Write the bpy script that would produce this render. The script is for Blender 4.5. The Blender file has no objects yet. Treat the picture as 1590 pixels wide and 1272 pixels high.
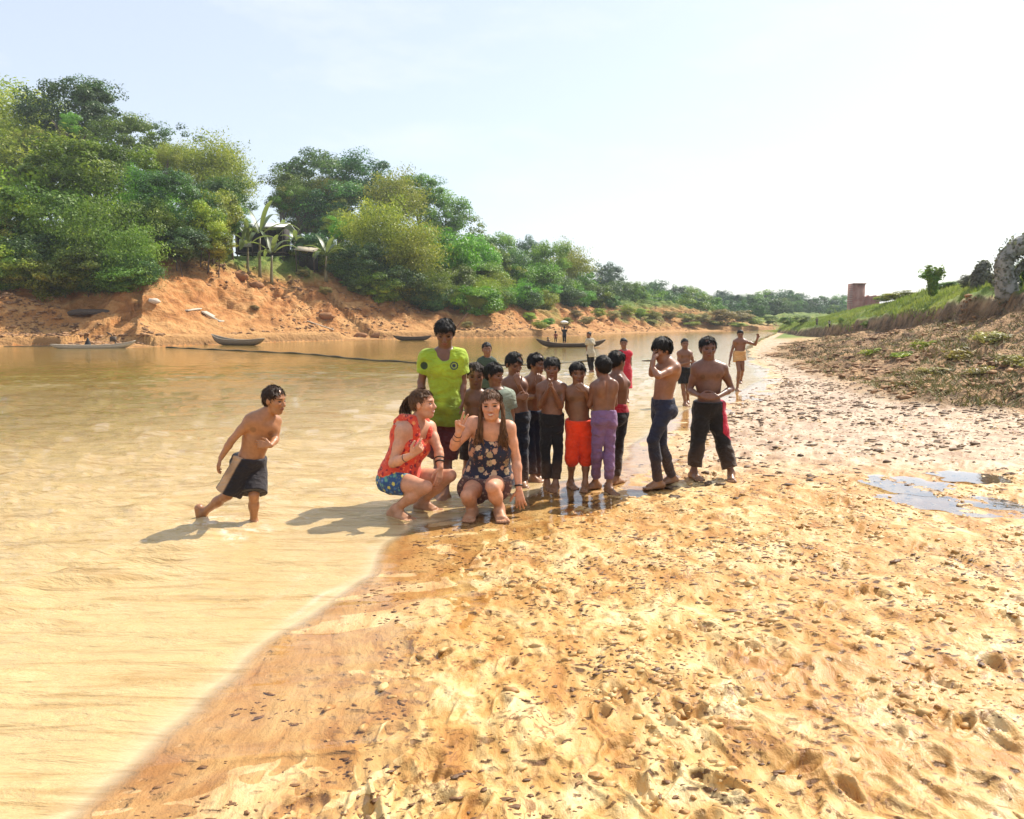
import bpy, math, random
import numpy as np
from mathutils import Vector, Matrix

random.seed(7)
RNG = np.random.default_rng(7)
SC = bpy.context.scene
COL = SC.collection
R = math.radians

# ------------------------------------------------------------------ camera
CAM_H, PITCH, FPX, CX, CY = 1.58, R(6.36), 1248.0, 795.0, 636.0
cam_data = bpy.data.cameras.new('camera')
cam = bpy.data.objects.new('camera', cam_data)
COL.objects.link(cam)
cam.location = (0, 0, CAM_H)
cam.rotation_euler = (math.pi / 2 - PITCH, 0, 0)
cam_data.sensor_width = 36.0
cam_data.lens = FPX / 1590.0 * 36.0
cam_data.clip_start = 0.05
cam_data.clip_end = 6000
SC.camera = cam


def ray(px, py):
    xc, yc = (px - CX) / FPX, (CY - py) / FPX
    return np.array([xc, math.cos(PITCH) + yc * math.sin(PITCH), -math.sin(PITCH) + yc * math.cos(PITCH)])


def at_y(px, py, Y):
    d = ray(px, py)
    return d * (Y / d[1]) + np.array([0, 0, CAM_H])


def at_z(px, py, z):
    d = ray(px, py)
    return d * ((z - CAM_H) / d[2]) + np.array([0, 0, CAM_H])


# ------------------------------------------------------------------ noise
def _h(ix, iy, iz, seed):
    n = (ix * 374761393 + iy * 668265263 + iz * 2147483647 + seed * 974634777) & 0xFFFFFFFF
    n = ((n ^ (n >> 13)) * 1274126177) & 0xFFFFFFFF
    n = ((n ^ (n >> 16)) * 2246822519) & 0xFFFFFFFF
    return ((n ^ (n >> 15)) & 0xFFFFFF).astype(np.float32) / np.float32(0xFFFFFF)


def vnoise2(x, y, seed=0):
    x0, y0 = np.floor(x), np.floor(y)
    fx, fy = (x - x0).astype(np.float32), (y - y0).astype(np.float32)
    ix, iy = x0.astype(np.int64), y0.astype(np.int64)
    u = fx * fx * fx * (fx * (fx * 6 - 15) + 10)
    v = fy * fy * fy * (fy * (fy * 6 - 15) + 10)
    z = np.zeros_like(ix)
    a, b = _h(ix, iy, z, seed), _h(ix + 1, iy, z, seed)
    c, d = _h(ix, iy + 1, z, seed), _h(ix + 1, iy + 1, z, seed)
    return (a + (b - a) * u) * (1 - v) + (c + (d - c) * u) * v


def fbm2(x, y, seed=0, octv=4, gain=0.5):
    s, amp, tot = 0.0, 1.0, 0.0
    ca, sa = math.cos(0.6), math.sin(0.6)
    for i in range(octv):
        s = s + amp * (vnoise2(x, y, seed + i * 17) * 2 - 1)
        tot += amp
        amp *= gain
        x, y = (x * ca - y * sa) * 2.03 + 11.3, (x * sa + y * ca) * 2.03 - 7.1
    return s / tot


def vnoise3(p, seed=0):
    f0 = np.floor(p)
    f = (p - f0).astype(np.float32)
    i = f0.astype(np.int64)
    u = f * f * (3 - 2 * f)
    out = 0
    for dx in (0, 1):
        wx = u[:, 0] if dx else 1 - u[:, 0]
        for dy in (0, 1):
            wy = u[:, 1] if dy else 1 - u[:, 1]
            for dz in (0, 1):
                wz = u[:, 2] if dz else 1 - u[:, 2]
                out = out + wx * wy * wz * _h(i[:, 0] + dx, i[:, 1] + dy, i[:, 2] + dz, seed)
    return out * 2 - 1


def worley2(x, y, seed=0):
    """distance to the nearest jittered point, and that cell's random number"""
    x0, y0 = np.floor(x).astype(np.int64), np.floor(y).astype(np.int64)
    best = np.full(x.shape, 9.0, np.float32)
    rid = np.zeros(x.shape, np.float32)
    z = np.zeros_like(x0)
    for dx in (-1, 0, 1):
        for dy in (-1, 0, 1):
            cx, cy = x0 + dx, y0 + dy
            jx, jy = _h(cx, cy, z, seed), _h(cx, cy, z, seed + 5)
            d = np.hypot(cx + jx - x, cy + jy - y).astype(np.float32)
            m = d < best
            best = np.where(m, d, best)
            rid = np.where(m, _h(cx, cy, z, seed + 9), rid)
    return best, rid


def sstep(a, b, x):
    t = np.clip((x - a) / (b - a), 0, 1)
    return t * t * (3 - 2 * t)


# ------------------------------------------------------------------ mesh and object helpers
def mesh_np(name, V, quads=None, tris=None, smooth=True, colors=None, mats=()):
    me = bpy.data.meshes.new(name)
    V = np.asarray(V, np.float32)
    nq = 0 if quads is None else len(quads)
    nt = 0 if tris is None else len(tris)
    me.vertices.add(len(V))
    me.vertices.foreach_set('co', V.ravel())
    me.loops.add(nq * 4 + nt * 3)
    parts = []
    if nq:
        parts.append(np.asarray(quads, np.int32).ravel())
    if nt:
        parts.append(np.asarray(tris, np.int32).ravel())
    me.loops.foreach_set('vertex_index', np.concatenate(parts))
    me.polygons.add(nq + nt)
    st = np.concatenate([np.arange(nq) * 4, nq * 4 + np.arange(nt) * 3]).astype(np.int32)
    me.polygons.foreach_set('loop_start', st)
    if smooth:
        me.polygons.foreach_set('use_smooth', np.ones(nq + nt, bool))
    me.update(calc_edges=True)
    me.validate()
    if colors is not None:
        for nm, c in colors.items():
            c = np.asarray(c, np.float32)
            if c.shape[1] == 3:
                c = np.concatenate([c, np.ones((len(c), 1), np.float32)], 1)
            at = me.color_attributes.new(nm, 'FLOAT_COLOR', 'POINT')
            at.data.foreach_set('color', c.ravel())
    for m in mats:
        me.materials.append(m)
    return me


def link(name, me, parent=None, loc=None):
    o = bpy.data.objects.new(name, me)
    COL.objects.link(o)
    if loc is not None:
        o.location = loc
    if parent is not None:
        o.parent = parent
    return o


def tag(o, label=None, cat=None, group=None, kind=None):
    if label:
        o['label'] = label
    if cat:
        o['category'] = cat
    if group:
        o['group'] = group
    if kind:
        o['kind'] = kind
    return o


def empty(name, loc, label, cat, group=None):
    o = link(name, None, None, tuple(loc))
    o.empty_display_size = 0.2
    return tag(o, label, cat, group)


class MB:
    """collects shapes into one mesh"""

    def __init__(self):
        self.V, self.Q, self.T, self.n = [], [], [], 0

    def add(self, V, Q=None, T=None):
        V = np.asarray(V, float)
        if Q is not None and len(Q):
            self.Q.append(np.asarray(Q, int) + self.n)
        if T is not None and len(T):
            self.T.append(np.asarray(T, int) + self.n)
        self.V.append(V)
        self.n += len(V)
        return self

    def box(self, c, s, rot=None, taper=1.0):
        x, y, z = np.array(s) / 2
        v = np.array([[-x, -y, -z], [x, -y, -z], [x, y, -z], [-x, y, -z],
                      [-x * taper, -y * taper, z], [x * taper, -y * taper, z], [x * taper, y * taper, z], [-x * taper, y * taper, z]])
        if rot is not None:
            v = v @ np.array(rot.to_3x3()).T
        return self.add(v + np.array(c), [[0, 3, 2, 1], [4, 5, 6, 7], [0, 1, 5, 4], [1, 2, 6, 5], [2, 3, 7, 6], [3, 0, 4, 7]])

    def tube(self, pts, rad, n=8, caps=True):
        pts = np.asarray(pts, float)
        rad = np.broadcast_to(np.asarray(rad, float), (len(pts),))
        tn = np.gradient(pts, axis=0)
        tn /= np.linalg.norm(tn, axis=1)[:, None] + 1e-9
        ref = np.array([0, 0, 1.0]) if abs(tn[0][2]) < 0.9 else np.array([1.0, 0, 0])
        rows = []
        a = np.linspace(0, 2 * np.pi, n, endpoint=False)
        for p, t, r in zip(pts, tn, rad):
            u = np.cross(ref, t)
            u /= np.linalg.norm(u) + 1e-9
            w = np.cross(t, u)
            ref = ref if abs(t @ ref) < 0.98 else u
            rows.append(p + r * (np.cos(a)[:, None] * u + np.sin(a)[:, None] * w))
        V = np.concatenate(rows)
        Q = []
        for i in range(len(pts) - 1):
            for j in range(n):
                k = (j + 1) % n
                Q.append([i * n + j, i * n + k, (i + 1) * n + k, (i + 1) * n + j])
        T = []
        if caps:
            V = np.concatenate([V, pts[:1], pts[-1:]])
            m = len(pts) * n
            for j in range(n):
                k = (j + 1) % n
                T.append([m, k, j])
                T.append([m + 1, (len(pts) - 1) * n + j, (len(pts) - 1) * n + k])
        return self.add(V, Q, T)

    def ell(self, c, r, nu=10, nv=7, rot=None, jit=0.0, rng=None):
        V, Q, T = [], [], []
        for i in range(nv + 1):
            ph = math.pi * i / nv
            for j in range(nu):
                th = 2 * math.pi * j / nu
                V.append([math.sin(ph) * math.cos(th), math.sin(ph) * math.sin(th), math.cos(ph)])
        V = np.array(V)
        if jit:
            V = V * (1 + jit * (rng.random((len(V), 1)) - 0.5))
        V = V * np.array(r)
        if rot is not None:
            V = V @ np.array(rot.to_3x3()).T
        for i in range(nv):
            for j in range(nu):
                k = (j + 1) % nu
                Q.append([i * nu + j, (i + 1) * nu + j, (i + 1) * nu + k, i * nu + k])
        return self.add(V + np.array(c), Q)

    def mesh(self, name, mat=None, smooth=True, colors=None):
        return mesh_np(name, np.concatenate(self.V), np.concatenate(self.Q) if self.Q else None,
                       np.concatenate(self.T) if self.T else None, smooth, colors, [mat] if mat else [])

    def build(self, name, mat=None, parent=None, smooth=True, colors=None, origin=None):
        if origin is not None:
            self.V = [v - np.array(origin) for v in self.V]
        me = self.mesh(name, mat, smooth, colors)
        return link(name, me, parent, None if origin is None else tuple(origin))


# ------------------------------------------------------------------ node helper
class NT:
    def __init__(self, name):
        self.m = bpy.data.materials.new(name)
        self.m.use_nodes = True
        self.t = self.m.node_tree
        self.t.nodes.clear()
        self.out = self.t.nodes.new('ShaderNodeOutputMaterial')

    def n(self, typ, **kw):
        nd = self.t.nodes.new('ShaderNode' + typ)
        for k, v in kw.items():
            if k == 'i':
                for kk, vv in v.items():
                    s = nd.inputs[kk]
                    if isinstance(vv, bpy.types.NodeSocket):
                        self.t.links.new(vv, s)
                    else:
                        s.default_value = vv
            else:
                setattr(nd, k, v)
        return nd

    def coord(self, kind='Object', scale=(1, 1, 1), rot=(0, 0, 0)):
        tc = self.n('TexCoord')
        mp = self.n('Mapping', i={'Vector': tc.outputs[kind], 'Scale': scale, 'Rotation': rot})
        return mp.outputs[0]

    def noise(self, vec, scale, detail=4, rough=0.55, dist=0.0, out='Fac'):
        nd = self.n('TexNoise', i={'Vector': vec, 'Scale': scale, 'Detail': detail, 'Roughness': rough, 'Distortion': dist})
        return nd.outputs[0 if out == 'Fac' else 1]

    def ramp(self, fac, stops, interp='LINEAR'):
        nd = self.n('ValToRGB', i={'Fac': fac})
        cr = nd.color_ramp
        cr.interpolation = interp
        while len(cr.elements) < len(stops):
            cr.elements.new(0.5)
        for e, (p, c) in zip(cr.elements, stops):
            e.position = p
            e.color = (*c, 1) if len(c) == 3 else c
        return nd.outputs[0]

    def mix(self, fac, a, b, mode='MIX'):
        nd = self.n('Mix', data_type='RGBA', blend_type=mode)
        for k, v in ((0, fac), (6, a), (7, b)):
            s = nd.inputs[k]
            if isinstance(v, bpy.types.NodeSocket):
                self.t.links.new(v, s)
            elif k == 0:
                s.default_value = v
            else:
                s.default_value = (*v, 1) if len(v) == 3 else v
        return nd.outputs[2]

    def math(self, op, a, b=None, c=None, clamp=False):
        nd = self.n('Math', operation=op, use_clamp=clamp)
        for k, v in enumerate((a, b, c)):
            if v is None:
                continue
            if isinstance(v, bpy.types.NodeSocket):
                self.t.links.new(v, nd.inputs[k])
            else:
                nd.inputs[k].default_value = v
        return nd.outputs[0]

    def attr(self, name):
        return self.n('Attribute', attribute_name=name)

    def bump(self, h, strength=0.5, dist=0.02, normal=None):
        i = {'Height': h, 'Strength': strength, 'Distance': dist}
        if normal is not None:
            i['Normal'] = normal
        return self.n('Bump', i=i).outputs[0]

    def pbsdf(self, color, rough=0.6, normal=None, **kw):
        i = {'Base Color': color if isinstance(color, bpy.types.NodeSocket) else (*color, 1), 'Roughness': rough}
        if normal is not None:
            i['Normal'] = normal
        i.update(kw)
        return self.n('BsdfPrincipled', i=i).outputs[0]

    def done(self, sh):
        self.t.links.new(sh, self.out.inputs[0])
        return self.m
# ------------------------------------------------------------------ the lie of the land
L_PIX = [(-420, 548), (-200, 542), (0, 538), (50, 537), (200, 540), (320, 536), (420, 532), (560, 528), (700, 525), (800, 524),
         (900, 521), (1000, 517), (1100, 515), (1180, 513.6)]
L_LINE = np.array([at_z(x, y, 0)[:2] for x, y in L_PIX] + [[48, 134], [95, 146], [220, 160], [600, 180]])
L_LINE = np.concatenate([[[-160, 6], [-80, 24]], L_LINE])
R_PIX = [(150, 1272), (205, 1225), (290, 1160), (345, 1108), (402, 1050), (455, 985), (522, 943), (592, 893), (606, 850), (660, 818), (740, 800),
         (800, 782), (860, 757), (930, 742), (985, 716), (1000, 690), (1040, 655), (1100, 625), (1188, 592), (1172, 573), (1152, 560),
         (1152, 545), (1172, 530), (1200, 519)]
R_LINE = np.array([at_z(x, y, 0)[:2] for x, y in R_PIX] + [[41, 122], [95, 137], [220, 146], [600, 165]])
R_LINE = np.concatenate([[[-14, -40], [-4.2, -6], [-1.8, 1.0]], R_LINE])


def poly_dist(X, Y, line, side):
    """signed distance to an open polyline (positive on the land side) and the arc length of the nearest point"""
    best = np.full(X.shape, 1e9)
    arc = np.zeros(X.shape)
    s0 = 0.0
    for (ax, ay), (bx, by) in zip(line[:-1], line[1:]):
        dx, dy = bx - ax, by - ay
        L = math.hypot(dx, dy)
        t = np.clip(((X - ax) * dx + (Y - ay) * dy) / (L * L), 0, 1)
        d = np.hypot(X - ax - t * dx, Y - ay - t * dy)
        m = d < best
        best = np.where(m, d, best)
        arc = np.where(m, s0 + t * L, arc)
        s0 += L
    if side == 'L':
        poly = np.concatenate([line, [[600, 5000], [-5000, 5000], [-5000, 6]]])
    else:
        poly = np.concatenate([line, [[5000, 165], [5000, -5000], [-14, -5000]]])
    ins = np.zeros(X.shape, bool)
    for (ax, ay), (bx, by) in zip(poly, np.roll(poly, -1, 0)):
        if ay == by:
            continue
        c = (ay > Y) != (by > Y)
        ins ^= c & (X < (bx - ax) * (Y - ay) / (by - ay) + ax)
    return np.where(ins, best, -best), arc


_Y = [4, 10, 15, 22, 27, 38, 60, 80, 110]
_XC = [12.6, 12.4, 12.9, 14.0, 15.25, 18.4, 23.8, 28.5, 35.0]
_ZB = [1.2, 1.2, 1.35, 1.85, 1.56, 1.18, 0.25, 0.02, 0.0]
_ZT = [1.5, 1.5, 1.7, 2.3, 2.05, 1.75, 0.9, 0.35, 0.1]
_XT = [11.0, 9.6, 7.6, 8.4, 9.2, 12.2, 20.0, 26.5, 33.0]
_YR = [4, 20, 27, 33, 42, 55, 70, 90, 110]
_XR = [15.5, 16, 17.2, 19.2, 22.0, 25.8, 29.5, 33.5, 37.0]
_ZR = [1.7, 2.3, 3.0, 3.05, 3.1, 2.75, 2.35, 1.5, 0.6]


_tp = poly_dist(L_LINE[:, 0] - .01, L_LINE[:, 1] + .01, L_LINE, 'L')[1]
print('ARC', [(p, round(float(v))) for p, v in zip(['', ''] + L_PIX, _tp)])
TOPT = [0, 130, 170, 190, 205, 225, 260, 330, 500]
TOPZ = [8.0, 7.8, 7.4, 6.4, 5.6, 4.6, 2.6, 1.8, 1.8]


def terrain(X, Y, full=False):
    X = np.asarray(X, float)
    Y = np.asarray(Y, float)
    sL, tL = poly_dist(X, Y, L_LINE, 'L')
    sR, tR = poly_dist(X, Y, R_LINE, 'R')
    dist = np.hypot(X, Y)
    n1 = fbm2(X * 0.11, Y * 0.11, 3, 4)
    n2 = fbm2(X * 0.6, Y * 0.6, 4, 4)
    n3 = fbm2(X * 2.3, Y * 2.3, 5, 3)
    sR = sR + (0.16 * n2 + 0.10 * n3) * np.exp(-(sR / 0.8) ** 2) * (dist < 60)
    # --- left bank
    s = sL + 0.5 * n2 * sstep(0.2, 3, sL)
    top = np.interp(tL, TOPT, TOPZ)
    led = 0.55 * sstep(0.05, 0.45, s) * (0.55 + 0.45 * np.sign(vnoise2(tL * 0.13, tL * 0, 8) - 0.35))
    rise = 0.09 * np.clip(s, 0, 7) + np.clip((s - 2.0) / 12.0, 0, 1) ** 1.1 * (top - 1.0) + 0.03 * np.clip(s - 14, 0, 40) * sstep(240, 180, tL)
    gul = fbm2(tL * 0.33 + 2.0 * n1, s * 0.07, 21, 4)
    gul2 = np.abs(fbm2(tL * 0.9, s * 0.16, 22, 3))
    zL = led + rise + sstep(1, 6, s) * (0.65 * gul + 0.45 * n2 - 0.45 * gul2 + 0.15)
    slump = vnoise2(tL * 0.22 + n2 * 0.7, s * 0.55 + n1, 25)
    zL = zL + sstep(2, 5, s) * 0.28 * np.floor(slump * 4 + 0.3 * n2) / 4
    zL = zL + sstep(0.3, 1.5, s) * (0.14 * n3)
    zL = np.where(sL > 0, np.maximum(zL, 0.02), np.clip(sL * 0.16, -0.9, 0))
    # --- right bank
    xt, xc, xr = np.interp(Y, _Y, _XT), np.interp(Y, _Y, _XC), np.interp(Y, _YR, _XR)
    zb, zt, zr = np.interp(Y, _Y, _ZB), np.interp(Y, _Y, _ZT), np.interp(Y, _YR, _ZR)
    w = 0.35 * n2 + 0.9 * n1
    Xw = X + w
    zmud = 0.012 * np.clip(sR, 0, 30) + 0.012 * n2 * sstep(0.1, 1.2, sR)
    mound = sstep(xt - 0.5, xt + 1.5, Xw)
    ramp_ = np.clip((Xw - xt) / np.maximum(xc - xt, 0.5), 0, 1)
    zm = zmud * (1 - ramp_) + zb * ramp_ ** 1.7
    brush = mound * (1 - sstep(xc - 0.1, xc + 0.4, Xw)) * (1 - sstep(40, 70, Y))
    ter = vnoise2(X * 0.5 + Y * 0.35 + n2 * 0.4, Y * 0.13 - X * 0.12, 31)
    zm = zm + brush * (0.16 * n2 + 0.10 * n3 + 0.20 * np.floor(ter * 4 + 0.4 * n3) / 4 - 0.10)
    cut = sstep(xc - 0.05, xc + 0.35, Xw)
    zg = zt + (zr - zt) * np.clip((Xw - xc) / np.maximum(xr - xc, 0.5), 0, 1) ** 0.8 + np.minimum(0.16 * np.clip(Xw - xr, 0, 40), np.maximum(3.4 - zr, 0.0))
    zg = zg + 0.12 * n2 + 0.05 * n3
    zRl = zm * (1 - cut) + zg * cut
    # shallow dips that hold puddles on the mud
    mudm = sstep(0.15, 0.8, sR) * (1 - mound)
    zR = np.where(sR > 0, np.maximum(zRl, 0.003), np.clip(sR * 0.05, -0.6, 0))
    z = np.maximum(zL, zR)
    if not full:
        return z
    return dict(z=z, sL=sL, tL=tL, sR=sR, mud=mudm * (sR > 0), brush=brush * (sR > 0), cut=cut, dcut=Xw - xc, n1=n1, n2=n2, n3=n3, mound=mound, dist=dist, top=top, s=s, gul=gul)


def gz(x, y):
    return float(terrain(np.array([x]), np.array([y]))[0])


PUDDLES = [(1512, 741, 0.34, 0.13), (1412, 752, 0.34, 0.18), (1475, 780, 0.50, 0.14), (1572, 792, 0.34, 0.10), (880, 770, 0.42, 0.12), (840, 760, 0.34, 0.14)]
PUD = [(at_z(x, y, 0.04), a, b) for x, y, a, b in PUDDLES]


def puddle_field(X, Y):
    f = np.zeros(X.shape)
    for p, a, b in PUD:
        n = fbm2(X * 2.2, Y * 2.2, 77, 3)
        r = np.hypot((X - p[0]) / a, (Y - p[1]) / (b * 2.4)) + 0.45 * n
        f = np.maximum(f, 1 - sstep(0.55, 1.15, r))
    return f


# polar sheet: fine where the ground is near, reaching the horizon
pix = np.arange(900.0, 12.0, -0.8)
r_near = CAM_H * 804 / pix * 0.62
r_near = r_near[r_near < 22]
r_mid = np.concatenate([np.arange(22, 45, 0.16), np.arange(45, 130, 0.24)])
r_far = np.geomspace(131, 4500, 60)
RAD = np.concatenate([[0.3, 0.6, 0.9], r_near[r_near > 1.0], r_mid, r_far])
th = np.concatenate([np.arange(-180, -60, 4.0), np.arange(-60, -42, 0.5), np.arange(-42, 40, 0.082), np.arange(40, 60, 0.5), np.arange(60, 180, 4.0)])
TH = np.radians(th)
gx = (RAD[:, None] * np.sin(TH)[None, :])
gy = (RAD[:, None] * np.cos(TH)[None, :])
T = terrain(gx, gy, True)
z = T['z'].copy()
near = 1 - sstep(14, 30, T['dist'])
m = T['mud']
PF = puddle_field(gx, gy)
ang = 0.5 * T['n1']
fu = gx * math.cos(0.35) + gy * math.sin(0.35)
fv = -gx * math.sin(0.35) + gy * math.cos(0.35)
an1 = fbm2(fu * 3.0, fv * 1.3 + 1.5 * T['n2'], 41, 4)
an2 = fbm2(fu * 9.0 + 2 * T['n2'], fv * 5.0, 42, 3)
rdg = np.clip(1 - 5 * np.abs(fbm2(fu * 5.5 + 1.2 * T['n2'], fv * 3.0, 45, 3)), 0, 1) * sstep(-.2, .3, T['n2'])
w1, id1 = worley2(fu * 7.0 + 0.6 * T['n3'], fv * 4.6, 43)
pit = np.clip(1 - w1 / (0.22 + 0.3 * id1), 0, 1) * (id1 > 0.35)
rim = np.exp(-((w1 - 0.42) / 0.10) ** 2) * (id1 > 0.35)
w2, id2 = worley2(fu * 2.1 + 0.3 * T['n3'], fv * 1.5, 44)
foot = np.clip(1 - w2 / 0.22, 0, 1) * (id2 > 0.6)
mud_amp = sstep(0.05, 0.6, T['sR'])
z += m * near * mud_amp * (0.030 * an1 + 0.020 * an2 + 0.014 * rdg - 0.012 * pit * sstep(-.1, .4, an1) + 0.003 * rim * (an1 > 0) - 0.016 * foot)
LEV = [gz(p[0], p[1]) for p, a_, b_ in PUD]
LEV = [LEV[0] - .004 if k < 4 else v - .008 for k, v in enumerate(LEV)]
best_, lev_ = np.full(gx.shape, 1e9), np.zeros(gx.shape)
for (p, a_, b_), lv in zip(PUD, LEV):
    dd_ = np.hypot((gx - p[0]) / a_, (gy - p[1]) / (b_ * 2.4))
    lev_ = np.where(dd_ < best_, lv, lev_)
    best_ = np.minimum(best_, dd_)
wp_ = sstep(0.02, .5, PF)
z = z * (1 - wp_) + wp_ * (lev_ - .012 + .042 * an1 * near)
# footprints trodden into the soft mud
rf = np.random.default_rng(77)
for k in range(420):
    fy_ = 2.0 + 12 * rf.random() ** 1.2
    fx0 = rf.uniform(-.62 * fy_ - .3, .66 * fy_ + .3)
    r_, a_ = math.hypot(fx0, fy_), math.degrees(math.atan2(fx0, fy_))
    i0, i1 = np.searchsorted(RAD, [r_ - .28, r_ + .28])
    da = math.degrees(.28 / r_)
    j0, j1 = np.searchsorted(th, [a_ - da, a_ + da])
    if i1 <= i0 or j1 <= j0:
        continue
    sl = (slice(i0, i1), slice(j0, j1))
    an0 = rf.normal() * .6 + .3
    ux = (gx[sl] - fx0) * math.sin(an0) + (gy[sl] - fy_) * math.cos(an0)
    uy = (gx[sl] - fx0) * math.cos(an0) - (gy[sl] - fy_) * math.sin(an0)
    L_ = rf.uniform(.07, .11)
    wd_ = L_ * (.42 + .10 * np.tanh(ux / L_ * 2))
    q_ = np.hypot(ux / L_, uy / wd_) + .25 * an2[sl]
    dp = rf.uniform(.010, .026)
    z[sl] += m[sl] * mud_amp[sl] * (-dp * (1 - sstep(.55, 1.0, q_)) + .5 * dp * np.exp(-((q_ - 1.2) / .22) ** 2))
# rough clods of the far mud, the brush mound and the left slope get their shape here too
z += (T['brush'] + T['cut'] * (T['dcut'] < 1.2)) * 0.085 * fbm2(gx * 5, gy * 5, 51, 3)
farmud = m * sstep(6, 14, T['dist']) * (1 - sstep(45, 60, T['dist']))
z += farmud * 0.035 * np.clip(fbm2(fu * 1.6, fv * 1.2, 52, 3) - 0.1, 0, 1)
H_GRID = z
nr, nt = z.shape
V = np.stack([gx, gy, z], -1).reshape(-1, 3)
ii, jj = np.meshgrid(np.arange(nr - 1), np.arange(nt), indexing='ij')
j2 = (jj + 1) % nt
Q = np.stack([ii * nt + jj, ii * nt + j2, (ii + 1) * nt + j2, (ii + 1) * nt + jj], -1).reshape(-1, 4)
V = np.concatenate([V, [[0, 0, float(z[0].mean())]]])
cen = len(V) - 1
Tt = np.array([[cen, (j + 1) % nt, j] for j in range(nt)])

veg_left = sstep(9.5, 13, T['sL'] + 2.5 * T['n2'])
green_far = sstep(105, 150, gy) * sstep(0.5, 2, T['sL'])
scrub = sstep(0.1, 0.35, T['n1'] + 0.5 * T['n2']) * sstep(2, 5, T['sL']) * sstep(75, 100, gy)
grass = np.clip(np.where(T['sL'] > 0, np.maximum(np.maximum(veg_left, green_far), 0.8 * scrub), T['cut'] * sstep(0.1, 0.35, T['dcut'])), 0, 1)
grass = np.maximum(grass, (T['sR'] > 1.0) * sstep(60, 75, gy) * (T['sL'] < 0))
cutf = (T['sR'] > 0) * np.exp(-((T['dcut'] - 0.08 + .12 * T['n3']) / 0.20) ** 2) * (T['sL'] < 0)
clay = (T['sL'] > -0.3) * 1.0
wet = (1 - sstep(0.0, 0.35 + 0.25 * T['n2'], T['sR'])) * (T['sR'] > -6) + 0.55 * PF
wet = np.maximum(wet, 0.75 * m * sstep(7.6, 9.6, gy - 0.05 * gx + 1.2 * T['n1'] + .5 * T['n2']) * (1 - sstep(20, 32, gy)))
wet = np.maximum(wet, 0.45 * sstep(0.25, 0.5, T['n2'] + 0.3 * T['n1']) * m)
mask = np.stack([clay, grass, T['brush'] + cutf, np.clip(wet, 0, 1)], -1).reshape(-1, 4)
mask = np.concatenate([mask, mask[:1]])
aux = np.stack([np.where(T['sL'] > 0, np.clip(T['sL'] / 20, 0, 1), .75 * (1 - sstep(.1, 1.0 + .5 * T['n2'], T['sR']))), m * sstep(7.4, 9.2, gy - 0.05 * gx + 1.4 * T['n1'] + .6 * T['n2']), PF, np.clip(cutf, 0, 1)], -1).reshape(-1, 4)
aux = np.concatenate([aux, aux[:1]])


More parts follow.
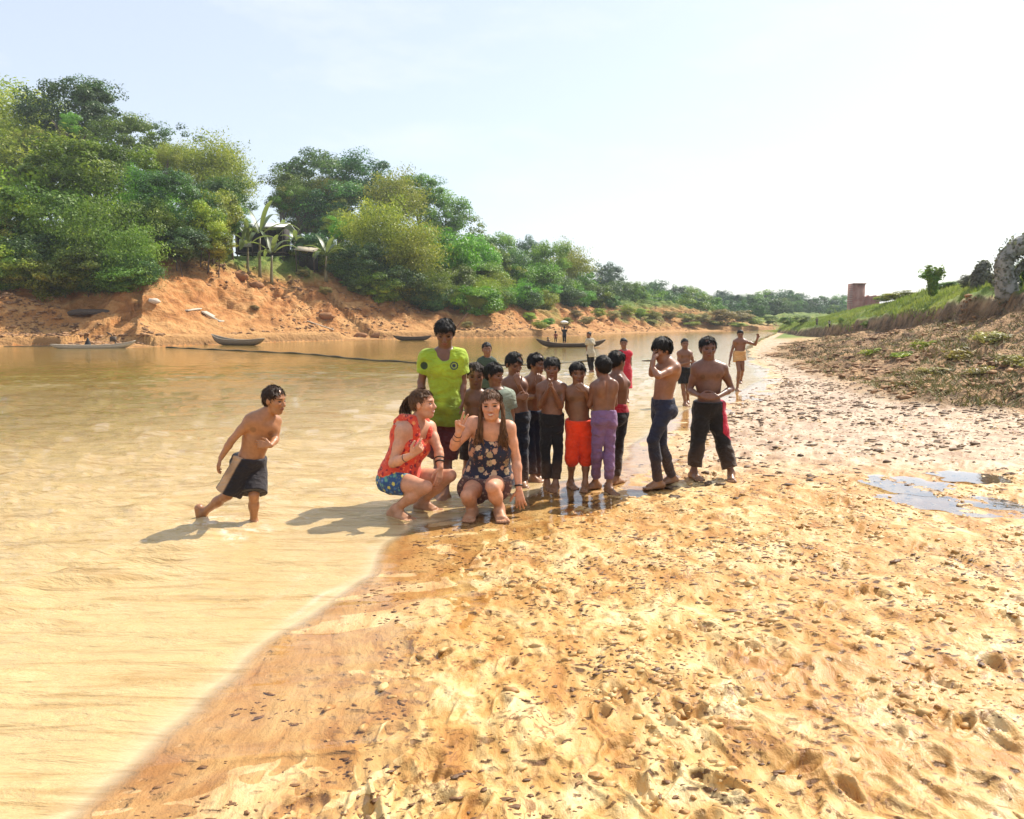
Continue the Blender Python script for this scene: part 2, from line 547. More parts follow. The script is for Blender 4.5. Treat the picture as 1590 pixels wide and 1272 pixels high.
def mat_ground():
    t = NT('ground_mud_clay_grass')
    a = t.attr('mask')
    sp = t.n('SeparateColor', i={'Color': a.outputs['Color']})
    clay_, grass_, brush_ = sp.outputs[0], sp.outputs[1], sp.outputs[2]
    wet_ = a.outputs['Alpha']
    b = t.attr('aux')
    sb = t.n('SeparateColor', i={'Color': b.outputs['Color']})
    co = t.coord('Object')
    flow = t.coord('Object', scale=(1.0, 0.55, 1.0), rot=(0, 0, -0.35))
    big = t.noise(co, 0.9, 5, 0.6)
    mid = t.noise(flow, 5.0, 6, 0.62, 0.6)
    fine = t.noise(flow, 22.0, 5, 0.6, 0.4)
    grain = t.noise(co, 160.0, 3, 0.6)
    # mud: pale buff with ochre stains
    mud = t.ramp(mid, [(0.33, (0.345, 0.155, 0.038)), (0.45, (0.505, 0.282, 0.086)), (0.54, (0.62, 0.425, 0.178)), (0.64, (0.715, 0.55, 0.285))])
    mud = t.mix(t.ramp(big, [(0.42, (0, 0, 0)), (0.68, (0.75, 0.75, 0.75))]), mud, (0.45, 0.21, 0.052))
    mud = t.mix(t.ramp(fine, [(0.60, (0, 0, 0)), (0.70, (0.7, 0.7, 0.7))]), mud, (0.24, 0.10, 0.03))
    wn = t.n('TexNoise', i={'Vector': co, 'Scale': 9.0, 'Detail': 4.0})
    wo = t.n('VectorMath', operation='SCALE', i={0: wn.outputs[1]})
    wo.inputs['Scale'].default_value = 0.16
    def warp(v):
        return t.n('VectorMath', operation='ADD', i={0: v, 1: wo.outputs[0]}).outputs[0]
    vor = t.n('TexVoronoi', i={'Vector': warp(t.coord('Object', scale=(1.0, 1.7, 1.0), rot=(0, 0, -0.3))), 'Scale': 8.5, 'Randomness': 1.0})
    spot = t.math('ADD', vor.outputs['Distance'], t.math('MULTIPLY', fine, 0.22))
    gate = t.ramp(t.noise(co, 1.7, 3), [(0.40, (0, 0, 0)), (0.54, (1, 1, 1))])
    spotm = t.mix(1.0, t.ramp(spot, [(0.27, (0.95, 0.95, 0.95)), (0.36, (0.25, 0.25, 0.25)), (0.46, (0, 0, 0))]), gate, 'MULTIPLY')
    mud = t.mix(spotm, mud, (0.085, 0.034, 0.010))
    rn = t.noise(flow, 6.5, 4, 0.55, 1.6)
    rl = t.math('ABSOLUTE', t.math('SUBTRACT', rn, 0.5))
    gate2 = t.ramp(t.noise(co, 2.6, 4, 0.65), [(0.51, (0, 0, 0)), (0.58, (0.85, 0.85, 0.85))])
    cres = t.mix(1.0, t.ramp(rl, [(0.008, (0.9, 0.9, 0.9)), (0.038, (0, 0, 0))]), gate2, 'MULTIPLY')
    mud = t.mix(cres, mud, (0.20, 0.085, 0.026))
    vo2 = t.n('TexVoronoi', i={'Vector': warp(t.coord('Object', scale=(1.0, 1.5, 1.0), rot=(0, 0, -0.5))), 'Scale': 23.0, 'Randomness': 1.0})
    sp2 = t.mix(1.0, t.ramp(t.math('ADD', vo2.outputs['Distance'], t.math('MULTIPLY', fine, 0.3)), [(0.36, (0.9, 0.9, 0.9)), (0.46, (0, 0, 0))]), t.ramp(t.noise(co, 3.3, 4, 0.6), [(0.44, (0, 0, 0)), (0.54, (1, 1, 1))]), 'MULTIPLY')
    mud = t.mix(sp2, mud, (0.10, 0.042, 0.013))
    mud = t.mix(t.math('MULTIPLY', sb.outputs[1], 0.72), mud, t.ramp(mid, [(0.33, (0.26, 0.165, 0.098)), (0.50, (0.44, 0.325, 0.21)), (0.62, (0.57, 0.45, 0.325))]))
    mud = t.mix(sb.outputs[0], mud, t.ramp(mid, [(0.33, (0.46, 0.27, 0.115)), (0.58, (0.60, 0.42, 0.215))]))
    wetc = t.mix(1.0, mud, (1.0, 0.95, 0.91), 'MULTIPLY')
    mud = t.mix(wet_, mud, wetc)
    # clay bank
    c1 = t.noise(t.coord('Object', scale=(1, 1, 2.2)), 0.55, 7, 0.62, 0.5)
    clayc = t.ramp(c1, [(0.30, (0.25, 0.098, 0.032)), (0.46, (0.43, 0.185, 0.058)), (0.62, (0.55, 0.295, 0.115))])
    clayc = t.mix(t.ramp(sb.outputs[0], [(0.03, (0.65, 0.65, 0.65)), (0.22, (0, 0, 0))]), clayc, (0.50, 0.29, 0.115))
    c2 = t.noise(co, 2.6, 5, 0.7)
    clayc = t.mix(t.ramp(c2, [(0.57, (0, 0, 0)), (0.66, (0.7, 0.7, 0.7))]), clayc, (0.21, 0.10, 0.042))
    ledge = t.ramp(sb.outputs[0], [(0.0, (1, 1, 1)), (0.026, (0, 0, 0))])
    clayc = t.mix(t.mix(1.0, ledge, (0.75, 0.75, 0.75), 'MULTIPLY'), clayc, (0.16, 0.085, 0.035))
    # grass and brush soil
    g1 = t.noise(co, 0.45, 6, 0.65)
    gr = t.ramp(g1, [(0.32, (0.055, 0.085, 0.015)), (0.5, (0.13, 0.19, 0.03)), (0.66, (0.22, 0.23, 0.055))])
    b1 = t.noise(co, 1.9, 7, 0.68)
    br = t.ramp(b1, [(0.33, (0.075, 0.048, 0.032)), (0.44, (0.20, 0.122, 0.068)), (0.55, (0.42, 0.255, 0.13)), (0.68, (0.52, 0.36, 0.21))])
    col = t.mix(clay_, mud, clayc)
    col = t.mix(grass_, col, gr)
    col = t.mix(brush_, col, br)
    col = t.mix(b.outputs['Alpha'], col, t.ramp(b1, [(0.38, (0.075, 0.047, 0.026)), (0.60, (0.24, 0.15, 0.08))]))
    rough = t.mix(wet_, t.ramp(mid, [(0.35, (0.62,) * 3), (0.65, (0.42,) * 3)]), (0.36, 0.36, 0.36))
    rough = t.mix(t.math('MAXIMUM', clay_, t.math('MAXIMUM', grass_, brush_)), rough, (0.9, 0.9, 0.9))
    rough = t.mix(sb.outputs[2], rough, (0.06, 0.06, 0.06))
    hh = t.math('ADD', t.math('MULTIPLY', fine, 0.6), t.math('MULTIPLY', grain, 0.10))
    hh = t.math('ADD', hh, t.math('MULTIPLY', mid, 1.2))
    hh = t.math('SUBTRACT', hh, t.math('MULTIPLY', spotm, 0.5))
    st = t.math('SUBTRACT', 0.85, t.math('MULTIPLY', sb.outputs[2], 0.58))
    nrm = t.n('Bump', i={'Height': hh, 'Strength': st, 'Distance': 0.022})
    nrm2 = t.n('Bump', i={'Height': t.math('MULTIPLY', t.math('ADD', c1, t.math('MULTIPLY', c2, 0.5)), t.math('MAXIMUM', clay_, brush_)), 'Strength': 0.8, 'Distance': 0.6, 'Normal': nrm.outputs[0]})
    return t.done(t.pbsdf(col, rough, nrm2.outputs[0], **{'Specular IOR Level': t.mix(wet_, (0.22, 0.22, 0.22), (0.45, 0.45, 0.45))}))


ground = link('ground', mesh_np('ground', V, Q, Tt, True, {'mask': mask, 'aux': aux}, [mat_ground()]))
tag(ground, 'pale wet mud flat, orange clay bank and grassy slope along the river', 'ground', kind='structure')

# ------------------------------------------------------------------ river
wsel = (z < 0.03) & ((T['sR'] < 0.8) & (T['sL'] < 0.6))
wa = wsel[:-1] | wsel[1:]
wq = wa | np.roll(wa, -1, 1)
dep = np.clip(-z, -0.03, 1.0)
cu = gx * math.cos(0.22) + gy * math.sin(0.22)
cv = -gx * math.sin(0.22) + gy * math.cos(0.22)
wav = 0.55 * fbm2(cu * 0.9 + 0.4 * T['n2'], cv * 3.4, 61, 3) + 0.30 * fbm2(cu * 2.6, cv * 8.0, 62, 2) + 0.45 * fbm2(cu * 0.35, cv * 1.1, 63, 2)
calm = sstep(0.0, 0.10, dep)
rw = (1 - np.minimum(np.abs(fbm2(cu * 0.55 + 0.3 * T['n2'], cv * 2.6, 67, 3)) * 3.0, 1)) ** 2
wz = (0.085 * wav + 0.032 * rw) * (1 - sstep(10, 40, T['dist'])) * (0.14 + 0.86 * calm * sstep(-0.2, -1.6, T['sR']))
WV = np.stack([gx, gy, 0.004 + wz], -1).reshape(-1, 3)
WQ = Q.reshape(nr - 1, nt, 4)[wq]
used, inv = np.unique(WQ, return_inverse=True)
WQ = inv.reshape(-1, 4)
foam_n = fbm2(gx * 1.4, gy * 1.4, 64, 3)
foam = np.exp(-((T['sR'] + 0.13 + 0.13 * foam_n) / 0.035) ** 2) + 0.45 * np.exp(-((T['sR'] + 0.42 + 0.3 * foam_n) / 0.035) ** 2)
foam *= 0.28 * sstep(0.0, 0.6, foam_n + 0.30) * (T['dist'] < 6.4)
for fx_, fy_, fr_, fs_ in ((345, 812, .10, .9), (322, 820, .14, .7), (365, 838, .07, .8), (392, 826, .08, .6), (408, 824, .07, .5), (352, 833, .05, .9)):
    fp = at_z(fx_, fy_, 0)
    fd = np.hypot((gx - fp[0]), (gy - fp[1]) * 1.2) / fr_
    foam = np.maximum(foam, fs_ * np.exp(-fd ** 2) * sstep(-.15, .25, fbm2(gx * 22, gy * 22, 66, 3)))
watt = np.stack([sstep(-.02, .24, -T['sR'] + .10 * T['n3']), foam, sstep(0.5, 11.0, -T['sR']), 1 - .80 * sstep(7, 28, T['dist'])], -1).reshape(-1, 4)


def mat_water():
    t = NT('silty_river_water')
    a = t.attr('water')
    sp = t.n('SeparateColor', i={'Color': a.outputs['Color']})
    co = t.coord('Object', scale=(1.0, 3.2, 1.0), rot=(0, 0, -0.22))
    r1 = t.noise(co, 2.2, 6, 0.6, 0.3)
    r2 = t.noise(t.coord('Object', scale=(1, 2.6, 1), rot=(0, 0, -0.1)), 0.45, 5, 0.6)
    silt = t.noise(t.coord('Object'), 0.35, 4, 0.6)
    col = t.ramp(silt, [(0.35, (0.23, 0.148, 0.036)), (0.65, (0.30, 0.20, 0.056))])
    col = t.mix(t.ramp(sp.outputs[0], [(0.2, (1, 1, 1)), (1.0, (0, 0, 0))]), t.mix(sp.outputs[2], (0.55, 0.39, 0.185), col), (0.64, 0.49, 0.285))
    stk = t.noise(t.coord('Object', scale=(0.55, 4.2, 1.0), rot=(0, 0, -0.22)), 2.0, 6, 0.62, 0.8)
    col = t.mix(t.ramp(stk, [(0.52, (0, 0, 0)), (0.64, (0.42, 0.42, 0.42))]), col, (0.25, 0.125, 0.025))
    col = t.mix(sp.outputs[1], col, (0.85, 0.78, 0.66))
    hgt = t.math('ADD', r1, t.math('MULTIPLY', r2, 1.6))
    st = t.math('MULTIPLY', t.math('MULTIPLY_ADD', sp.outputs[0], 0.72, 0.06), a.outputs['Alpha'])
    nrm = t.n('Bump', i={'Height': hgt, 'Strength': st, 'Distance': 0.08})
    deep = t.pbsdf(col, 0.06, nrm.outputs[0], **{'IOR': 1.33, 'Specular IOR Level': 0.5})
    fr = t.n('Fresnel', i={'IOR': 1.33, 'Normal': nrm.outputs[0]})
    tr = t.n('BsdfTransparent', i={'Color': (0.97, 0.90, 0.78, 1)})
    gl = t.n('BsdfGlossy', i={'Roughness': 0.06, 'Normal': nrm.outputs[0], 'Color': (1, 1, 1, 1)})
    film = t.n('MixShader', i={0: fr.outputs[0], 1: tr.outputs[0], 2: gl.outputs[0]})
    f = t.math('MAXIMUM', t.ramp(sp.outputs[0], [(0.0, (0, 0, 0)), (0.45, (0.93,) * 3), (1.0, (1, 1, 1))]), t.math('MULTIPLY', sp.outputs[1], 0.7), clamp=True)
    mx = t.n('MixShader', i={0: f, 1: film.outputs[0], 2: deep})
    return t.done(mx.outputs[0])


river = link('river', mesh_np('river', WV[used], WQ, None, True, {'water': watt[used]}, [mat_water()]))
tag(river, 'silty yellow river water with low ripples', 'river', kind='structure')


def mat_puddle():
    t = NT('puddle_film')
    nz = t.noise(t.coord('Object'), 9.0, 3)
    nrm = t.bump(nz, 0.05, 0.02)
    fr = t.n('Fresnel', i={'IOR': 1.4, 'Normal': nrm})
    tr = t.n('BsdfTransparent', i={'Color': (0.97, 0.94, 0.90, 1)})
    gl = t.n('BsdfGlossy', i={'Roughness': 0.03, 'Normal': nrm})
    return t.done(t.n('MixShader', i={0: t.math('MULTIPLY', fr.outputs[0], 1.9, clamp=True), 1: tr.outputs[0], 2: gl.outputs[0]}).outputs[0])


M_PUD = mat_puddle()
for k, (p, a_, b_) in enumerate(PUD):
    n = 60
    an = np.linspace(0, 2 * np.pi, n, endpoint=False)
    rr = 0.85 + 0.45 * fbm2(np.cos(an) * 1.7 + k * 9, np.sin(an) * 1.7, 80, 3)
    xs, ys = p[0] + 1.35 * a_ * rr * np.cos(an), p[1] + 1.35 * b_ * 2.4 * rr * np.sin(an)
    lev = LEV[k] - .0012 * k
    PV = np.concatenate([np.stack([xs, ys, np.full(n, lev)], -1), [[p[0], p[1], lev]]])
    tag(link('puddle', mesh_np('puddle', PV, None, [[n, j, (j + 1) % n] for j in range(n)], True, None, [M_PUD])),
        'shallow puddle on the mud reflecting the pale sky', 'puddle', kind='structure')
# ------------------------------------------------------------------ daylight
SUN_AZ, SUN_EL = R(50), R(47)      # azimuth clockwise from +Y
w = bpy.data.worlds.new('World')
SC.world = w
w.use_nodes = True
nt_ = w.node_tree
nt_.nodes.clear()
sky = nt_.nodes.new('ShaderNodeTexSky')
sky.sky_type = 'NISHITA'
sky.sun_disc = False
sky.sun_elevation = SUN_EL
sky.sun_rotation = SUN_AZ
sky.air_density = 1.0
sky.dust_density = 1.2
sky.ozone_density = 1.0
tc_ = nt_.nodes.new('ShaderNodeTexCoord')
mp_ = nt_.nodes.new('ShaderNodeMapping')
mp_.inputs['Scale'].default_value = (1.0, 1.0, 3.2)
nt_.links.new(tc_.outputs['Generated'], mp_.inputs['Vector'])
cn = nt_.nodes.new('ShaderNodeTexNoise')
cn.inputs['Scale'].default_value = 4.2
cn.inputs['Detail'].default_value = 8
cn.inputs['Roughness'].default_value = 0.58
nt_.links.new(mp_.outputs[0], cn.inputs['Vector'])
cr_ = nt_.nodes.new('ShaderNodeValToRGB')
cr_.color_ramp.elements[0].position = 0.50
cr_.color_ramp.elements[0].color = (0.52, 0.52, 0.52, 1)
cr_.color_ramp.elements[1].position = 0.78
cr_.color_ramp.elements[1].color = (0.85, 0.85, 0.85, 1)
nt_.links.new(cn.outputs[0], cr_.inputs[0])
mx_ = nt_.nodes.new('ShaderNodeMix')
mx_.data_type = 'RGBA'
nt_.links.new(cr_.outputs[0], mx_.inputs[0])
nt_.links.new(sky.outputs[0], mx_.inputs[6])
mx_.inputs[7].default_value = (5.35, 5.6, 6.0, 1)
bg = nt_.nodes.new('ShaderNodeBackground')
bg.inputs['Strength'].default_value = 0.11
nt_.links.new(mx_.outputs[2], bg.inputs['Color'])
ow = nt_.nodes.new('ShaderNodeOutputWorld')
nt_.links.new(bg.outputs[0], ow.inputs['Surface'])

sd = bpy.data.lights.new('sun', 'SUN')
sd.energy = 4.2
sd.angle = R(0.53)
sd.color = (1.0, 0.93, 0.82)
sun = bpy.data.objects.new('sun', sd)
COL.objects.link(sun)
dv = Vector((math.sin(SUN_AZ) * math.cos(SUN_EL), math.cos(SUN_AZ) * math.cos(SUN_EL), math.sin(SUN_EL)))
sun.rotation_euler = dv.to_track_quat('Z', 'Y').to_euler()
sun.location = tuple(dv * 50)

SC.view_settings.view_transform = 'Standard'
SC.view_settings.look = 'None'
SC.view_settings.exposure = 0.80
SC.view_settings.gamma = 1.0
SC.view_settings.use_curve_mapping = False
SC.render.engine = 'CYCLES'
SC.cycles.max_bounces = 6
SC.cycles.diffuse_bounces = 3
SC.cycles.glossy_bounces = 3
SC.cycles.transparent_max_bounces = 12
SC.cycles.use_denoising = True
SC.cycles.caustics_reflective = False
SC.cycles.caustics_refractive = False
# ------------------------------------------------------------------ vegetation
def mat_leaf(name, c_dark, c_mid, c_light, rough=0.5, trans=0.35):
    t = NT(name)
    a = t.attr('leaf')
    sp = t.n('SeparateColor', i={'Color': a.outputs['Color']})
    oi = t.n('ObjectInfo')
    col = t.ramp(sp.outputs[0], [(0.1, c_dark), (0.5, c_mid), (0.95, c_light)])
    hs = t.n('HueSaturation', i={'Hue': t.math('MULTIPLY_ADD', oi.outputs['Random'], 0.05, 0.475), 'Saturation': 1.0,
                                 'Value': t.math('MULTIPLY_ADD', oi.outputs['Random'], 0.45, 0.8), 'Fac': 1.0, 'Color': col})
    d = t.pbsdf(hs.outputs[0], rough, **{'Specular IOR Level': 0.35})
    tl = t.n('BsdfTranslucent', i={'Color': t.mix(1.0, hs.outputs[0], (1.0, 1.15, 0.55), 'MULTIPLY')})
    return t.done(t.n('MixShader', i={0: trans, 1: d, 2: tl.outputs[0]}).outputs[0])


M_LEAF = {
    'olive': mat_leaf('olive_leaf', (0.125, 0.162, 0.023), (0.289, 0.332, 0.044), (0.500, 0.486, 0.070)),
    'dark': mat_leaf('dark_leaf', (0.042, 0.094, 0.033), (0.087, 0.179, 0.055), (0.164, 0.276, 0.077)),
    'mid': mat_leaf('mid_green_leaf', (0.081, 0.143, 0.023), (0.164, 0.268, 0.039), (0.298, 0.389, 0.065)),
    'lime': mat_leaf('lime_leaf', (0.135, 0.194, 0.015), (0.308, 0.373, 0.032), (0.520, 0.518, 0.058)),
    'bright': mat_leaf('bright_green_leaf', (0.067, 0.179, 0.015), (0.154, 0.341, 0.026), (0.269, 0.470, 0.039)),
    'blue': mat_leaf('far_bluish_leaf', (0.034, 0.071, 0.041), (0.064, 0.122, 0.067), (0.107, 0.174, 0.090)),
    'dry': mat_leaf('dry_scrub_leaf', (0.161, 0.138, 0.057), (0.335, 0.276, 0.103), (0.522, 0.414, 0.172)),
    'grey': mat_leaf('grey_vine_leaf', (0.10, 0.10, 0.085), (0.18, 0.18, 0.155), (0.27, 0.27, 0.235)),
}


def mat_bark():
    t = NT('bark')
    n = t.noise(t.coord('Object', scale=(8, 8, 1.2)), 3.0, 6, 0.65)
    c = t.ramp(n, [(0.3, (0.05, 0.036, 0.026)), (0.7, (0.17, 0.125, 0.09))])
    return t.done(t.pbsdf(c, 0.9, t.bump(n, 0.6, 0.05)))


M_BARK = mat_bark()


def leaf_quads(P, N, size, aspect, rng):
    """one bent leaf (two triangles sharing the midrib ends) per point"""
    n = len(P)
    t = rng.normal(size=(n, 3))
    t -= (t * N).sum(1)[:, None] * N
    t /= np.linalg.norm(t, axis=1)[:, None] + 1e-9
    b = np.cross(N, t)
    L = size * (0.6 + 0.8 * rng.random((n, 1)))
    W = L * aspect
    v = np.stack([P - t * L * 0.5, P + b * W * 0.5 + N * W * 0.12, P + t * L * 0.5, P - b * W * 0.5 + N * W * 0.12], 1).reshape(-1, 3)
    i = np.arange(n)[:, None] * 4
    return v, np.concatenate([i + np.array([[0, 1, 2, 3]])], 0)


def crown_broad(seed, n_cl=60, per=110, size=0.085, flat=0.8, clump=0.25):
    rng = np.random.default_rng(seed)
    P, N, C = [], [], []
    for k in range(n_cl):
        d = rng.normal(size=3)
        d /= np.linalg.norm(d)
        r = 0.42 + 0.5 * rng.random() ** 0.6
        if d[2] < -0.4:
            r *= 0.75
        lump = 1 + 0.28 * math.sin(3 * d[0] + seed) * math.cos(4 * d[1] + 2 * d[2] + seed)
        c = d * r * lump
        cr = clump * (0.6 + 0.8 * rng.random())
        q = rng.normal(size=(per, 3))
        q /= np.linalg.norm(q, axis=1)[:, None]
        q[:, 2] = np.where(q[:, 2] < 0, q[:, 2] * 0.6, q[:, 2])
        rr = cr * (0.55 + 0.5 * rng.random((per, 1)))
        P.append(c + q * rr * np.array([1, 1, flat]))
        nn = q * 0.6 + d * 0.35 + rng.normal(size=(per, 3)) * 0.45 + np.array([0, 0, 0.25])
        N.append(nn / np.linalg.norm(nn, axis=1)[:, None])
        C.append(np.clip(0.45 + 0.22 * rng.normal() + 0.14 * rng.normal(size=per), 0, 1))
    P, N, C = np.concatenate(P), np.concatenate(N), np.concatenate(C)
    v, q = leaf_quads(P, N, size, 0.6, rng)
    c = np.repeat(C, 4)[:, None].repeat(3, 1)
    return mesh_np('crown', v, q, None, True, {'leaf': c}, [M_LEAF['mid']])


def crown_plume(seed, n_st=52, per=260, size=0.072):
    """arching bamboo-like stems hung with narrow leaves"""
    rng = np.random.default_rng(seed)
    P, N, C = [], [], []
    for k in range(n_st):
        a = rng.random() * 2 * math.pi
        lean = 0.25 + 0.85 * rng.random()
        h = 0.75 + 0.5 * rng.random()
        t = 0.25 + 0.75 * np.sqrt(rng.random(per))
        rad = lean * t ** 1.7
        zz = -0.9 + 1.9 * h * (t - 0.42 * t ** 2.6 * lean)
        base = np.stack([np.cos(a) * (0.18 + rad * 0.85), np.sin(a) * (0.18 + rad * 0.85), zz], -1)
        sp = 0.05 + 0.13 * t[:, None]
        off = rng.normal(size=(per, 3)) * sp
        off[:, 2] -= np.abs(off[:, 2]) * 0.7
        P.append(base + off)
        nn = rng.normal(size=(per, 3)) * 0.7 + np.array([np.cos(a) * 0.5, np.sin(a) * 0.5, 0.35])
        N.append(nn / np.linalg.norm(nn, axis=1)[:, None])
        C.append(np.clip(0.5 + 0.2 * rng.normal() + 0.15 * rng.normal(size=per), 0, 1))
    P, N, C = np.concatenate(P), np.concatenate(N), np.concatenate(C)
    v, q = leaf_quads(P, N, size, 0.32, rng)
    c = np.repeat(C, 4)[:, None].repeat(3, 1)
    return mesh_np('crown', v, q, None, True, {'leaf': c}, [M_LEAF['olive']])


CROWNS = {
    'broad': [crown_broad(s, 70, 230, 0.056) for s in (11, 12, 13, 14)],
    'tall': [crown_broad(s, 46, 110, 0.095, 0.7, 0.30) for s in (21, 22)],
    'plume': [crown_plume(s) for s in (31, 32, 33)],
    'bush': [crown_broad(s, 44, 210, 0.088, 0.75, 0.34) for s in (41, 42)],
    'airy': [crown_broad(s, 44, 100, 0.058, 0.8, 0.22) for s in (51, 52)],
    'sparse': [crown_broad(s, 20, 42, 0.21, 0.9, 0.33) for s in (71, 72, 73)],
}


def trunk_mesh(seed, fork=4):
    rng = np.random.default_rng(seed)
    mb = MB()
    k = np.linspace(0, 1, 7)
    wob = np.cumsum(rng.normal(size=(7, 2)) * 0.035, 0)
    pts = np.stack([wob[:, 0] - wob[0, 0], wob[:, 1] - wob[0, 1], k], -1)
    mb.tube(pts, np.interp(k, [0, 0.1, 1], [0.075, 0.052, 0.02]), 8)
    for j in range(fork):
        s = 0.45 + 0.12 * j
        p0 = np.array([np.interp(s, k, pts[:, 0]), np.interp(s, k, pts[:, 1]), s])
        a = j * 2.4 + rng.random()
        L = 0.22 + 0.14 * rng.random()
        q = np.linspace(0, 1, 5)[:, None]
        mb.tube(p0 + q * np.array([math.cos(a) * L * 0.8, math.sin(a) * L * 0.8, L * 0.7]) + q * (1 - q) * np.array([0, 0, 0.1]), np.linspace(0.028, 0.008, 5), 6)
    return mb.mesh('trunk', M_BARK)


TRUNKS = [trunk_mesh(s) for s in (61, 62, 63)]
_used = set()


def dupmesh(name, me, parent, mat=None):
    o = link(name, me, parent)
    if mat is not None:
        o.material_slots[0].link = 'OBJECT'
        o.material_slots[0].material = mat
    return o


def tree(name, base, cz, rx, ry, rz, kind, mat, label, cat='tree', group=None, rng=random, trunk=True, lean=(0, 0)):
    """base: point on the ground; cz: height of the crown's centre above the base; rx, ry, rz: crown half sizes"""
    e = empty(name, base, label, cat, group)
    c = dupmesh('crown', rng.choice(CROWNS[kind]), e, M_LEAF[mat])
    c.location = (lean[0], lean[1], cz)
    c.scale = (rx, ry, rz)
    c.rotation_euler = (rng.uniform(-.12, .12), rng.uniform(-.12, .12), rng.uniform(0, 6.28))
    if trunk:
        t = dupmesh('trunk', rng.choice(TRUNKS), e)
        hh = cz + rz * {'bush': -0.3, 'airy': -0.5}.get(kind, -0.05)
        t.location = (0, 0, -0.25)
        t.scale = (hh * 0.45, hh * 0.45, hh + 0.25)
        t.rotation_euler = (0, 0, rng.uniform(0, 6.28))
    return e


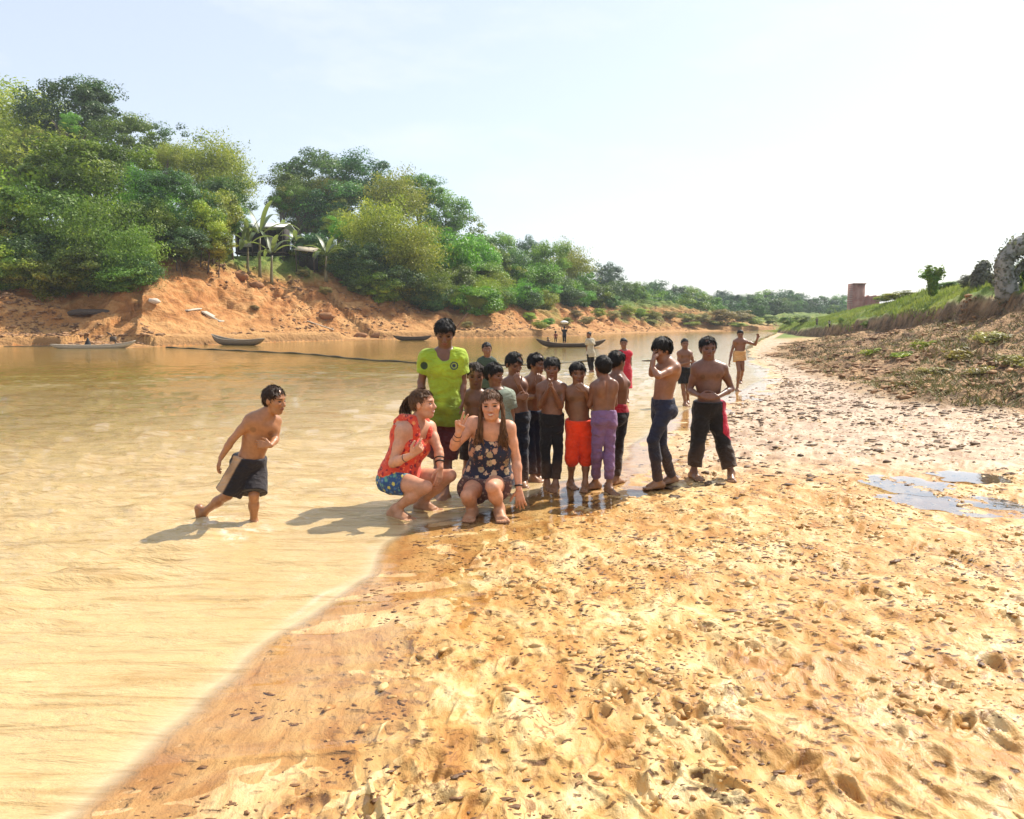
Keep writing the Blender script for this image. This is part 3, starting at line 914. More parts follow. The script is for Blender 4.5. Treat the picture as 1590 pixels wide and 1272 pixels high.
# crowns read off the photograph: centre x, y and half sizes in pixels, distance, crown, leaf colour, label
PX_TREES = [
    (10, 190, 85, 55, 76, 'plume', 'olive', 'feathery olive bamboo clump at the top left corner of the left bank'),
    (108, 178, 66, 58, 74, 'broad', 'dark', 'tall dark green tree whose dome is the highest point of the left bank'),
    (135, 150, 40, 30, 75, 'airy', 'dark', 'thin-leaved treetop rising just above the highest dome on the left'),
    (182, 225, 55, 48, 70, 'broad', 'mid', 'rounded green tree stepping down right of the highest dome'),
    (45, 262, 85, 60, 66, 'plume', 'olive', 'broad yellowish bamboo clump halfway up the left bank by the left edge'),
    (130, 285, 85, 60, 65, 'broad', 'mid', 'wide mid green crown in the middle of the left bank thicket'),
    (0, 345, 60, 75, 61, 'bush', 'lime', 'lime green bush cut by the left edge of the picture'),
    (90, 350, 75, 62, 60, 'broad', 'mid', 'dense green crown hanging over the slope above the overturned boat'),
    (160, 375, 62, 62, 58, 'plume', 'mid', 'drooping green bamboo hanging down the slope at left'),
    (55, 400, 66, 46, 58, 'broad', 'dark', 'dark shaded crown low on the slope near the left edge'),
    (135, 420, 50, 34, 56, 'bush', 'mid', 'low leafy bush just above the shaded clay at left'),
    (200, 408, 38, 52, 56, 'plume', 'mid', 'hanging bamboo tongue reaching lowest on the left slope'),
    (190, 440, 36, 22, 55, 'bush', 'mid', 'small bush at the foot of the hanging bamboo'),
    (8, 420, 24, 36, 56, 'bush', 'lime', 'small lime bush at the foot of the slope by the left edge'),
    (262, 232, 42, 40, 74, 'airy', 'dark', 'loose dark treetop against the sky left of the gap'),
    (235, 275, 50, 50, 68, 'broad', 'olive', 'olive crown below the loose dark treetop'),
    (315, 262, 55, 46, 69, 'plume', 'olive', 'arching olive bamboo left of the sky gap'),
    (352, 292, 38, 44, 67, 'plume', 'olive', 'fine bamboo sprays bordering the sky gap on its left'),
    (330, 320, 50, 46, 65, 'broad', 'dark', 'deep green shaded crown left of the banana plants'),
    (268, 325, 62, 55, 63, 'broad', 'dark', 'dark green crown in the middle of the left thicket'),
    (232, 365, 46, 50, 60, 'broad', 'mid', 'mid green crown beside the hanging bamboo'),
    (310, 355, 34, 36, 60, 'bush', 'lime', 'sunlit yellow green bush above the bare clay slope'),
    (338, 385, 24, 22, 60, 'bush', 'lime', 'smallest yellow green bush at the lip of the clay slope'),
    (280, 380, 36, 26, 60, 'bush', 'dark', 'dark low bush left of the yellow green bushes'),
    (452, 305, 34, 38, 78, 'broad', 'mid', 'green tree right of the sky gap above the house roof'),
    (492, 278, 58, 44, 84, 'broad', 'dark', 'large dark tree crown crowning the bank behind the house'),
    (556, 285, 46, 42, 86, 'broad', 'dark', 'dark round crown right of the largest dark tree'),
    (520, 330, 66, 44, 80, 'broad', 'dark', 'dark spreading tree shading the house'),
    (470, 340, 34, 26, 79, 'broad', 'mid', 'pale green crown close above the house roofs'),
    (612, 318, 48, 46, 82, 'plume', 'olive', 'tall yellowish bamboo right of the dark trees'),
    (640, 300, 44, 32, 88, 'broad', 'mid', 'green crown on the skyline above the bamboo'),
    (682, 336, 46, 42, 90, 'broad', 'mid', 'sunny green crown stepping down the skyline'),
    (722, 362, 36, 32, 94, 'airy', 'mid', 'loose green treetop at the right end of the near thicket'),
    (590, 370, 54, 54, 77, 'plume', 'olive', 'wide bamboo clump with pale stems in front of the dark trees'),
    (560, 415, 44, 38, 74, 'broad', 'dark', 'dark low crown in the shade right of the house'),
    (640, 400, 48, 52, 76, 'plume', 'olive', 'drooping olive bamboo over the shaded clay'),
    (690, 405, 44, 46, 82, 'bush', 'bright', 'bright sunlit green bush below the skyline'),
    (735, 402, 34, 36, 90, 'bush', 'bright', 'bright green bush right of the drooping bamboo'),
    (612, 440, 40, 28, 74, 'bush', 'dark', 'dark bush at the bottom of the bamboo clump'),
    (672, 448, 34, 28, 76, 'plume', 'mid', 'trailing green bamboo low on the bank'),
    (706, 440, 30, 26, 80, 'bush', 'mid', 'rounded bush above the lone shrub at the water'),
    (742, 478, 35, 27, 77, 'bush', 'bright', 'lone bright green shrub leaning over the water'),
    (772, 392, 34, 30, 102, 'broad', 'mid', 'mid green tree beyond the near thicket'),
    (792, 424, 34, 36, 98, 'broad', 'dark', 'dark bushy tree on the middle bank'),
    (822, 402, 28, 32, 106, 'broad', 'blue', 'darkest pointed treetop on the middle skyline'),
    (852, 412, 30, 36, 108, 'broad', 'mid', 'tall tree with a loose crown on the middle skyline'),
    (830, 455, 36, 30, 100, 'bush', 'mid', 'round bush sitting on the middle bank slope'),
    (792, 462, 26, 26, 97, 'bush', 'dark', 'dark round bush low on the middle bank'),
    (886, 418, 26, 36, 114, 'plume', 'olive', 'tall olive tree with drooping crown on the middle bank'),
    (868, 455, 26, 26, 106, 'bush', 'mid', 'bush between the middle trees and the bare clay'),
    (902, 452, 24, 26, 112, 'bush', 'mid', 'bush at the right end of the middle trees'),
    (940, 432, 27, 24, 126, 'broad', 'blue', 'rounded tree standing alone on the far skyline'),
    (958, 462, 22, 24, 122, 'broad', 'dark', 'dark tree at the brink of the far bank'),
    (982, 462, 22, 24, 128, 'broad', 'mid', 'green tree right of the dark one on the far brink'),
]
rt = random.Random(5)


def ground_under(p):
    return gz(p[0], p[1])


for (x, y, ax, ay, d, kind, mat, lab) in PX_TREES:
    d0 = d
    while d < d0 + 26:
        c = at_y(x, y, d)
        g = ground_under(c)
        if g > c[2] - ay * d / FPX - 1.2:
            break
        d += .8
    rx, rz = ax * d / FPX * 1.12, ay * d / FPX * 1.12
    e = tree('bamboo_clump' if kind == 'plume' else 'bush' if kind == 'bush' else 'tree', (c[0], d, g), max(c[2] - g, 0.4), rx, max(rx, rz) * 0.95, rz, kind, mat, lab,
             'bamboo' if kind == 'plume' else 'bush' if kind == 'bush' else 'tree', 'trees and bushes of the left bank', rt)

# slender trees filling the thicket between the larger crowns
rs_ = random.Random(33)
SKX = [0, 40, 100, 150, 215, 260, 300, 360, 385, 425, 470, 560, 610, 680, 740, 800, 880]
SKY_ = [150, 145, 135, 170, 225, 215, 240, 275, 320, 300, 262, 275, 300, 330, 365, 395, 420]
SKL = [430, 440, 440, 440, 420, 390, 380, 370, 330, 330, 340, 420, 440, 455, 450, 460, 465]
for k in range(64):
    x = rs_.uniform(-10, 880)
    y0, y1 = np.interp(x, SKX, SKY_) + 26, np.interp(x, SKX, SKL) - 16
    if y1 < y0 or 380 < x < 425:
        continue
    y = rs_.uniform(y0, y1)
    d = np.interp(y, [130, 440], [72, 57]) if x < 400 else np.interp(x, [420, 880], [74, 104]) + np.interp(y, [260, 450], [5, -3])
    c = at_y(x, y, d)
    g = ground_under(c)
    r = rs_.uniform(1.1, 2.1) * (1 if x < 720 else 1.2)
    if g > c[2] - .2:
        continue
    for _k in range(30):
        if g > c[2] - r - 2.0:
            break
        d += .8
        c = at_y(x, y, d)
        g = ground_under(c)
    kind = rs_.choice(['plume', 'plume', 'airy', 'broad', 'bush'])
    mat = rs_.choice(['olive', 'lime', 'mid', 'bright', 'olive', 'mid'])
    nm = {'mid': 'mid green', 'olive': 'olive', 'lime': 'lime green', 'bright': 'bright green'}[mat]
    sec = 'left of the sky gap' if x < 400 else 'right of the sky gap' if x < 720 else 'of the middle bank'
    form = {'plume': 'drooping', 'airy': 'loose', 'broad': 'rounded', 'bush': 'bushy'}[kind]
    tree('slender_tree', (c[0], d, g), c[2] - g, r, r, r * rs_.uniform(.85, 1.25), kind, mat, 'small %s %s treetop within the thicket %s' % (form, nm, sec), 'tree', 'small %s %s treetops %s' % (form, nm, sec), rs_)

# far trees round the bend: each its own thing
FAR_LAB = [('tree with a loose spreading crown', 'airy'), ('rounded leafy tree', 'broad'), ('narrow upright tree', 'tall')]
fr_ = random.Random(9)
xs_ = []
x = 965.0
while x < 1318:
    for row in range(3):
        d = (128, 160, 205)[row] + fr_.uniform(-8, 14) + (x - 960) * 0.12
        topy = np.interp(x, [960, 1010, 1060, 1110, 1180, 1240, 1310], [446, 450, 448, 462, 462, 463, 468]) + (6, -2, -6)[row] + fr_.uniform(-7, 8)
        boty = (500, 496, 492)[row]
        h = (boty - topy) / FPX * d
        c = at_y(x + fr_.uniform(-8, 8), (topy + boty) / 2, d)
        g = ground_under(c)
        ax = fr_.uniform(0.36, 0.58) * h
        lab, kind = fr_.choice(FAR_LAB)
        where = 'front' if row == 0 else 'middle' if row == 1 else 'back'
        tree('tree', (c[0], d, g), max(c[2] - g, 0.5), ax * 1.1, ax * 1.1, h * 0.54, kind, fr_.choice(['blue', 'blue', 'dark', 'mid']),
             '%s in the %s row round the river bend' % (lab, where), 'tree', 'far trees round the river bend, %s row, %s' % (where, lab), fr_)
    x += fr_.uniform(13, 19)

# scrub on the clay of the middle and far bank
SCRUB = [(822, 492, 14, 9, 'lime'), (838, 505, 18, 9, 'lime'), (852, 500, 14, 8, 'bright'), (880, 500, 12, 9, 'olive'), (895, 488, 14, 9, 'dry'), (912, 498, 16, 9, 'dry'),
         (930, 486, 15, 10, 'olive'), (952, 490, 14, 10, 'dry'), (975, 482, 15, 11, 'lime'), (995, 486, 16, 10, 'lime'), (1015, 490, 16, 9, 'olive'), (1040, 490, 18, 9, 'dry'),
         (1065, 493, 20, 9, 'olive'), (1090, 494, 20, 10, 'dry'), (1120, 490, 26, 13, 'dry'), (1150, 492, 26, 13, 'dry'), (1170, 498, 22, 9, 'olive'), (1075, 503, 18, 5, 'olive'),
         (1110, 505, 20, 5, 'olive'), (1145, 506, 20, 5, 'olive'), (1010, 500, 14, 5, 'olive'), (1195, 497, 20, 9, 'mid'), (1222, 499, 18, 8, 'mid'), (1245, 496, 18, 8, 'mid'),
         (725, 505, 12, 8, 'dry'), (505, 452, 14, 9, 'dry'), (395, 478, 10, 6, 'dry'), (470, 428, 12, 9, 'dry'), (540, 440, 14, 8, 'mid'), (660, 478, 12, 7, 'dry')]
for (x, y, ax, ay, mat) in SCRUB:
    # find where the sight line meets the bank
    ds = np.arange(50, 175, 0.5)
    P = np.array([at_y(x, y + ay, d) for d in ds])
    hit = np.where(terrain(P[:, 0], P[:, 1]) > P[:, 2])[0]
    d = ds[hit[0]] if len(hit) else 140
    c = at_y(x, y, d)
    g = ground_under(c)
    col = {'lime': 'lime green', 'bright': 'bright green', 'olive': 'olive', 'dry': 'dry yellowish', 'mid': 'green'}[mat]
    where = 'middle bank slope' if x > 700 and x < 960 else 'far bank slope' if x >= 960 else 'near clay slope'
    tree('shrub', (c[0], d, g), max(c[2] - g, ay * d / FPX * 0.6), ax * d / FPX * .75, ax * d / FPX * .75, ay * d / FPX * .8, 'bush', mat,
         'small %s shrub growing on the %s' % (col, where), 'shrub', 'small %s shrubs on the %s' % (col, where), rt, trunk=False)

# undergrowth between the trunks, wherever the sight line meets the bank above the bare clay
VLX = [-80, 0, 60, 150, 232, 246, 300, 355, 400, 460, 520, 560, 620, 700, 760, 850, 900, 960]
VLY = [446, 448, 462, 458, 444, 402, 398, 388, 380, 404, 428, 460, 476, 484, 480, 482, 478, 480]
ru = random.Random(21)
k = 0
while k < 150:
    x, f = ru.uniform(-70, 955), ru.random()
    lo = np.interp(x, VLX, VLY)
    y = lo - f * f * 75
    ds = np.arange(44, 135, 0.4)
    P = np.array([at_y(x, y, d) for d in ds])
    hh_ = np.where(terrain(P[:, 0], P[:, 1]) > P[:, 2])[0]
    k += 1
    if not len(hh_) or (365 < x < 470 and y > 372):
        continue
    b = P[hh_[0]]
    r = ru.uniform(1.0, 2.0) * (1 if b[1] < 85 else 1.15)
    kind = 'plume' if ru.random() < .35 else 'bush'
    mat = ru.choice(['mid', 'dark', 'olive', 'mid', 'dark', 'lime'] if x < 720 else ['mid', 'dark', 'olive', 'bright'])
    sec = 'left of the bare clay slope' if x < 250 else 'above the bare clay slope' if x < 560 else 'below the bamboo clumps' if x < 760 else 'on the middle bank'
    nm = {'mid': 'mid green', 'dark': 'dark green', 'olive': 'olive', 'lime': 'lime green', 'bright': 'bright green'}[mat]
    what = 'drooping bamboo shoot' if kind == 'plume' else 'undergrowth bush'
    tree('undergrowth_bush', tuple(b), r * .55, r * 1.15, r, r * ru.uniform(.7, 1.0), kind, mat, 'small %s %s %s' % (nm, what, sec), 'bush', '%s %s %s' % (nm, what, sec), ru, trunk=False)


# ------------------------------------------------------------------ banana plants by the house
def mat_banana():
    t = NT('banana_leaf')
    n = t.noise(t.coord('Object', scale=(1, 1, 6)), 3.0, 4)
    c = t.ramp(n, [(0.3, (0.05, 0.09, 0.022)), (0.7, (0.13, 0.18, 0.06))])
    d = t.pbsdf(c, 0.4)
    tl = t.n('BsdfTranslucent', i={'Color': (0.28, 0.36, 0.08, 1)})
    return t.done(t.n('MixShader', i={0: 0.35, 1: d, 2: tl.outputs[0]}).outputs[0])


def mat_stem():
    t = NT('banana_stem')
    n = t.noise(t.coord('Object', scale=(6, 6, 1)), 4.0, 4)
    return t.done(t.pbsdf(t.ramp(n, [(0.3, (0.10, 0.09, 0.045)), (0.7, (0.27, 0.24, 0.13))]), 0.6))


M_BAN, M_BST = mat_banana(), mat_stem()


def banana(px, py_top, py_base, d, label, seed):
    rng = np.random.default_rng(seed)
    b = at_y(px, py_base, d)
    ds = np.arange(56, 92, .3)
    PP = np.array([at_y(px, py_base, q) for q in ds])
    hh = np.where(terrain(PP[:, 0], PP[:, 1]) > PP[:, 2] - .1)[0]
    if len(hh):
        b = PP[hh[0]]
        d = b[1]
    g = min(gz(b[0], d), b[2])
    e = empty('banana_plant', (b[0], d, g), label, 'banana plant', 'banana plants by the house')
    top = at_y(px, py_top, d)[2] - g
    hs = top * 0.52
    mb = MB()
    k = np.linspace(0, 1, 6)
    mb.tube(np.stack([0.1 * k ** 2, 0 * k, hs * k], -1), np.linspace(0.16, 0.07, 6), 8)
    mb.build('stem', M_BST, e)
    for j in range(8):
        a = j * 2.4 + rng.random() * 0.6
        L = (top - hs) * (1.05 + 0.3 * rng.random())
        up = 1.35 - 0.13 * j
        n = 9
        s = np.linspace(0, 1, n)
        ele = up - 1.7 * s ** 1.6 * (0.35 + 0.09 * j)
        dx = np.cumsum(np.cos(ele)) * L / n
        dz = np.cumsum(np.sin(ele)) * L / n
        wd = 0.19 * np.sin(np.pi * np.clip(s * 0.93 + 0.05, 0, 1)) ** 0.6 * (s > 0.08) + 0.02
        cx_ = np.stack([np.cos(a) * dx, np.sin(a) * dx, hs + dz], -1) + [0.1, 0, 0]
        sd_ = np.array([-np.sin(a), np.cos(a), 0])
        Vv = np.concatenate([cx_ - sd_ * wd[:, None] + [0, 0, 0.06], cx_, cx_ + sd_ * wd[:, None] + [0, 0, 0.06]])
        Qq = [[i, i + 1, n + i + 1, n + i] for i in range(n - 1)] + [[n + i, n + i + 1, 2 * n + i + 1, 2 * n + i] for i in range(n - 1)]
        link('leaf', mesh_np('leaf', Vv, Qq, None, True, None, [M_BAN]), e)
    return e


for k, (x, yt, yb, d, lab) in enumerate([
        (402, 305, 378, 70, 'tallest banana plant with crossing upright leaves in the sky gap'),
        (383, 338, 376, 69, 'pale banana plant left of the tallest one'),
        (436, 338, 388, 70, 'banana plant with two erect leaves in front of the house roof'),
        (420, 355, 384, 69, 'short banana plant between the tall one and the erect one'),
        (457, 356, 398, 69, 'banana plant with drooping leaves right of the house'),
        (480, 378, 402, 68, 'small broad-leaved banana plant at the edge of the slope'),
        (505, 360, 396, 72, 'spreading leafy banana plant under the dark tree')]):
    banana(x, yt, yb, d, lab, 100 + k)

# ------------------------------------------------------------------ right bank: grass, dry brush, ruin, vine-grown stumps
def blades(name, n, pick, hgt, wid, mat, label, cat, seed, lean=0.5):
    rng = np.random.default_rng(seed)
    P = pick(rng, n)
    n = len(P)
    zz = terrain(P[:, 0], P[:, 1])
    h = hgt * (0.5 + rng.random(n))
    h *= 0.55 + 0.9 * np.clip(vnoise2(P[:, 0] * 0.7, P[:, 1] * 0.7, 5), 0, 1)
    a = rng.random(n) * 2 * np.pi
    la = rng.random(n) * 2 * np.pi
    w_ = wid * (0.6 + 0.8 * rng.random(n))
    B = np.stack([P[:, 0], P[:, 1], zz - 0.02], -1)
    s_ = np.stack([np.cos(a) * w_, np.sin(a) * w_, 0 * a], -1)
    tip = B + np.stack([np.cos(la) * h * lean * rng.random(n), np.sin(la) * h * lean * rng.random(n), h], -1)
    Vv = np.stack([B - s_, B + s_, tip], 1).reshape(-1, 3)
    c = np.clip(0.4 + 0.5 * vnoise2(P[:, 0] * 0.5, P[:, 1] * 0.35, 15) - 0.1 + 0.25 * rng.random(n), 0, 1)
    o = link(name, mesh_np(name, Vv, None, np.arange(n * 3).reshape(-1, 3), True, {'leaf': np.repeat(c, 3)[:, None].repeat(3, 1)}, [mat]))
    return tag(o, label, cat, None, 'stuff')


def pick_grass(rng, n):
    Y = 14 + 105 * rng.random(n * 2) ** 1.5
    X = np.interp(Y, _Y, _XC) + 0.35 + 14 * rng.random(n * 2) ** 1.2
    D = terrain(X, Y, True)
    ok = (D['cut'] > 0.45) & (np.abs(X) < 0.72 * Y + 4)
    return np.stack([X, Y], -1)[ok][:n]


M_GRASS = mat_leaf('slope_grass', (0.08, 0.10, 0.03), (0.17, 0.215, 0.05), (0.33, 0.33, 0.11), 0.6, 0.35)
blades('grass', 90000, pick_grass, 0.17, 0.028, M_GRASS, 'green and yellowing grass covering the right bank', 'grass', 3)


def pick_shore_grass(rng, n):
    Y = 55 + 75 * rng.random(n * 4)
    X = np.interp(Y, R_LINE[3:-3, 1][-8:], R_LINE[3:-3, 0][-8:]) + 6 * rng.random(n * 4) - 1
    D = terrain(X, Y, True)
    ok = (D['sR'] > 0.5) & (D['sL'] < -0.5)
    return np.stack([X, Y], -1)[ok][:n]


def pick_brush(rng, n):
    Y = 9 + 50 * rng.random(n * 4) ** 1.3
    X = np.interp(Y, _Y, _XT) + (np.interp(Y, _Y, _XC) - np.interp(Y, _Y, _XT)) * rng.random(n * 4)
    D = terrain(X, Y, True)
    ok = (D['brush'] > 0.5) & (D['n1'] + 0.9 * D['n2'] > 0.12)
    return np.stack([X, Y], -1)[ok][:n]


M_DRY = mat_leaf('dry_brush', (0.055, 0.052, 0.032), (0.14, 0.125, 0.062), (0.28, 0.25, 0.11), 0.8, 0.1)
blades('dry_brush', 22000, pick_brush, 0.085, 0.020, M_DRY, 'dry grey brown brush and weeds on the rough mud mound', 'brush', 4, 2.2)
# ------------------------------------------------------------------ people: bodies as one smooth implicit surface each
def unit(v):
    v = np.asarray(v, float)
    return v / (np.linalg.norm(v) + 1e-12)


class Field:
    """signed distance on a grid, polygonised with surface nets"""

    def __init__(self, prims, h, pad=0.03):
        lo, hi = np.full(3, 1e9), np.full(3, -1e9)
        for p in prims:
            if p[0] in ('sub', 'cut'):
                continue
            a, b = self.bounds(p)
            lo, hi = np.minimum(lo, a), np.maximum(hi, b)
        self.h, self.lo = h, lo - pad
        self.n = np.ceil((hi + pad - self.lo) / h).astype(int) + 1
        self.D = np.full(self.n, 1.0, np.float32)
        self.ax = [(self.lo[i] + h * np.arange(self.n[i])).astype(np.float32) for i in range(3)]
        for p in prims:
            self.apply(p)

    @staticmethod
    def bounds(p):
        t = p[0]
        if t in ('rc', 'fc'):
            a, b, ra, rb = p[1:5]
            m = max(ra, rb)
            return np.minimum(a, b) - m, np.maximum(a, b) + m
        if t in ('el', 'sub'):
            m = max(p[3])
            return p[1] - m, p[1] + m
        raise ValueError(t)

    def grid(self, a, b):
        sl = []
        for i in range(3):
            s = max(0, int((a[i] - self.lo[i]) / self.h))
            e = min(self.n[i], int((b[i] - self.lo[i]) / self.h) + 2)
            sl.append(slice(s, max(e, s)))
        g = [self.ax[0][sl[0]][:, None, None], self.ax[1][sl[1]][None, :, None], self.ax[2][sl[2]][None, None, :]]
        return tuple(sl), g

    def apply(self, p):
        t = p[0]
        if t == 'cut':  # keep the side where (x-c).n < 0, inside an optional sphere
            c, nrm = p[1], unit(p[2])
            k = p[3] if len(p) > 3 else 0.004
            d = sum((self.ax[i] - np.float32(c[i])).reshape([-1 if j == i else 1 for j in range(3)]) * np.float32(nrm[i]) for i in range(3))
            self.D = self.smax(self.D, d, k)
            return
        k = p[-1]
        m = k + 3.2 * self.h
        a, b = self.bounds(p)
        sl, g = self.grid(a - m, b + m)
        if self.D[sl].size == 0:
            return
        if t in ('rc', 'fc'):
            A, B, ra, rb = p[1:5]
            ab = B - A
            L2 = float(ab @ ab) + 1e-12
            q = [g[i] - np.float32(A[i]) for i in range(3)]
            tt = np.clip((q[0] * np.float32(ab[0]) + q[1] * np.float32(ab[1]) + q[2] * np.float32(ab[2])) / np.float32(L2), 0, 1)
            d2 = sum((q[i] - tt * np.float32(ab[i])) ** 2 for i in range(3))
            d = np.sqrt(d2) - (np.float32(ra) + tt * np.float32(rb - ra))
            if t == 'fc':
                u = ab / math.sqrt(L2)
                d = np.maximum(d, sum((g[i] - np.float32(B[i])) * np.float32(u[i]) for i in range(3)))
        else:
            C, M, r = p[1], p[2], p[3]
            q = [g[i] - np.float32(C[i]) for i in range(3)]
            l = [q[0] * np.float32(M[i][0]) + q[1] * np.float32(M[i][1]) + q[2] * np.float32(M[i][2]) for i in range(3)]
            k0 = np.sqrt(sum((l[i] / np.float32(r[i])) ** 2 for i in range(3)))
            k1 = np.sqrt(sum((l[i] / np.float32(r[i] ** 2)) ** 2 for i in range(3))) + 1e-6
            d = k0 * (k0 - 1) / k1
        if t == 'sub':
            self.D[sl] = self.smax(self.D[sl], -d, k)
        else:
            self.D[sl] = self.smin(self.D[sl], d, k)

    @staticmethod
    def smin(a, b, k):
        if k <= 0:
            return np.minimum(a, b)
        h = np.maximum(k - np.abs(a - b), 0) / k
        return np.minimum(a, b) - h * h * (k * 0.25)

    @staticmethod
    def smax(a, b, k):
        if k <= 0:
            return np.maximum(a, b)
        h = np.maximum(k - np.abs(a - b), 0) / k
        return np.maximum(a, b) + h * h * (k * 0.25)

    def wrinkle(self, fn, band=0.02):
        ix = np.argwhere(np.abs(self.D) < band)
        P = self.lo + ix * self.h
        self.D[tuple(ix.T)] += fn(P).astype(np.float32)

    def mesh(self):
        D, h = self.D, self.h
        S = D < 0
        cnt = np.zeros(tuple(s - 1 for s in D.shape), np.int8)
        for dx in (0, 1):
            for dy in (0, 1):
                for dz in (0, 1):
                    cnt += S[dx:D.shape[0] - 1 + dx, dy:D.shape[1] - 1 + dy, dz:D.shape[2] - 1 + dz]
        cells = np.argwhere((cnt > 0) & (cnt < 8))
        corn = np.array([[i & 1, (i >> 1) & 1, (i >> 2) & 1] for i in range(8)])
        val = np.stack([D[tuple((cells + c).T)] for c in corn], 1)
        acc = np.zeros((len(cells), 3))
        num = np.zeros((len(cells), 1))
        for i in range(8):
            for bit in (1, 2, 4):
                j = i | bit
                if j == i:
                    continue
                a, b = val[:, i], val[:, j]
                mk = (a < 0) != (b < 0)
                t = np.where(mk, a / np.where(mk, a - b, 1), 0)[:, None]
                acc += np.where(mk[:, None], corn[i] + t * (corn[j] - corn[i]), 0)
                num += mk[:, None]
        V = self.lo + (cells + acc / num) * h
        idx = np.full(cnt.shape, -1, np.int32)
        idx[tuple(cells.T)] = np.arange(len(cells))
        Q = []
        for ax in range(3):
            o1, o2 = [(1, 2), (2, 0), (0, 1)][ax]
            n = list(D.shape)
            s0 = [slice(None)] * 3
            s1 = [slice(None)] * 3
            s0[ax], s1[ax] = slice(0, n[ax] - 1), slice(1, n[ax])
            ch = S[tuple(s0)] != S[tuple(s1)]
            e = np.argwhere(ch)
            e = e[(e[:, o1] > 0) & (e[:, o2] > 0) & (e[:, o1] < n[o1] - 1) & (e[:, o2] < n[o2] - 1)]
            ins = S[tuple(e.T)]
            d1, d2 = np.eye(3, dtype=int)[o1], np.eye(3, dtype=int)[o2]
            q = np.stack([idx[tuple((e - d1 - d2).T)], idx[tuple((e - d2).T)], idx[tuple(e.T)], idx[tuple((e - d1).T)]], 1)
            q = np.where(ins[:, None], q, q[:, ::-1])
            Q.append(q)
        Q = np.concatenate(Q)
        Q = Q[(Q >= 0).all(1)]
        # light relaxation removes the grid's terracing
        e = np.concatenate([Q[:, [0, 1]], Q[:, [1, 2]], Q[:, [2, 3]], Q[:, [3, 0]]])
        for lam in (0.5, -0.35):
            s = np.zeros_like(V)
            c = np.zeros(len(V))
            for a, b in ((0, 1), (1, 0)):
                for k in range(3):
                    s[:, k] += np.bincount(e[:, a], V[e[:, b], k], len(V))
                c += np.bincount(e[:, a], minlength=len(V))
            V = V + lam * (s / np.maximum(c, 1)[:, None] - V)
        return V, Q


def frame_from(up, fwd):
    up = unit(up)
    f = unit(np.asarray(fwd) - up * (np.asarray(fwd) @ up))
    r = np.cross(f, up)
    return np.array([r, f, up])     # rows: right, forward, up


def yawvec(deg):
    """0 faces the camera (-Y), +90 faces +X"""
    return np.array([math.sin(R(deg)), -math.cos(R(deg)), 0.0])


def head_frame(yaw, pitch=0, roll=0):
    f = yawvec(yaw)
    up = np.array([0, 0, 1.0])
    r = np.cross(f, up)
    f, up = f * math.cos(R(pitch)) - up * math.sin(R(pitch)), up * math.cos(R(pitch)) + f * math.sin(R(pitch))
    r, up = r * math.cos(R(roll)) + up * math.sin(R(roll)), up * math.cos(R(roll)) - r * math.sin(R(roll))
    return np.array([r, f, up])


def head_prims(c, F, a, soft=1.0):
    W = lambda x, y, z: c + a * (x * F[0] + y * F[1] + z * F[2])
    P = [('el', W(0, -.05, .13), F, np.array([.335, .405, .37]) * a, .02 * a),
         ('el', W(0, .10, -.14), F, np.array([.265, .27, .34]) * a, .12 * a),
         ('rc', W(-.12, .17, -.36), W(.12, .17, -.36), .10 * a, .10 * a, .12 * a),
         ('el', W(0, .25, -.40), F, np.array([.085, .085, .075]) * a, .08 * a),
         ('el', W(.165, .22, -.09), F, np.array([.10, .11, .09]) * a, .09 * a),
         ('el', W(-.165, .22, -.09), F, np.array([.10, .11, .09]) * a, .09 * a),
         ('el', W(0, .30, .10), F, np.array([.21, .07, .06]) * a, .07 * a),
         ('sub', W(.145, .405, .005), F, np.array([.085, .075, .055]) * a, .05 * a),
         ('sub', W(-.145, .405, .005), F, np.array([.085, .075, .055]) * a, .05 * a),
         ('rc', W(0, .35, .03), W(0, .425, -.13), .033 * a, .055 * a, .04 * a),
         ('rc', W(-.045, .375, -.15), W(.045, .375, -.15), .040 * a, .040 * a, .03 * a),
         ('el', W(0, .345, -.245), F, np.array([.11, .055, .026]) * a, .02 * a),
         ('el', W(0, .335, -.295), F, np.array([.09, .055, .03]) * a, .025 * a)]
    for s in (-1, 1):
        P.append(('el', W(.335 * s, -.03, -.03), F, np.array([.042, .075, .115]) * a, .03 * a))
        P.append(('sub', W(.385 * s, 0.0, -.02), F, np.array([.03, .05, .085]) * a, .02 * a))
    return P


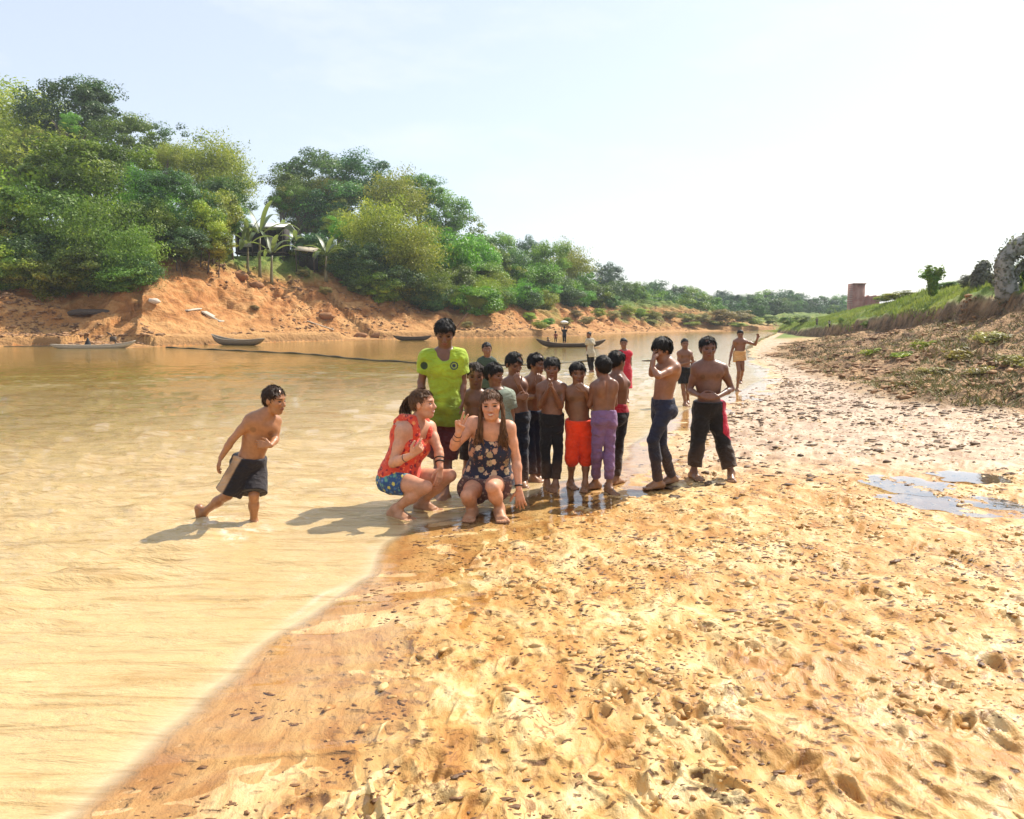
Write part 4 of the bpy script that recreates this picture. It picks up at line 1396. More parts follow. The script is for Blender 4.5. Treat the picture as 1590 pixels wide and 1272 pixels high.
def head_color(V, c, F, a, skin, lip, brow=(0.012, 0.009, 0.007), teeth=False):
    q = (V - c) @ F.T / a
    col = np.tile(np.array(skin, float), (len(V), 1))
    x, y, z_ = q[:, 0], q[:, 1], q[:, 2]
    inn = (y > 0.18) & (np.abs(x) < 0.3) & (np.abs(z_) < 0.5)

    def lay(m, cc):
        m = (m * inn)[:, None]
        col[:] = col * (1 - m) + np.array(cc) * m
    ax_ = np.abs(x)
    smile = 0.35 * x * x if teeth else 0 * x
    lay(sstep(1.15, 0.8, np.hypot(x / .125, (z_ + .272 - 3.0 * smile) / .05)) * 0.85, lip)
    if teeth:
        lay(sstep(1.1, 0.85, np.hypot(x / .095, (z_ + .268 - 3.0 * smile) / .022)), (0.75, 0.72, 0.66))
    else:
        lay(sstep(1.2, 0.6, np.hypot(x / .11, (z_ + .27) / .010)) * 0.7, tuple(0.3 * np.array(lip)))
    lay(sstep(1.2, 0.7, np.hypot((ax_ - .15) / .10, (z_ - .095 + 1.2 * (ax_ - .15) ** 2) / .022)) * 0.85, brow)
    lay(sstep(1.2, 0.8, np.hypot((ax_ - .145) / .075, (z_ - .018) / .016)) * 0.8, brow)
    lay(sstep(1.2, 0.8, np.hypot((ax_ - .022) / .016, (z_ + .168) / .012)) * 0.6, tuple(0.25 * np.array(skin)))
    ch = sstep(0.16, 0.03, np.hypot(ax_ - .17, z_ + .10))
    lay(ch * 0.22, (skin[0] * 1.05, skin[1] * 0.75, skin[2] * 0.72))
    return col


def hand_prims(wr, d, n, side, L, curl=(20, 22, 25, 30), spread=4.0, thumb='out', k=0.004):
    """wr wrist, d direction of the palm, n the way the palm faces, side: direction of the thumb's side"""
    d = unit(d)
    n = unit(np.asarray(n) - d * (np.asarray(n) @ d))
    t = unit(np.cross(d, n))
    if t @ np.asarray(side) < 0:
        t = -t
    P = []
    offs = (.165, .055, -.055, -.155)
    lens = (.42, .47, .44, .34)
    fan = (1.5, .5, -.5, -1.5)
    for o, ln, fa, cu in zip(offs, lens, fan, curl):
        kn = wr + d * (.49 - abs(o + .02) * .18) * L + t * o * L
        P.append(('rc', wr + t * o * .45 * L + d * .06 * L, kn, .085 * L, .072 * L, .05 * L))
        dd = d * math.cos(R(fa * spread)) + t * math.sin(R(fa * spread))
        p, ang, r = kn, 0.0, .064 * L
        for seg, (f, cf) in enumerate(((.46, .75), (.30, 1.1), (.24, .8))):
            ang += R(cu * cf)
            q = p + (dd * math.cos(ang) + n * math.sin(ang)) * ln * f * L
            P.append(('rc', p, q, r, r * .90, k))
            p, r = q, r * .90
    tb = wr + d * .14 * L + t * .15 * L
    if thumb == 'out':
        m1 = tb + unit(d * .75 + t * .7 + n * .25) * .24 * L
        tip = m1 + unit(d * .95 + t * .25 + n * .2) * .24 * L
    elif thumb == 'wide':
        m1 = tb + unit(d * .6 + t * .85 + n * .1) * .25 * L
        tip = m1 + unit(d * .8 + t * .55) * .24 * L
    else:  # folded across the palm
        m1 = tb + unit(d * .75 + t * .25 + n * .7) * .22 * L
        tip = m1 + unit(d * .35 - t * .9 + n * .35) * .26 * L
    P.append(('rc', wr + d * .05 * L, tb, .08 * L, .082 * L, .04 * L))
    P.append(('rc', tb, m1, .082 * L, .066 * L, .02 * L))
    P.append(('rc', m1, tip, .066 * L, .052 * L, k))
    return P


def foot_prims(an, f, u, H):
    """an ankle, f the way the toes point, u up from the sole"""
    f = unit(f)
    u = unit(np.asarray(u) - f * (np.asarray(u) @ f))
    s = np.cross(f, u)
    W = lambda x, y, z: an + f * x * H + s * y * H + u * (z - .052) * H
    P = [('rc', an, W(-.028, 0, .026), .0225 * H, .024 * H, .02 * H),
         ('rc', W(.010, 0, .040), W(.072, -.002, .020), .0235 * H, .015 * H, .02 * H)]
    for o in (-.015, .015):
        P.append(('rc', W(-.026, o * .4, .021), W(.068, o, .015), .020 * H, .0145 * H, .012 * H))
    for o, ln, r in ((-.024, .034, .0105), (-.011, .036, .0085), (.0, .034, .008), (.011, .030, .0078), (.021, .025, .0075)):
        P.append(('rc', W(.072, o, r), W(.072 + ln, o * 1.08, r), r * 1.1 * H, r * .95 * H, .004 * H))
    return P


def body_prims(J, H, fat, CF, PF_, sex='m'):
    """J: joints; CF, PF_: chest and pelvis frames (rows right, forward, up)"""
    P = []
    nk, pv = J['neck'], J['pelvis']
    g = fat
    ch = J['chest']
    ab = J['belly']
    P.append(('el', ch, CF, np.array([.098 * g, .062 * g, .115]) * H, .02 * H))
    mid = unit(nk - pv)
    P.append(('el', ab, CF, np.array([.080 * g, .056 * g, .100]) * H, .05 * H))
    P.append(('el', pv + PF_[2] * .012 * H, PF_, np.array([.092 * g, .064 * g, .072]) * H, .05 * H))
    P.append(('rc', J['sA'] * .55 + nk * .45 - CF[2] * .02 * H, J['sB'] * .55 + nk * .45 - CF[2] * .02 * H, .045 * H * g, .045 * H * g, .05 * H))
    for s in 'AB':
        P.append(('rc', nk - CF[2] * .008 * H, J['s' + s], .030 * H, .034 * H * g, .035 * H))
        sgn = np.sign((J['s' + s] - nk) @ CF[0])
        if sex == 'f':
            P.append(('el', ch + CF[0] * sgn * .047 * H + CF[1] * .050 * H - CF[2] * .012 * H, CF, np.array([.044, .036, .046]) * H, .03 * H))
        else:
            P.append(('el', ch + CF[0] * sgn * .044 * H + CF[1] * .045 * H * g + CF[2] * .035 * H, CF, np.array([.048, .022, .034]) * H, .03 * H))
        P.append(('el', ch + CF[0] * sgn * .048 * H - CF[1] * .046 * H * g + CF[2] * .045 * H, CF, np.array([.036, .022, .055]) * H, .03 * H))
    P.append(('sub', ch - CF[1] * .078 * H * g, CF, np.array([.010, .022, .14]) * H, .03 * H))
    for s in 'AB':
        sgn = np.sign((J['h' + s] - pv) @ PF_[0])
        P.append(('el', pv + PF_[0] * sgn * .042 * H - PF_[1] * .042 * H * g - PF_[2] * .022 * H, PF_, np.array([.046, .042, .052]) * H * g, .03 * H))
        h_, k_, n_ = J['h' + s], J['k' + s], J['n' + s]
        tf = 1.0 if sex == 'f' else .90
        P.append(('rc', h_, h_ + (k_ - h_) * .55, .057 * H * g * tf, .045 * H * g * tf, .02 * H))
        P.append(('rc', h_ + (k_ - h_) * .5, k_, .046 * H * g * tf, .0305 * H, .012 * H))
        P.append(('rc', k_, k_ + (n_ - k_) * .12, .0305 * H, .029 * H, .008 * H))
        sh = unit(n_ - k_)
        back = -J['kf' + s]
        P.append(('rc', k_ + (n_ - k_) * .12 + back * .006 * H, k_ + (n_ - k_) * .42 + back * .008 * H, .028 * H, .032 * H * g, .008 * H))
        P.append(('rc', k_ + (n_ - k_) * .40 + back * .004 * H, n_, .031 * H * g, .0195 * H, .02 * H))
        e_, w_ = J['e' + s], J['w' + s]
        s_ = J['s' + s]
        P.append(('rc', s_, s_ + (e_ - s_) * .5, .032 * H * g, .0265 * H * g, .02 * H))
        P.append(('rc', s_ + (e_ - s_) * .45, e_, .027 * H * g, .0215 * H, .012 * H))
        P.append(('rc', e_, e_ + (w_ - e_) * .3, .0215 * H, .0235 * H * g, .008 * H))
        P.append(('rc', e_ + (w_ - e_) * .28, w_, .0235 * H * g, .0150 * H, .010 * H))
    return P


# ------------------------------------------------------------------ materials of people
def mat_skin(name, rough=0.48, coat=0.0):
    t = NT(name)
    a = t.attr('tone')
    n = t.noise(t.coord('Object'), 34.0, 4)
    c = t.mix(1.0, a.outputs['Color'], t.ramp(n, [(0.3, (0.86, 0.84, 0.82)), (0.7, (1.1, 1.08, 1.06))]), 'MULTIPLY')
    f = t.noise(t.coord('Object'), 240.0, 2)
    return t.done(t.pbsdf(c, rough, t.bump(f, 0.12, 0.004), **{'Specular IOR Level': 0.45, 'Coat Weight': coat, 'Coat Roughness': 0.25,
                                                              'Subsurface Weight': 0.06, 'Subsurface Radius': (0.012, 0.005, 0.003), 'Subsurface Scale': 1.0}))


M_SKIN = mat_skin('damp_brown_skin', 0.42, 0.12)
M_SKINF = mat_skin('fair_skin', 0.5, 0.0)


def mat_cloth(name, rough=0.85, sheen=0.15, scale=1.0):
    t = NT(name)
    a = t.attr('tone')
    co = t.coord('Object')
    n = t.noise(co, 9.0 * scale, 5, 0.6)
    c = t.mix(1.0, a.outputs['Color'], t.ramp(n, [(0.3, (0.80, 0.80, 0.80)), (0.7, (1.15, 1.15, 1.15))]), 'MULTIPLY')
    wv = t.noise(co, 420.0, 2)
    fo = t.noise(t.coord('Object', scale=(1, 1, 1.9)), 11.0, 4, 0.5, 0.8)
    return t.done(t.pbsdf(c, rough, t.bump(wv, 0.2, 0.003, t.bump(fo, 0.55, 0.05)), **{'Sheen Weight': sheen, 'Specular IOR Level': 0.3}))


M_CLOTH = mat_cloth('cotton_cloth')


def mat_floral(name, base, petals, scale, thr):
    t = NT(name)
    co = t.coord('Object')
    v = t.n('TexVoronoi', i={'Vector': co, 'Scale': scale, 'Randomness': 0.8})
    wob = t.noise(co, scale * 5.0, 3)
    dd = t.math('ADD', v.outputs['Distance'], t.math('MULTIPLY_ADD', wob, 0.5, -0.25))
    f = t.ramp(dd, [(thr - 0.02, (1, 1, 1)), (thr + 0.02, (0, 0, 0))])
    pc = t.ramp(t.n('SeparateColor', i={'Color': v.outputs['Color']}).outputs[0], [(0.0, petals[0]), (0.4, petals[1]), (0.75, petals[2])], 'CONSTANT')
    core = t.ramp(dd, [(0.07, (1, 1, 1)), (0.12, (0, 0, 0))])
    c = t.mix(f, base, pc)
    c = t.mix(core, c, petals[3])
    v2 = t.n('TexVoronoi', i={'Vector': co, 'Scale': scale * 2.3, 'Randomness': 1.0})
    g = t.mix(1.0, t.ramp(t.math('ADD', v2.outputs['Distance'], t.math('MULTIPLY_ADD', wob, 0.4, -0.2)), [(0.16, (1, 1, 1)), (0.2, (0, 0, 0))]), t.ramp(f, [(0, (1, 1, 1)), (1, (0, 0, 0))]), 'MULTIPLY')
    c = t.mix(g, c, petals[4])
    return t.done(t.pbsdf(c, 0.8, t.bump(t.noise(co, 300.0, 2), 0.2, 0.003), **{'Sheen Weight': 0.15}))


M_FLOR_NAVY = mat_floral('navy_floral_cloth', (0.012, 0.014, 0.035), [(0.62, 0.42, 0.26), (0.50, 0.27, 0.17), (0.40, 0.30, 0.18), (0.30, 0.13, 0.06), (0.25, 0.10, 0.07)], 15.0, 0.40)
M_FLOR_RED = mat_floral('orange_floral_cloth', (0.66, 0.06, 0.025), [(0.30, 0.012, 0.025), (0.80, 0.22, 0.07), (0.20, 0.010, 0.025), (0.75, 0.40, 0.12), (0.90, 0.30, 0.12)], 22.0, 0.36)
M_PATT = mat_floral('patterned_shorts_cloth', (0.02, 0.07, 0.20), [(0.55, 0.48, 0.10), (0.10, 0.30, 0.25), (0.05, 0.16, 0.40), (0.6, 0.5, 0.2), (0.30, 0.38, 0.12)], 26.0, 0.42)
M_BROWNF = mat_floral('brown_printed_shorts_cloth', (0.10, 0.05, 0.045), [(0.30, 0.20, 0.14), (0.22, 0.12, 0.09), (0.35, 0.24, 0.17), (0.12, 0.05, 0.04), (0.2, 0.1, 0.08)], 34.0, 0.34)


def mat_hair(name):
    t = NT(name)
    a = t.attr('tone')
    n = t.noise(t.coord('Object', scale=(1, 1, 0.25)), 120.0, 3, 0.6)
    c = t.mix(1.0, a.outputs['Color'], t.ramp(n, [(0.3, (0.55, 0.55, 0.55)), (0.7, (1.5, 1.5, 1.5))]), 'MULTIPLY')
    return t.done(t.pbsdf(c, 0.55, t.bump(n, 0.6, 0.006), **{'Specular IOR Level': 0.22}))


M_HAIR = mat_hair('hair')


def mat_plain(name, c, rough=0.5, **kw):
    t = NT(name)
    n = t.noise(t.coord('Object'), 12.0, 4)
    col = t.mix(1.0, c, t.ramp(n, [(0.3, (0.75,) * 3), (0.7, (1.15,) * 3)]), 'MULTIPLY')
    return t.done(t.pbsdf(col, rough, None, **kw))


M_EYE = mat_plain('eye', (0.02, 0.012, 0.008), 0.12)
M_BAND = mat_plain('black_strap', (0.015, 0.013, 0.013), 0.5)


def hair_mesh(c, F, a, thick=.035, front=.20, slope=.75, nape=-.28, ear=-.02, seed=0, voxel=.004, col=(0.010, 0.008, 0.007), rough=1.0):
    W = lambda x, y, z: c + a * (x * F[0] + y * F[1] + z * F[2])
    prims = [('el', W(0, -.05, .13), F, (np.array([.335, .405, .37]) + thick) * a, 0.0),
             ('el', W(0, -.20, -.06), F, np.array([.29 + thick * .8, .235 + thick, .24]) * a, .05 * a)]
    fld = Field(prims, voxel, 0.02)

    def lines(P):
        q = (P - c) @ F.T / a
        x, y, zz = q[:, 0], q[:, 1], q[:, 2]
        line = np.where(y > 0, ear + (front - ear) * np.clip(y / .33, 0, 1) ** 0.8, ear + (nape - ear) * np.clip(-y / .30, 0, 1))
        line = line + 0.03 * vnoise3(np.stack([x * 9, y * 9, zz * 0], -1), seed) * rough + 0.02 * np.abs(np.sin(x * 38 + seed)) * (y > 0.1) * rough
        line = np.where((np.abs(x) > .25) & (y > .02), line - .10 * sstep(.26, .33, np.abs(x)) * sstep(.22, .02, y), line)
        return (line - zz) * a * 0.8
    ix = np.argwhere(fld.D < 0.03)
    P = fld.lo + ix * fld.h
    lv = lines(P)
    q = (P - c) @ F.T
    nz = 0.006 * a / .2 * rough * vnoise3(np.stack([q[:, 0] * 55, q[:, 1] * 55, q[:, 2] * 16], -1), seed + 3) + 0.006 * a / .2 * rough * vnoise3(q * 26, seed + 4)
    fld.D[tuple(ix.T)] = Field.smax(fld.D[tuple(ix.T)] + nz, lv, .006)
    V, Q = fld.mesh()
    tn = 0.7 + 0.6 * (vnoise3(V * 60, seed) * 0.5 + 0.5)
    C = np.array(col)[None, :] * tn[:, None]
    if voxel > .0055:
        return V, Q, C
    # short strands over the cap break its outline
    rng = np.random.default_rng(seed)
    k = rng.integers(0, len(V), 1500)
    p = V[k]
    q = (p - c) @ F.T / a
    nrm = q * np.array([1, 1, 1]) - np.array([0, -.05, .1])
    nrm /= np.linalg.norm(nrm, axis=1)[:, None]
    whorl = np.array([.04, -.22, .50])
    dr = q - whorl
    dr -= (dr * nrm).sum(1)[:, None] * nrm
    dr /= np.linalg.norm(dr, axis=1)[:, None] + 1e-6
    d = dr + rng.normal(size=p.shape) * .20 + nrm * (.01 + .11 * rng.random((len(p), 1)))
    d /= np.linalg.norm(d, axis=1)[:, None]
    L = a * (.06 + .10 * rng.random((len(p), 1)))
    sdv = np.cross(d, nrm)
    sdv /= np.linalg.norm(sdv, axis=1)[:, None] + 1e-6
    wd = a * .010
    q0 = q + nrm * .004
    tip = q0 + d * L / a - nrm * .02
    loc = np.stack([q0 - sdv * wd / a, q0 + sdv * wd / a, q0 + d * L / a * .6 + sdv * wd / a * .7, tip], 1).reshape(-1, 3)
    SV = c + (loc * a) @ F
    n0 = len(V)
    SQ = n0 + np.arange(len(p) * 4).reshape(-1, 4)
    SC_ = np.repeat(np.array(col)[None, :] * (.6 + .9 * rng.random((len(p), 1))), 4, 0)
    return np.concatenate([V, SV]), np.concatenate([Q, SQ]), np.concatenate([C, SC_])


def locks(mb, cols, roots, paths, r0, col, rng, n=7):
    """hair strands as tapering tubes along a path (list of points)"""
    for k in range(len(roots)):
        pts = np.array(paths[k])
        s = np.linspace(0, 1, 9)
        idx = np.linspace(0, 1, len(pts))
        pp = np.stack([np.interp(s, idx, pts[:, i]) for i in range(3)], -1)
        # smooth
        for _ in range(2):
            pp[1:-1] = 0.25 * pp[:-2] + 0.5 * pp[1:-1] + 0.25 * pp[2:]
        ph = rng.random(3) * 6.28
        amp = r0 * 1.9
        pp = pp + amp * s[:, None] * np.stack([np.sin(s * 9 + ph[0]), np.sin(s * 8 + ph[1]), 0.3 * np.sin(s * 10 + ph[2])], -1)
        before = mb.n
        mb.tube(pp, r0 * np.interp(s, [0, .2, .75, 1], [.8, 1, .8, .15]), n)
        cols.append(np.tile(np.array(col) * (0.6 + 0.9 * rng.random()), (mb.n - before, 1)))


def tone_mesh(name, V, Q, col, mat, parent, origin):
    o = link(name, mesh_np(name, V - origin, Q, None, True, {'tone': col}, [mat]), parent)
    return o
# ------------------------------------------------------------------ the people of the photograph
CR = {1: (560, 460, 3.18), 2: (760, 480, 3.975), 3: (960, 480, 4.238), 4: (190, 570, 4.103)}


def shirt(c, colour, sleeve=.45, length=.06, neck_r=.052, vneck=.0, loose=.012, mat=None, wr=.005, name='shirt', tint=None):
    J, H, CF, PF = c['J'], c['H'], c['CF'], c['PF']
    g = c['fat']
    l = loose * H
    P = []
    for p in c['torso']:
        if p[0] == 'el':
            P.append(('el', p[1], p[2], p[3] + l, max(p[4], .04 * H)))
    P.append(('rc', J['sA'] * .55 + J['neck'] * .45 - CF[2] * .02 * H, J['sB'] * .55 + J['neck'] * .45 - CF[2] * .02 * H, .047 * H * g + l, .047 * H * g + l, .05 * H))
    for s in 'AB':
        s_, e_ = J['s' + s], J['e' + s]
        P.append(('rc', J['neck'] - CF[2] * .016 * H, s_, .034 * H + l * .4, .036 * H + l * .5, .03 * H))
        P.append(('fc', s_, s_ + (e_ - s_) * sleeve, .035 * H + l * .8, .034 * H + l * 1.6, .02 * H))
    dn = PF[2]
    bot = J['pelvis'] - dn * length * H
    P.append(('el', J['pelvis'] - dn * .02 * H, PF, np.array([.102 * g, .080 * g, .16]) * H + l * 1.5, .05 * H))
    P.append(('cut', bot, -dn, .006))
    P.append(('sub', J['neck'] + CF[2] * .022 * H + CF[1] * .012 * H, CF, np.array([neck_r, neck_r, .038]) * H, .008 * H))
    if vneck:
        P.append(('sub', J['neck'] + CF[1] * .055 * H - CF[2] * .004 * H, CF, np.array([.026, .05, vneck]) * H, .02 * H))
    return name, P, colour, mat or M_CLOTH, wr, tint


def tank(c, colour, mat, length=.08, top=.035, loose=.008, strap=.012, wr=.003, flare=.0, sx=.052, scoop=.0):
    J, H, CF, PF = c['J'], c['H'], c['CF'], c['PF']
    g = c['fat']
    l = loose * H
    P = [(p[0], p[1], p[2], p[3] + l, p[4]) for p in c['torso'] if p[0] == 'el']
    P.append(('el', J['pelvis'] - PF[2] * .01 * H, PF, np.array([.100 * g + flare, .072 * g + flare, .11]) * H + l, .06 * H))
    P.append(('cut', J['pelvis'] - PF[2] * length * H, -PF[2], .006))
    P.append(('cut', J['chest'] + CF[2] * top * H, CF[2] - CF[1] * .12, .01))
    if scoop:
        P.append(('sub', J['chest'] + (CF[1] * .075 + CF[2] * (top + .012)) * H, CF, np.array([.047, .05, scoop]) * H, .008 * H))
    for s in 'AB':
        sg = np.sign((J['s' + s] - J['neck']) @ CF[0])
        x = sx * sg
        pts = [J['chest'] + (CF[0] * x + CF[1] * .066 + CF[2] * (top - .02)) * H, J['chest'] + (CF[0] * x * 1.05 + CF[1] * .056 + CF[2] * .08) * H,
               J['neck'] + CF[0] * x * 1.05 * H + CF[1] * .012 * H + CF[2] * .026 * H, J['neck'] + CF[0] * x * H - CF[1] * .045 * H + CF[2] * .008 * H,
               J['chest'] + (CF[0] * x * .9 - CF[1] * .066 + CF[2] * (top)) * H]
        for a, b in zip(pts[:-1], pts[1:]):
            P.append(('rc', a, b, strap * H, strap * H, .006 * H))
    return 'tank_top', P, colour, mat, wr, None


def trousers(c, colour, hem=.95, loose=.010, waist=.055, mat=None, wr=.009, name='trousers', tint=None, thigh=None, hem_w=0.0):
    J, H, PF = c['J'], c['H'], c['PF']
    g = c['fat']
    l = loose * H
    P = []
    for p in c['hipp']:
        P.append(('el', p[1], p[2], p[3] + l, max(p[4], .03 * H)))
    P.append(('el', J['pelvis'] + PF[2] * .05 * H, PF, np.array([.086 * g, .062 * g, .07]) * H + l * .8, .04 * H))
    for s in 'AB':
        h_, k_, n_ = J['h' + s], J['k' + s], J['n' + s]
        if thigh is not None:
            P.append(('fc', h_, h_ + (k_ - h_) * thigh, .056 * H * g + l, .046 * H * g + l * 1.3 + hem_w * H, .010 * H))
        else:
            P.append(('rc', h_, h_ + (k_ - h_) * .55, .0525 * H * g + l, .0415 * H * g + l, .012 * H))
            P.append(('rc', h_ + (k_ - h_) * .5, k_, .0425 * H * g + l, .0315 * H + l, .008 * H))
            back = -J['kf' + s]
            P.append(('fc', k_, k_ + (n_ - k_) * hem, .031 * H + l, .024 * H + l * 1.1 + hem_w * H, .006 * H))
            P.append(('rc', k_ + (n_ - k_) * .1 + back * .006 * H, k_ + (n_ - k_) * min(.45, hem * .8) + back * .008 * H, .028 * H + l, .030 * H + l, .006 * H))
    P.append(('cut', J['pelvis'] + PF[2] * waist * H, PF[2] + PF[1] * .12, .006))
    return name, P, colour, mat or M_CLOTH, wr, tint


def dress(c, colour, mat=None):
    J, H, CF, PF = c['J'], c['H'], c['CF'], c['PF']
    n = shirt(c, colour, .05, .3, .06, .0, .006, mat, .004, 'dress')
    P = [p for p in n[1] if p[0] != 'cut']
    kn = (J['kA'] + J['kB']) / 2
    P.append(('fc', J['pelvis'], kn - np.array([0, 0, .02 * H]), .085 * H, .115 * H, .05 * H))
    return 'dress', P, colour, mat or M_CLOTH, .004, None


def person(label, crop, foot, H, j, yaw, head, clothes, skin=(0.19, 0.085, 0.045), hipyaw=None, fat=.9, hair=None, hands=None, toes=None, lift=None,
           Y=None, voxel=.0055, sex='m', eyes=True, fair=False, teeth=False, lip=None, group=None, foot_z=None, extra=None, cat='person', a_head=None, muddy=True):
    ox, oy, sc = CR[crop] if crop else (0, 0, 1)
    px = lambda q: (ox + q[0] / sc, oy + q[1] / sc)
    if foot_z is None:
        b = at_z(*px(foot), 0.02)
        if Y is None:
            gr = max(gz(b[0], b[1]), -0.09)
            b = at_z(*px(foot), gr)
            Y = b[1]
        else:
            b = at_y(*px(foot), Y)
            gr = max(gz(b[0], b[1]), -0.12)
    else:
        b = at_y(*px(foot), Y)
        gr = foot_z
    J = {}
    for k, q in j.items():
        if k[0] == 'n' and len(q) == 2:
            J[k] = at_z(*px(q), gr + .052 * H)
            if abs(J[k][1] - Y) > .35:
                J[k] = at_y(*px(q), Y + np.clip(J[k][1] - Y, -.3, .3))
                J[k][2] = gr + .052 * H
        else:
            J[k] = at_y(*px(q), Y + (q[2] if len(q) > 2 else 0))
    hipyaw = yaw if hipyaw is None else hipyaw
    J['pelvis'] = (J['hA'] + J['hB']) / 2 + np.array([0, 0, .015 * H])
    up = unit(J['neck'] - J['pelvis'])
    CF = frame_from(up, yawvec(yaw))
    PF = frame_from(unit(up * .6 + np.array([0, 0, .6])), yawvec(hipyaw))
    J['pelvis'] = (J['hA'] + J['hB']) / 2 + PF[2] * .02 * H
    tv = J['neck'] - J['pelvis']
    bend = CF[1] * -.010 * H
    J['chest'] = J['pelvis'] + tv * .66 + bend + CF[1] * .004 * H
    J['belly'] = J['pelvis'] + tv * .34 + CF[1] * .006 * H
    for s in 'AB':
        v = J['k' + s] - (J['h' + s] + J['n' + s]) / 2
        J['kf' + s] = unit(v + PF[1] * .05)
    hq = head
    hc = at_y(*px(hq['c']), Y + hq.get('dy', 0))
    a = a_head or hq['a'] / sc * Y / FPX
    HF = head_frame(hq.get('yaw', 0), hq.get('pitch', 0), hq.get('roll', 0))
    prims = body_prims(J, H, fat, CF, PF, sex)
    torso = prims[:3] + [p for p in prims[3:] if p[0] == 'el' and p[2] is CF]
    hipp = [prims[2]] + [p for p in prims if p[0] == 'el' and p[2] is PF and p is not prims[2]]
    prims.append(('rc', J['neck'] - CF[2] * .02 * H, hc - HF[2] * .22 * a - HF[1] * .08 * a, .034 * H * (1 if sex == 'm' else .9), .030 * H * (1 if sex == 'm' else .92), .025 * H))
    prims += head_prims(hc, HF, a)
    hands = hands or {}
    for s in 'AB':
        fd = unit(J['w' + s] - J['e' + s])
        hd = hands.get(s, {})
        side = hd.get('side', CF[1])
        n_ = hd.get('n', J['pelvis'] - J['w' + s])
        prims += hand_prims(J['w' + s], hd.get('d', fd), n_, side, .105 * H, hd.get('curl', (24, 28, 32, 36)), hd.get('spread', 4), hd.get('thumb', 'out'), .0035)
        ty = yawvec(hipyaw + (-1 if np.sign((J['h' + s] - J['pelvis']) @ PF[0]) > 0 else 1) * -14)
        tdir, tup = ty, (0, 0, 1)
        if toes and s in toes:
            tdir, tup = toes[s] if isinstance(toes[s][0], (tuple, list)) else (toes[s], (0, 0, 1))
        prims += foot_prims(J['n' + s], tdir, tup, H)
    org = np.array([b[0], Y, gr])
    e = empty('person', org, label, cat, group)
    fld = Field(prims, voxel)
    Vb, Qb = fld.mesh()
    lip = lip or ((0.20, 0.065, 0.05) if not fair else (0.55, 0.16, 0.14))
    hcol = (0.010, 0.008, 0.007) if not fair else (0.055, 0.028, 0.014)
    tone = head_color(Vb, hc, HF, a, skin, lip, hcol, teeth)
    sk = np.array(skin)
    dch = J['chest']
    for sg in (-1, 1):
        if sex == 'm':
            c_ = dch + CF[0] * sg * .054 * H + CF[1] * .065 * H + CF[2] * .015 * H
            m_ = sstep(.016, .008, np.linalg.norm(Vb - c_, axis=1) / 1.0 - .012)[:, None]
            tone = tone * (1 - m_ * .55) + sk * .40 * m_ * .55
    c_ = J['belly'] + CF[1] * .062 * H - CF[2] * .05 * H
    m_ = sstep(.014, .004, np.linalg.norm(Vb - c_, axis=1))[:, None] * (sex == 'm')
    tone = tone * (1 - .6 * m_)
    if muddy:   # feet and shins splashed with wet clay
        nz = vnoise3(Vb * 14, 5)
        m_ = sstep(.16 * H, .02 * H, Vb[:, 2] - gr + .05 * H * nz)[:, None] * .55
        tone = tone * (1 - m_) + np.array([0.33, 0.17, 0.075]) * m_
    tone = tone * (1 + .13 * vnoise3(Vb * 7, 21) + .10 * vnoise3(Vb * 19, 22))[:, None]
    tone_mesh('body', Vb, Qb, tone, M_SKINF if fair else M_SKIN, e, org)
    ctx = dict(J=J, H=H, CF=CF, PF=PF, fat=fat, torso=torso, hipp=hipp)
    for k, cl in enumerate(clothes):
        nm, P, colour, mat, wr, tint = cl(ctx)
        f2 = Field(P, max(voxel, .005), .03)
        fr = 26.0

        def fold(Pn, wr=wr, k=k):
            q = Pn * np.array([9, 9, 16])
            f = vnoise3(q, 40 + k) + .6 * np.sin(Pn[:, 2] * 55 + 4 * vnoise3(Pn * 6, 50 + k)) * np.clip(vnoise3(Pn * 5, 60 + k) + .2, 0, 1) + .4 * vnoise3(Pn * 38, 70 + k)
            return f * wr * (H / 1.35)
        f2.wrinkle(fold, .03)
        Vc, Qc = f2.mesh()
        col = np.tile(np.array(colour, float), (len(Vc), 1))
        if tint is not None:
            col = tint(Vc, col, ctx)
        if muddy:
            m_ = (sstep(.30 * H, .04 * H, Vc[:, 2] - gr + .07 * H * vnoise3(Vc * 9, 15)) * .30)[:, None]
            col = col * (1 - m_) + np.array([0.26, 0.14, 0.065]) * m_
            col = col * (1 + .22 * vnoise3(Vc * 5, 16))[:, None]
        tone_mesh(nm, Vc, Qc, col, mat, e, org)
    hr = dict(voxel=max(.004, voxel * .75), seed=len(COL.objects))
    hr.update(hair or {})
    if hair is not False:
        lk = hr.pop('locks', None)
        if fair:
            hr['col'] = (0.10, 0.05, 0.024)
        Vh, Qh, ch = hair_mesh(hc, HF, a, **hr)
        ho = tone_mesh('hair', Vh, Qh, ch, M_HAIR, e, org)
        if lk:
            mb = MB()
            cols = []
            lk(mb, cols, hc, HF, a, J, ctx)
            mb.V = [v - org for v in mb.V]
            lo = link('long_hair', mb.mesh('long_hair', M_HAIR, True, {'tone': np.concatenate(cols)}), e)
    if eyes:
        for sg in (-1, 1):
            mb = MB()
            W = lambda x, y, z_: hc + a * (x * HF[0] + y * HF[1] + z_ * HF[2])
            rot = Matrix(HF.T)
            mb.ell(W(.145 * sg, .318, .0) - org, np.array([.062, .038, .024]) * a, 10, 6, rot)
            mb.build('eye', M_EYE, e)
    if extra:
        extra(e, org, J, H, CF, HF, hc, a)
